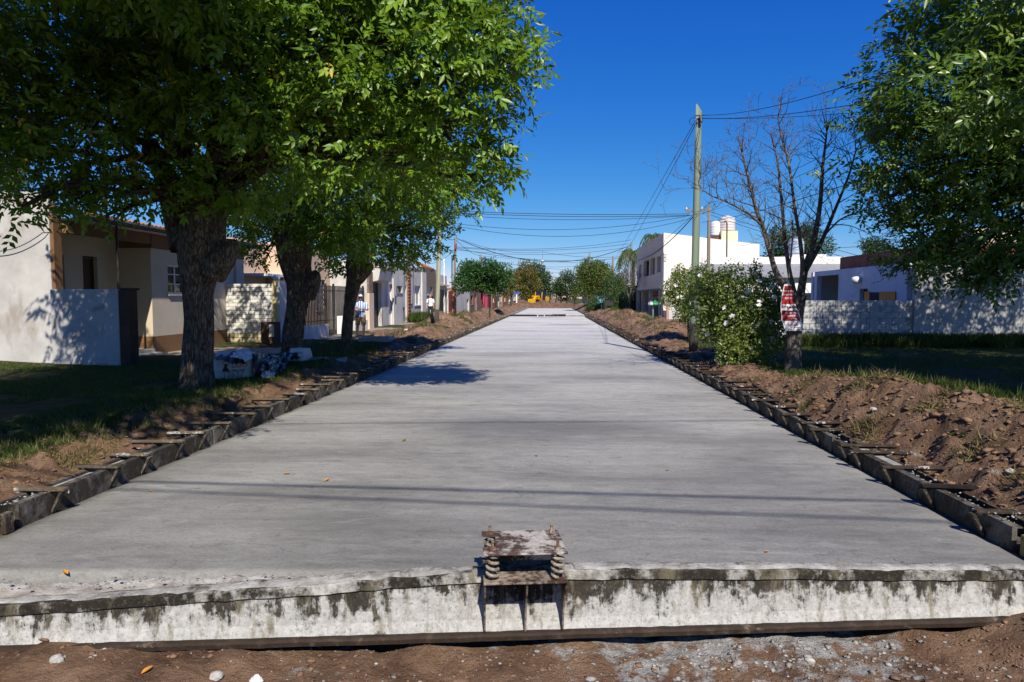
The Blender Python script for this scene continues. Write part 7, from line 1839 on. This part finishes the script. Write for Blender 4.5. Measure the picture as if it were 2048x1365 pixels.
# ================================================================== KERB BOXES, SLABS, BOARDS
def kerb_box(label, c, wx, wy, h, m, rz=0.0):
    t = thing('inspection_box', label, 'box', c); t.rotation_euler.z = rz; OFF[t.name] = Vector((0, 0, 0))
    th = 0.09; mb = MB()
    mb.box(-wx/2, wx/2, -wy/2, -wy/2 + th, -.15, h); mb.box(-wx/2, wx/2, wy/2 - th, wy/2, -.15, h); mb.box(-wx/2, -wx/2 + th, -wy/2 + th, wy/2 - th, -.15, h); mb.box(wx/2 - th, wx/2, -wy/2 + th, wy/2 - th, -.15, h)
    mb.build('rim', MAT[m], t, bevel=0.008)
    mb = MB(); mb.box(-wx/2 + th + .003, wx/2 - th - .003, -wy/2 + th + .003, wy/2 - th - .003, h - .10, h - .06); mb.build('cover', MAT['grey_concrete'], t)
c = gp(746, 689, 0.17); kerb_box('square concrete inspection box on the verge below the striped shirt', (c.x, c.y + .45, 0.17), 1.05, 0.9, 0.22, 'grey_concrete', R(4))
c = gp(820, 670, 0.2); kerb_box('small white concrete box in front of the grey house', (c.x, c.y + .3, 0.22), 0.55, 0.55, 0.20, 'white_wall', R(8))
c = gp(650, 724, 0.2); mb = MB(); mb.box(-.55, .5, -.22, .22, -.04, .07); o = mb.build('stone_slab', MAT['grey_concrete'], bevel=0.02); o.location = (c.x, c.y, 0.22); o.rotation_euler = (0.05, 0.03, R(12)); tag(o, 'flat concrete slab lying on the verge between the ash trunks', 'slab')
# cardboard stuffed into the near end of the left forms
MAT['card'] = mat('damp_cardboard', (0.50, 0.30, 0.15), (0.42, 0.25, 0.12), 5, 0.9, 0.2, 30, stain=((0.62, 0.60, 0.56), 0.66, 6))
cbx = thing('cardboard_box', 'torn cardboard box with red print at the near left form end', 'box', (XL - 0.12, 4.45, 0.0))
mb = MB()
for z0, z1, dx in ((-0.01, 0.072, 0.012), (0.075, 0.155, 0.0)):
    mb.box(XL - 0.22, XL - dx, 4.02, 4.615, z0, z1)
mb.build('folded_card', MAT['card'], cbx, bevel=0.008)
vs, fs = text_mesh('BRONAMO', 0.045, 'CENTER', 0.003); mb = MB(); mb.add([(XL + 0.002 - (0.012 if 0.076 + v[0] < .074 else 0) + 0.004, 4.55 - v[1] * 0.8, 0.076 + v[0] * .85) for v in vs], fs); mb.build('print', MAT['print_red'], cbx)
ep = thing('end_plate', 'drilled steel plate closing the near left kerb form', 'plate', (XL, 4.7, 0)); mb = MB(); mb.box(XL - 0.02, XL + 0.03, 4.63, 4.71, -0.01, 0.14); mb.build('plate', MAT['strut'], ep, bevel=0.004)
for z in (0.03, 0.10):
    mb = MB(); mb.tube([(XL + 0.0305, 4.67, z), (XL + 0.033, 4.67, z)], 0.009, 8); mb.build('hole', MAT['iron'], ep)
wb = thing('timber_block', 'yellowish timber block wedged at the near right form end', 'block', (XR + 0.12, 4.55, 0)); mb = MB(); mb.box(XR + 0.01, XR + 0.22, 4.43, 4.66, -0.02, 0.13); mb.build('block', mat('yellow_stained_timber', (0.36, 0.26, 0.09), (0.14, 0.10, 0.06), 7, 0.9, 0.4, 30), wb, bevel=0.012)
st_ = thing('steel_stake', 'green steel stake beside the near right form end', 'stake', (XR + .2, 4.40, 0)); MB().tube([(XR + 0.20, 4.40, -0.2), (XR + 0.205, 4.40, 0.18)], 0.016, 8).build('rod', MAT['pole_green'], st_)
bd = thing('loose_board', 'loose narrow board lying along the right kerb forms', 'board', (XR + 0.35, 11.2, 0.12)); MB().bar((XR + 0.30, 10.3, 0.14), (XR + 0.42, 12.1, 0.20), 0.06, 0.03).build('board', MAT['bracket'], bd)
# forms laid across between the two slabs
for k, (x0, x1, z, m, lab) in enumerate([(-3.95, -1.35, 0.16, 'form_dark', 'long black steel rail across the far joint of the slab'), (-1.25, -0.70, 0.14, 'form', 'short rusty channel in the middle of the far cross joint'), (-0.62, 0.55, 0.15, 'form', 'tan channel form in the middle of the far cross joint'), (0.05, 1.35, 0.17, 'form_dark', 'thin dark rail resting on the far cross joint'), (1.40, 3.35, 0.12, 'fill', 'pale form piece at the right end of the far cross joint')]):
    t = thing('cross_form', lab, 'formwork', ((x0 + x1) / 2, 64.6, 0), 'forms across the far joint'); y = 64.45 + 0.12 * (k % 3)
    mb = MB(); mb.box(x0, x1, y, y + 0.04, -0.05, z); mb.box(x0, x1, y + 0.041, y + 0.20, z - 0.04, z - 0.01) if k != 3 else mb.box(x0, x1, y + .041, y + .1, z - .02, z + .03); mb.build('channel', MAT[m], t)
MB_ = MB(); MB_.box(XL, XR, 64.35, 65.25, -0.2, -0.03); tag(MB_.build('joint_fill', MAT['fill']), 'rough joint between the near and far road slabs', kind='structure')
ks = MB()
for s, x in ((-1, XL), (1, 3.45)):
    for k in range(17):
        y = 65.6 + k * 3.0
        t = thing('kerb_form', f'pale far kerb form, {ORD[k]} beyond the cross joint on the {"left" if s < 0 else "right"} side', 'formwork', (x, y, 0), f'far kerb forms on the {"left" if s < 0 else "right"}')
        mb = MB(); a, b = sorted((x, x + s * 0.16)); mb.box(a, b, y, y + 2.9, -0.05, 0.15); mb.build('channel', MAT['fill' if (s < 0 or k % 2) else 'form_dark'], t)
# ================================================================== STREET FURNITURE FURTHER ALONG
MAT['sign_green'] = mat('sign_green', (0.05, 0.42, 0.33), None, 2, 0.5, 0); MAT['sign_blue'] = mat('sign_blue', (0.04, 0.12, 0.55), None, 2, 0.5, 0)
t = thing('street_sign', 'green and white sign board on a green post right of the road', 'sign', foot(1203, 72)); a = at(1203, 600, 72); p = foot(1203, 72)
MB().tube([p, Vector((a.x, 72, a.z))], 0.04, 8).build('post', MAT['sign_green'], t)
mb = MB(); mb.box(a.x - .42, a.x + .42, 71.93, 71.96, a.z - .36, a.z + .36); bo = mb.build('board', MAT['sign_green'], t, bevel=0.01)
mb = MB(); mb.box(a.x - .36, a.x + .36, 71.915, 71.928, a.z - .16, a.z + .08); mb.build('white_field', MAT['sign_white'], bo)
for k in range(2):
    mb = MB(); mb.box(a.x - .25, a.x + .25, 71.916, 71.929, a.z + .13 + .1 * k, a.z + .18 + .1 * k); mb.build('lettering', MAT['print_dark'], bo)
t = thing('notice_board', 'black framed board standing beside the green sign', 'board', foot(1217, 66)); a, b = at(1210, 633, 66), at(1225.5, 601, 66)
for x in (a.x, b.x): mb = MB(); mb.bar((x, 66, 0.1), (x, 66, b.z), 0.09, 0.09); mb.build('leg', MAT['iron'], t)
c = at(1217, 611, 66); mb = MB(); mb.box(a.x + .05, b.x - .05, 65.98, 66.03, c.z, b.z); mb.build('panel', MAT['iron'], t)
MAT['sack_green'] = mat('green_sack', (0.05, 0.42, 0.16), (0.04, 0.34, 0.12), 6, 0.5, 0.3, 10); MAT['sack_white'] = mat('white_sack', (0.70, 0.72, 0.72), (0.6, 0.62, 0.62), 6, 0.5, 0.3, 10)
def sack(label, c, r, m, seed, group=None):
    c = Vector(c); mb = MB(); rg = random.Random(seed)
    mb.lathe([(r * .5, 0), (r * .95, r * .15), (r * 1.05, r * .55), (r * .8, r * 1.05), (r * .35, r * 1.35), (r * .12, r * 1.45), (r * .25, r * 1.65)], c, 14)
    mb.v = [(c.x + (x - c.x) * (1 + rg.uniform(-.12, .12)), c.y + (y - c.y) * (1 + rg.uniform(-.12, .12)), z + rg.uniform(-.05, .05) * r) for x, y, z in mb.v]
    return tag(mb.build('rubbish_sack', MAT[m], smooth=True), label, 'sack', group)
c = at(1221, 630, 63); sack('green rubbish sack on the earth beside the notice board', (c.x, 63, c.z - .3), 0.34, 'sack_green', 1, 'rubbish sacks on the right verge')
c = at(1213, 632, 63.5); sack('white rubbish sack at the foot of the notice board', (c.x, 63.5, c.z - .25), 0.30, 'sack_white', 2, 'rubbish sacks on the right verge')
c = at(1231, 628, 61.5); sack('dark rubbish sack right of the green one', (c.x, 61.5, c.z - .3), 0.36, 'tarp', 3, 'rubbish sacks on the right verge')
YK = 35.0; kb = at(1306, 656, YK); t = thing('waste_basket', 'wire waste basket on a post above the right earth heaps', 'basket', (kb.x, YK, kb.z - .4)); tp = at(1306, 612, YK)
MB().tube([(kb.x, YK, kb.z - .5), (tp.x, YK, tp.z)], 0.045, 8).build('post', MAT['steel'], t)
l, r__ = at(1299, 612, YK), at(1316, 596, YK)
for z in (l.z, (l.z + r__.z) / 2, r__.z):
    mb = MB(); mb.bar((l.x, YK - .18, z), (r__.x, YK - .18, z), .02, .02); mb.bar((l.x, YK + .18, z), (r__.x, YK + .18, z), .02, .02); mb.bar((l.x, YK - .18, z), (l.x, YK + .18, z), .02, .02); mb.bar((r__.x, YK - .18, z), (r__.x, YK + .18, z), .02, .02); mb.build('hoop', MAT['iron'], t)
mb = MB(); mb.box(l.x, r__.x, YK - .18, YK + .18, l.z - .015, l.z + .005); mb.build('floor', MAT['iron'], t)
c = at(1302, 609, YK); sack('white sack in the waste basket', (c.x, YK, l.z + .01), 0.15, 'sack_white', 4); c = at(1310, 609, YK); sack('green sack in the waste basket', (c.x, YK, l.z + .01), 0.17, 'sack_green', 5)
t = thing('street_sign', 'blue street name sign on a grey post left of the orange tree', 'sign', foot(1033, 118)); a = at(1033, 588, 118); p = foot(1033, 118)
MB().tube([p, Vector((a.x, 118, a.z + .3))], 0.13, 8).build('post', MAT['white_paint'], t)
mb = MB(); mb.box(a.x - .5, a.x + .5, 117.8, 117.85, a.z - .02, a.z + .32); mb.build('name_plate', MAT['sign_blue'], t)
t = thing('waste_basket', 'dark waste basket on a post before the brown brick house', 'basket', foot(993, 80)); a = at(993, 600, 80)
MB().tube([foot(993, 80), Vector((a.x, 80, a.z))], 0.05, 6).build('post', MAT['iron'], t); mb = MB(); mb.box(a.x - .28, a.x + .28, 79.8, 80.2, a.z - .2, a.z + .5); mb.build('bin', MAT['iron'], t)
for k, (px, y0, y1, Y) in enumerate([(953, 608, 635, 58), (978, 588, 628, 62), (979.5, 615, 645, 50)]):
    tag(MB().tube([at(px, y1, Y) - Vector((0, 0, .4)), at(px, y0, Y)], 0.05, 6).build('verge_post', MAT['iron' if k else 'steel']), ['grey bent post left of the round tree trunk', 'dark post right of the round tree trunk', 'short grey stake by the left kerb forms'][k], 'post')
# ================================================================== GRADER AND THE EARTH AT THE END OF THE SLAB
MAT['dirt'] = mat('loose_brown_earth', (0.185, 0.110, 0.070), (0.10, 0.058, 0.037), 1.4, 0.95, 0.9, 5, 0.12, world_space=True)
def earth_heap(label, cx, cy, sx, sy, h, seed, n=46):
    xs, ys = np.meshgrid(np.linspace(-2, 2, n), np.linspace(-2, 2, n))
    r = np.hypot(xs, ys); X, Y = cx + xs * sx, cy + ys * sy
    z = h * np.clip(1 - r / 1.9, 0, 1) ** 0.8 * (0.7 + 0.6 * fbm(X * .8, Y * .8, 4, seed)) + 0.12 * (fbm(X * 3, Y * 3, 3, seed + 3) - .5) - 0.12
    mb = MB(); i = np.arange(n * n).reshape(n, n)
    mb.add(np.stack([X.ravel(), Y.ravel(), z.ravel()], 1).tolist(), np.stack([i[:-1, :-1], i[:-1, 1:], i[1:, 1:], i[1:, :-1]], -1).reshape(-1, 4).tolist())
    return tag(mb.build('earth_heap', MAT['dirt'], smooth=True), label, 'earth heap', 'earth heaps at the far slab end')
earth_heap('long brown earth heap in front of the yellow grader', -1.6, 120.5, 2.8, 1.6, 1.35, 3)
earth_heap('brown earth heap left of the grader', -5.6, 119.5, 1.9, 1.7, 1.6, 5)
earth_heap('low brown earth heap right of the grader', 2.6, 120.5, 2.0, 1.5, 0.95, 7)
earth_heap('brown earth heap below the green sign on the far right', 6.0, 104, 1.5, 3.0, 1.2, 9)
MAT['cat_yellow'] = mat('machine_yellow', (0.72, 0.38, 0.01), (0.62, 0.32, 0.01), 3, 0.45, 0.05, 10, stain=((0.20, 0.13, 0.08), 0.64, 3)); MAT['tyre'] = mat('black_tyre', (0.03, 0.03, 0.03), None, 4, 0.9, 0.4, 8)
gc = at(1080, 605, 127.0); gr = thing('road_grader', 'yellow road grader working behind the far earth heap', 'grader', (gc.x, 127.0, 0.05)); gr.rotation_euler.z = R(-112); gr.scale = (.9, .9, .9); OFF[gr.name] = Vector((0, 0, 0))
def gpart(name, m, fn, parent=gr, smooth=False, bevel=0.0):
    mb = MB(); fn(mb); return mb.build(name, MAT[m], parent, smooth=smooth, bevel=bevel)
def wheel(x, y, r, w):
    h = MB(); P = [(r * .55, -w / 2), (r * .9, -w / 2), (r, -w * .3), (r, w * .3), (r * .9, w / 2), (r * .55, w / 2)]; h.lathe(P, (0, 0, 0), 20)
    h.v = [(x + vx, y + vz, r + vy) for vx, vy, vz in h.v]; o = h.build('wheel', MAT['tyre'], gr, smooth=True, fixn=True)
    h = MB(); h.lathe([(r * .2, -w * .42), (r * .54, -w * .3), (r * .54, w * .3), (r * .2, w * .42)], (0, 0, 0), 14); h.v = [(x + vx, y + vz, r + vy) for vx, vy, vz in h.v]; h.build('rim', MAT['cat_yellow'], o, fixn=True)
for y in (-1.0, 1.0):
    wheel(3.6, y, 0.62, 0.42)
    for x in (-2.3, -0.9): wheel(x, y, 0.62, 0.42)
gpart('front_axle', 'cat_yellow', lambda m: m.box(3.45, 3.75, -.8, .8, .5, .75)); gpart('counterweight', 'cat_yellow', lambda m: m.box(3.9, 4.5, -.75, .75, .7, 1.7), bevel=.05)
gpart('main_frame', 'cat_yellow', lambda m: (m.bar((3.7, 0, 1.1), (2.4, 0, 1.95), .4, .45), m.bar((2.4, 0, 1.95), (.6, 0, 1.75), .42, .45)))
gpart('circle', 'cat_yellow', lambda m: m.lathe([(.75, .75), (.8, .8), (.8, .92), (.7, .95)], (1.6, 0, 0), 20)); gpart('blade', 'steel', lambda m: m.bar((1.2, -1.8, .45), (1.9, 1.8, .45), .08, .6))
gpart('lift_arms', 'cat_yellow', lambda m: (m.bar((2.2, -.7, 2.3), (1.6, -.9, .9), .16, .16), m.bar((2.2, .7, 2.3), (1.6, .9, .9), .16, .16), m.bar((2.2, -.8, 2.25), (2.2, .8, 2.25), .25, .25)))
gpart('engine_hood', 'cat_yellow', lambda m: m.box(-3.4, -.9, -.7, .7, .95, 2.1), bevel=.06)
cabp = gpart('cab', 'glass', lambda m: m.prism([(.65, -.72, 1.3), (.75, -.72, 2.2), (.5, -.72, 3.15), (-.85, -.72, 3.15), (-.85, -.72, 1.3)], (0, 1.44, 0)))
for y in (-.74, .74): gpart('cab_post', 'cat_yellow', lambda m, y=y: (m.bar((.78, y, 1.4), (.8, y, 2.2), .12, .12), m.bar((.8, y, 2.2), (.52, y, 3.2), .12, .12)), cabp); gpart('cab_post', 'iron', lambda m, y=y: m.bar((-.86, y, 1.3), (-.86, y, 3.2), .12, .12), cabp)
gpart('cab_roof', 'iron', lambda m: m.box(-.98, .68, -.85, .85, 3.2, 3.32), cabp)
# ================================================================== SMALL THINGS ON THE GROUND
MAT['lump_pale'] = mat('pale_cement_lump', (0.52, 0.50, 0.47), (0.36, 0.34, 0.31), 14, 0.95, 0.8, 40); MAT['lump_white'] = mat('white_lump', (0.72, 0.71, 0.69), (0.55, 0.54, 0.52), 14, 0.9, 0.8, 40); MAT['lump_grey'] = mat('grey_lump', (0.40, 0.385, 0.36), (0.28, 0.27, 0.25), 14, 0.95, 0.8, 40); MAT['lump_earth'] = mat('earth_clod', (0.235, 0.145, 0.092), (0.13, 0.078, 0.05), 8, 0.95, 0.8, 30)
def rock(name, label, c, r, m, seed, cat='stone', sz=(1, 1, .7)):
    b = bmesh.new(); bmesh.ops.create_icosphere(b, subdivisions=3, radius=1.0)
    for v in b.verts:
        k = 0.72 + 0.56 * float(vnoise(np.array([v.co.x * 1.6 + seed]), np.array([v.co.y * 1.6]), np.array([v.co.z * 1.6]), seed)[0]) + 0.25 * float(vnoise(np.array([v.co.x * 5 + seed]), np.array([v.co.y * 5]), np.array([v.co.z * 5]), seed)[0])
        v.co = Vector((v.co.x * k * sz[0], v.co.y * k * sz[1], v.co.z * k * sz[2])) * r
    me = bpy.data.meshes.new(name); b.to_mesh(me); b.free(); me.materials.append(MAT[m])
    o = bpy.data.objects.new(name, me); COL.objects.link(o); o.location = c; o.rotation_euler.z = seed
    return tag(o, label, cat)
def on_ground(px, py, dz=0.0):
    p = gp(px, py, -0.30); p.z = ground_z(p.x, p.y) + dz; return p
rock('plaster_lump', 'bright white lump on the earth below the beam, left of centre', on_ground(513, 1350, .015), 0.032, 'lump_white', 3, 'lump', (1, .8, .8))
rock('cement_lump', 'grey cement lump left of the bright white one', on_ground(432, 1346, .012), 0.030, 'lump_grey', 5, 'lump'); rock('cement_lump', 'dark round clod below the spring mount', on_ground(920, 1362, .01), 0.055, 'lump_earth', 6, 'lump')
rock('cement_lump', 'small grey lump left of the orange leaf', on_ground(115, 1335, .008), 0.03, 'lump_grey', 8, 'lump'); rock('cement_lump', 'pale lump under the right half of the beam', on_ground(1620, 1300, .008), 0.024, 'lump_pale', 9, 'lump')
rr_ = np.random.default_rng(31); sp, se = [], []
for _ in range(900):
    x, y = rr_.uniform(-3.4, 3.0), 3.45 + 0.42 * rr_.random()
    s = rr_.uniform(.004, .012) * (2.2 if rr_.random() < .10 else 1); (sp if rr_.random() < (.35 + .18 * x / 3) else se).append((x, y, None, s))
for _ in range(130):
    u = rr_.uniform(-3.3, -0.5) if rr_.random() < .72 else rr_.uniform(.5, 2.6); q_ = S(u, -rr_.uniform(.20, .34), 0); sp.append((q_.x, q_.y, 0.002, rr_.uniform(.004, .012)))
for _ in range(170):
    q_ = S(rr_.uniform(.7, 2.2), rr_.uniform(0.0, .30), 0); sp.append((q_.x, q_.y, None, rr_.uniform(.006, .018) * (1.6 if rr_.random() < .12 else 1)))
for _ in range(360):
    q_ = (rr_.uniform(2.1, 3.1), rr_.uniform(3.5, 4.2)); s = rr_.uniform(.004, .013) * (2 if rr_.random() < .08 else 1); (se if rr_.random() < .8 else sp).append((q_[0], q_[1], None, s))
zz_ = ground_fields(np.array([e[0] for e in sp]), np.array([e[1] for e in sp]))[0]; sp = [(x, y, (z0 if z0 is not None else z + s * .15), s) for (x, y, z0, s), z in zip(sp, zz_)]
crumbs('cement_rubble', 'pale cement crumbs and lumps strewn below and behind the beam', sp, MAT['crust'], 6)
r2 = np.random.default_rng(33)
for _ in range(4200):
    side = r2.random() < .62
    y = 4.5 + 11 * r2.random() ** 1.4
    x = (XR + FW + .06 + r2.random() * 1.35) if side else (XL - FW - .06 - r2.random() * 1.15)
    s = r2.uniform(.006, .022) * (2.3 if r2.random() < .10 else 1); se.append((x, y, None, s))
for _ in range(420):
    y = 4.5 + 9.5 * r2.random() ** 1.2; se.append((XR + FW + .10 + r2.random() * 1.2, y, None, r2.uniform(.022, .055)))
for _ in range(1500):
    hx, hy, sx, sy, hh = HEAPS[r2.integers(0, 20)]; se.append((hx + r2.normal(0, sx * .7), hy + r2.normal(0, sy * .7), None, r2.uniform(.02, .06)))
xs_ = np.array([e[0] for e in se]); ys_ = np.array([e[1] for e in se]); zs_ = ground_fields(xs_, ys_)[0]; se = [(x, y, z + s * .25, s) for (x, y, _, s), z in zip(se, zs_)]
crumbs('earth_clods', 'loose brown earth clods on the spoil banks and roadbed', se, MAT['lump_earth'], 7)
c = [gp(1698, 862, .45), gp(1940, 830, .35)]
for k, (px, py, r) in enumerate([(1748, 816, .05), (1946, 830, .05), (2022, 917, .045), (1834, 923, .03)]):
    p = gp(px, py, 0.4); p.z = ground_z(p.x, p.y) + .01; rock('cement_lump', ['pale lump on the bank crest near the middle of the right bank', 'pale lump on the bank crest before the tall grass', 'pale lump low on the right bank at the picture edge', 'small pale pebble low on the right bank'][k], p, r * .7, 'lump_pale', 11 + k, 'lump')
def leaf_thing(label, p, L_, col, rz, seed):
    t = MB(); W_ = L_ * .42
    prof = [(0, 0), (.25, .8), (.5, 1), (.75, .7), (1, 0)]
    ca, sa = math.cos(rz), math.sin(rz)
    for k, (u, w) in enumerate(prof):
        for s in (-1, 0, 1):
            x, y, z = u * L_, s * w * W_ / 2, .004 + .10 * L_ * abs(s) * w + .16 * L_ * u * u
            t.v.append((p.x + ca * x - sa * y, p.y + sa * x + ca * y, p.z + z))
    for k in range(4):
        for s in range(2): a = k * 3 + s; t.f.append((a, a + 3, a + 4, a + 1)); t.m.append(0)
    o = t.build('fallen_leaf', col); s_ = o.modifiers.new('thickness', 'SOLIDIFY'); s_.thickness = .0012
    return tag(o, label, 'leaf', 'fallen leaves on the slab')
LO = mat('orange_leaf', (0.55, 0.26, 0.03), (0.40, 0.16, 0.02), 30, .7, .2, 80); LG = mat('olive_leaf', (0.20, 0.20, 0.05), (0.13, 0.12, 0.03), 30, .7, .2, 80)
for k, (px, py, L_, m, lab) in enumerate([(566, 949, .075, LO, 'orange leaf on the slab just above the dark wire shadow'), (648, 964, .08, LO, 'curled orange leaf lying on the dark wire shadow'), (136, 1149, .07, LO, 'orange leaf at the left slab end near the beam'), (1538, 1103, .045, LO, 'small orange leaf on the right near slab'), (1070, 912, .06, LG, 'olive leaf alone in the middle of the slab'), (1330, 942, .05, LG, 'dark leaf on the right middle of the slab'), (806, 884, .10, LG, 'flat dark mark like a leaf left of the slab centre'), (305, 984, .05, LO, 'small reddish leaf left of the wire shadow')]):
    leaf_thing(lab, gp(px, py, .002), L_, m, k * 1.3, k)
leaf_thing('orange leaf on the earth in front of the beam', on_ground(282, 1352, .005), .07, LO, 1.2, 20)
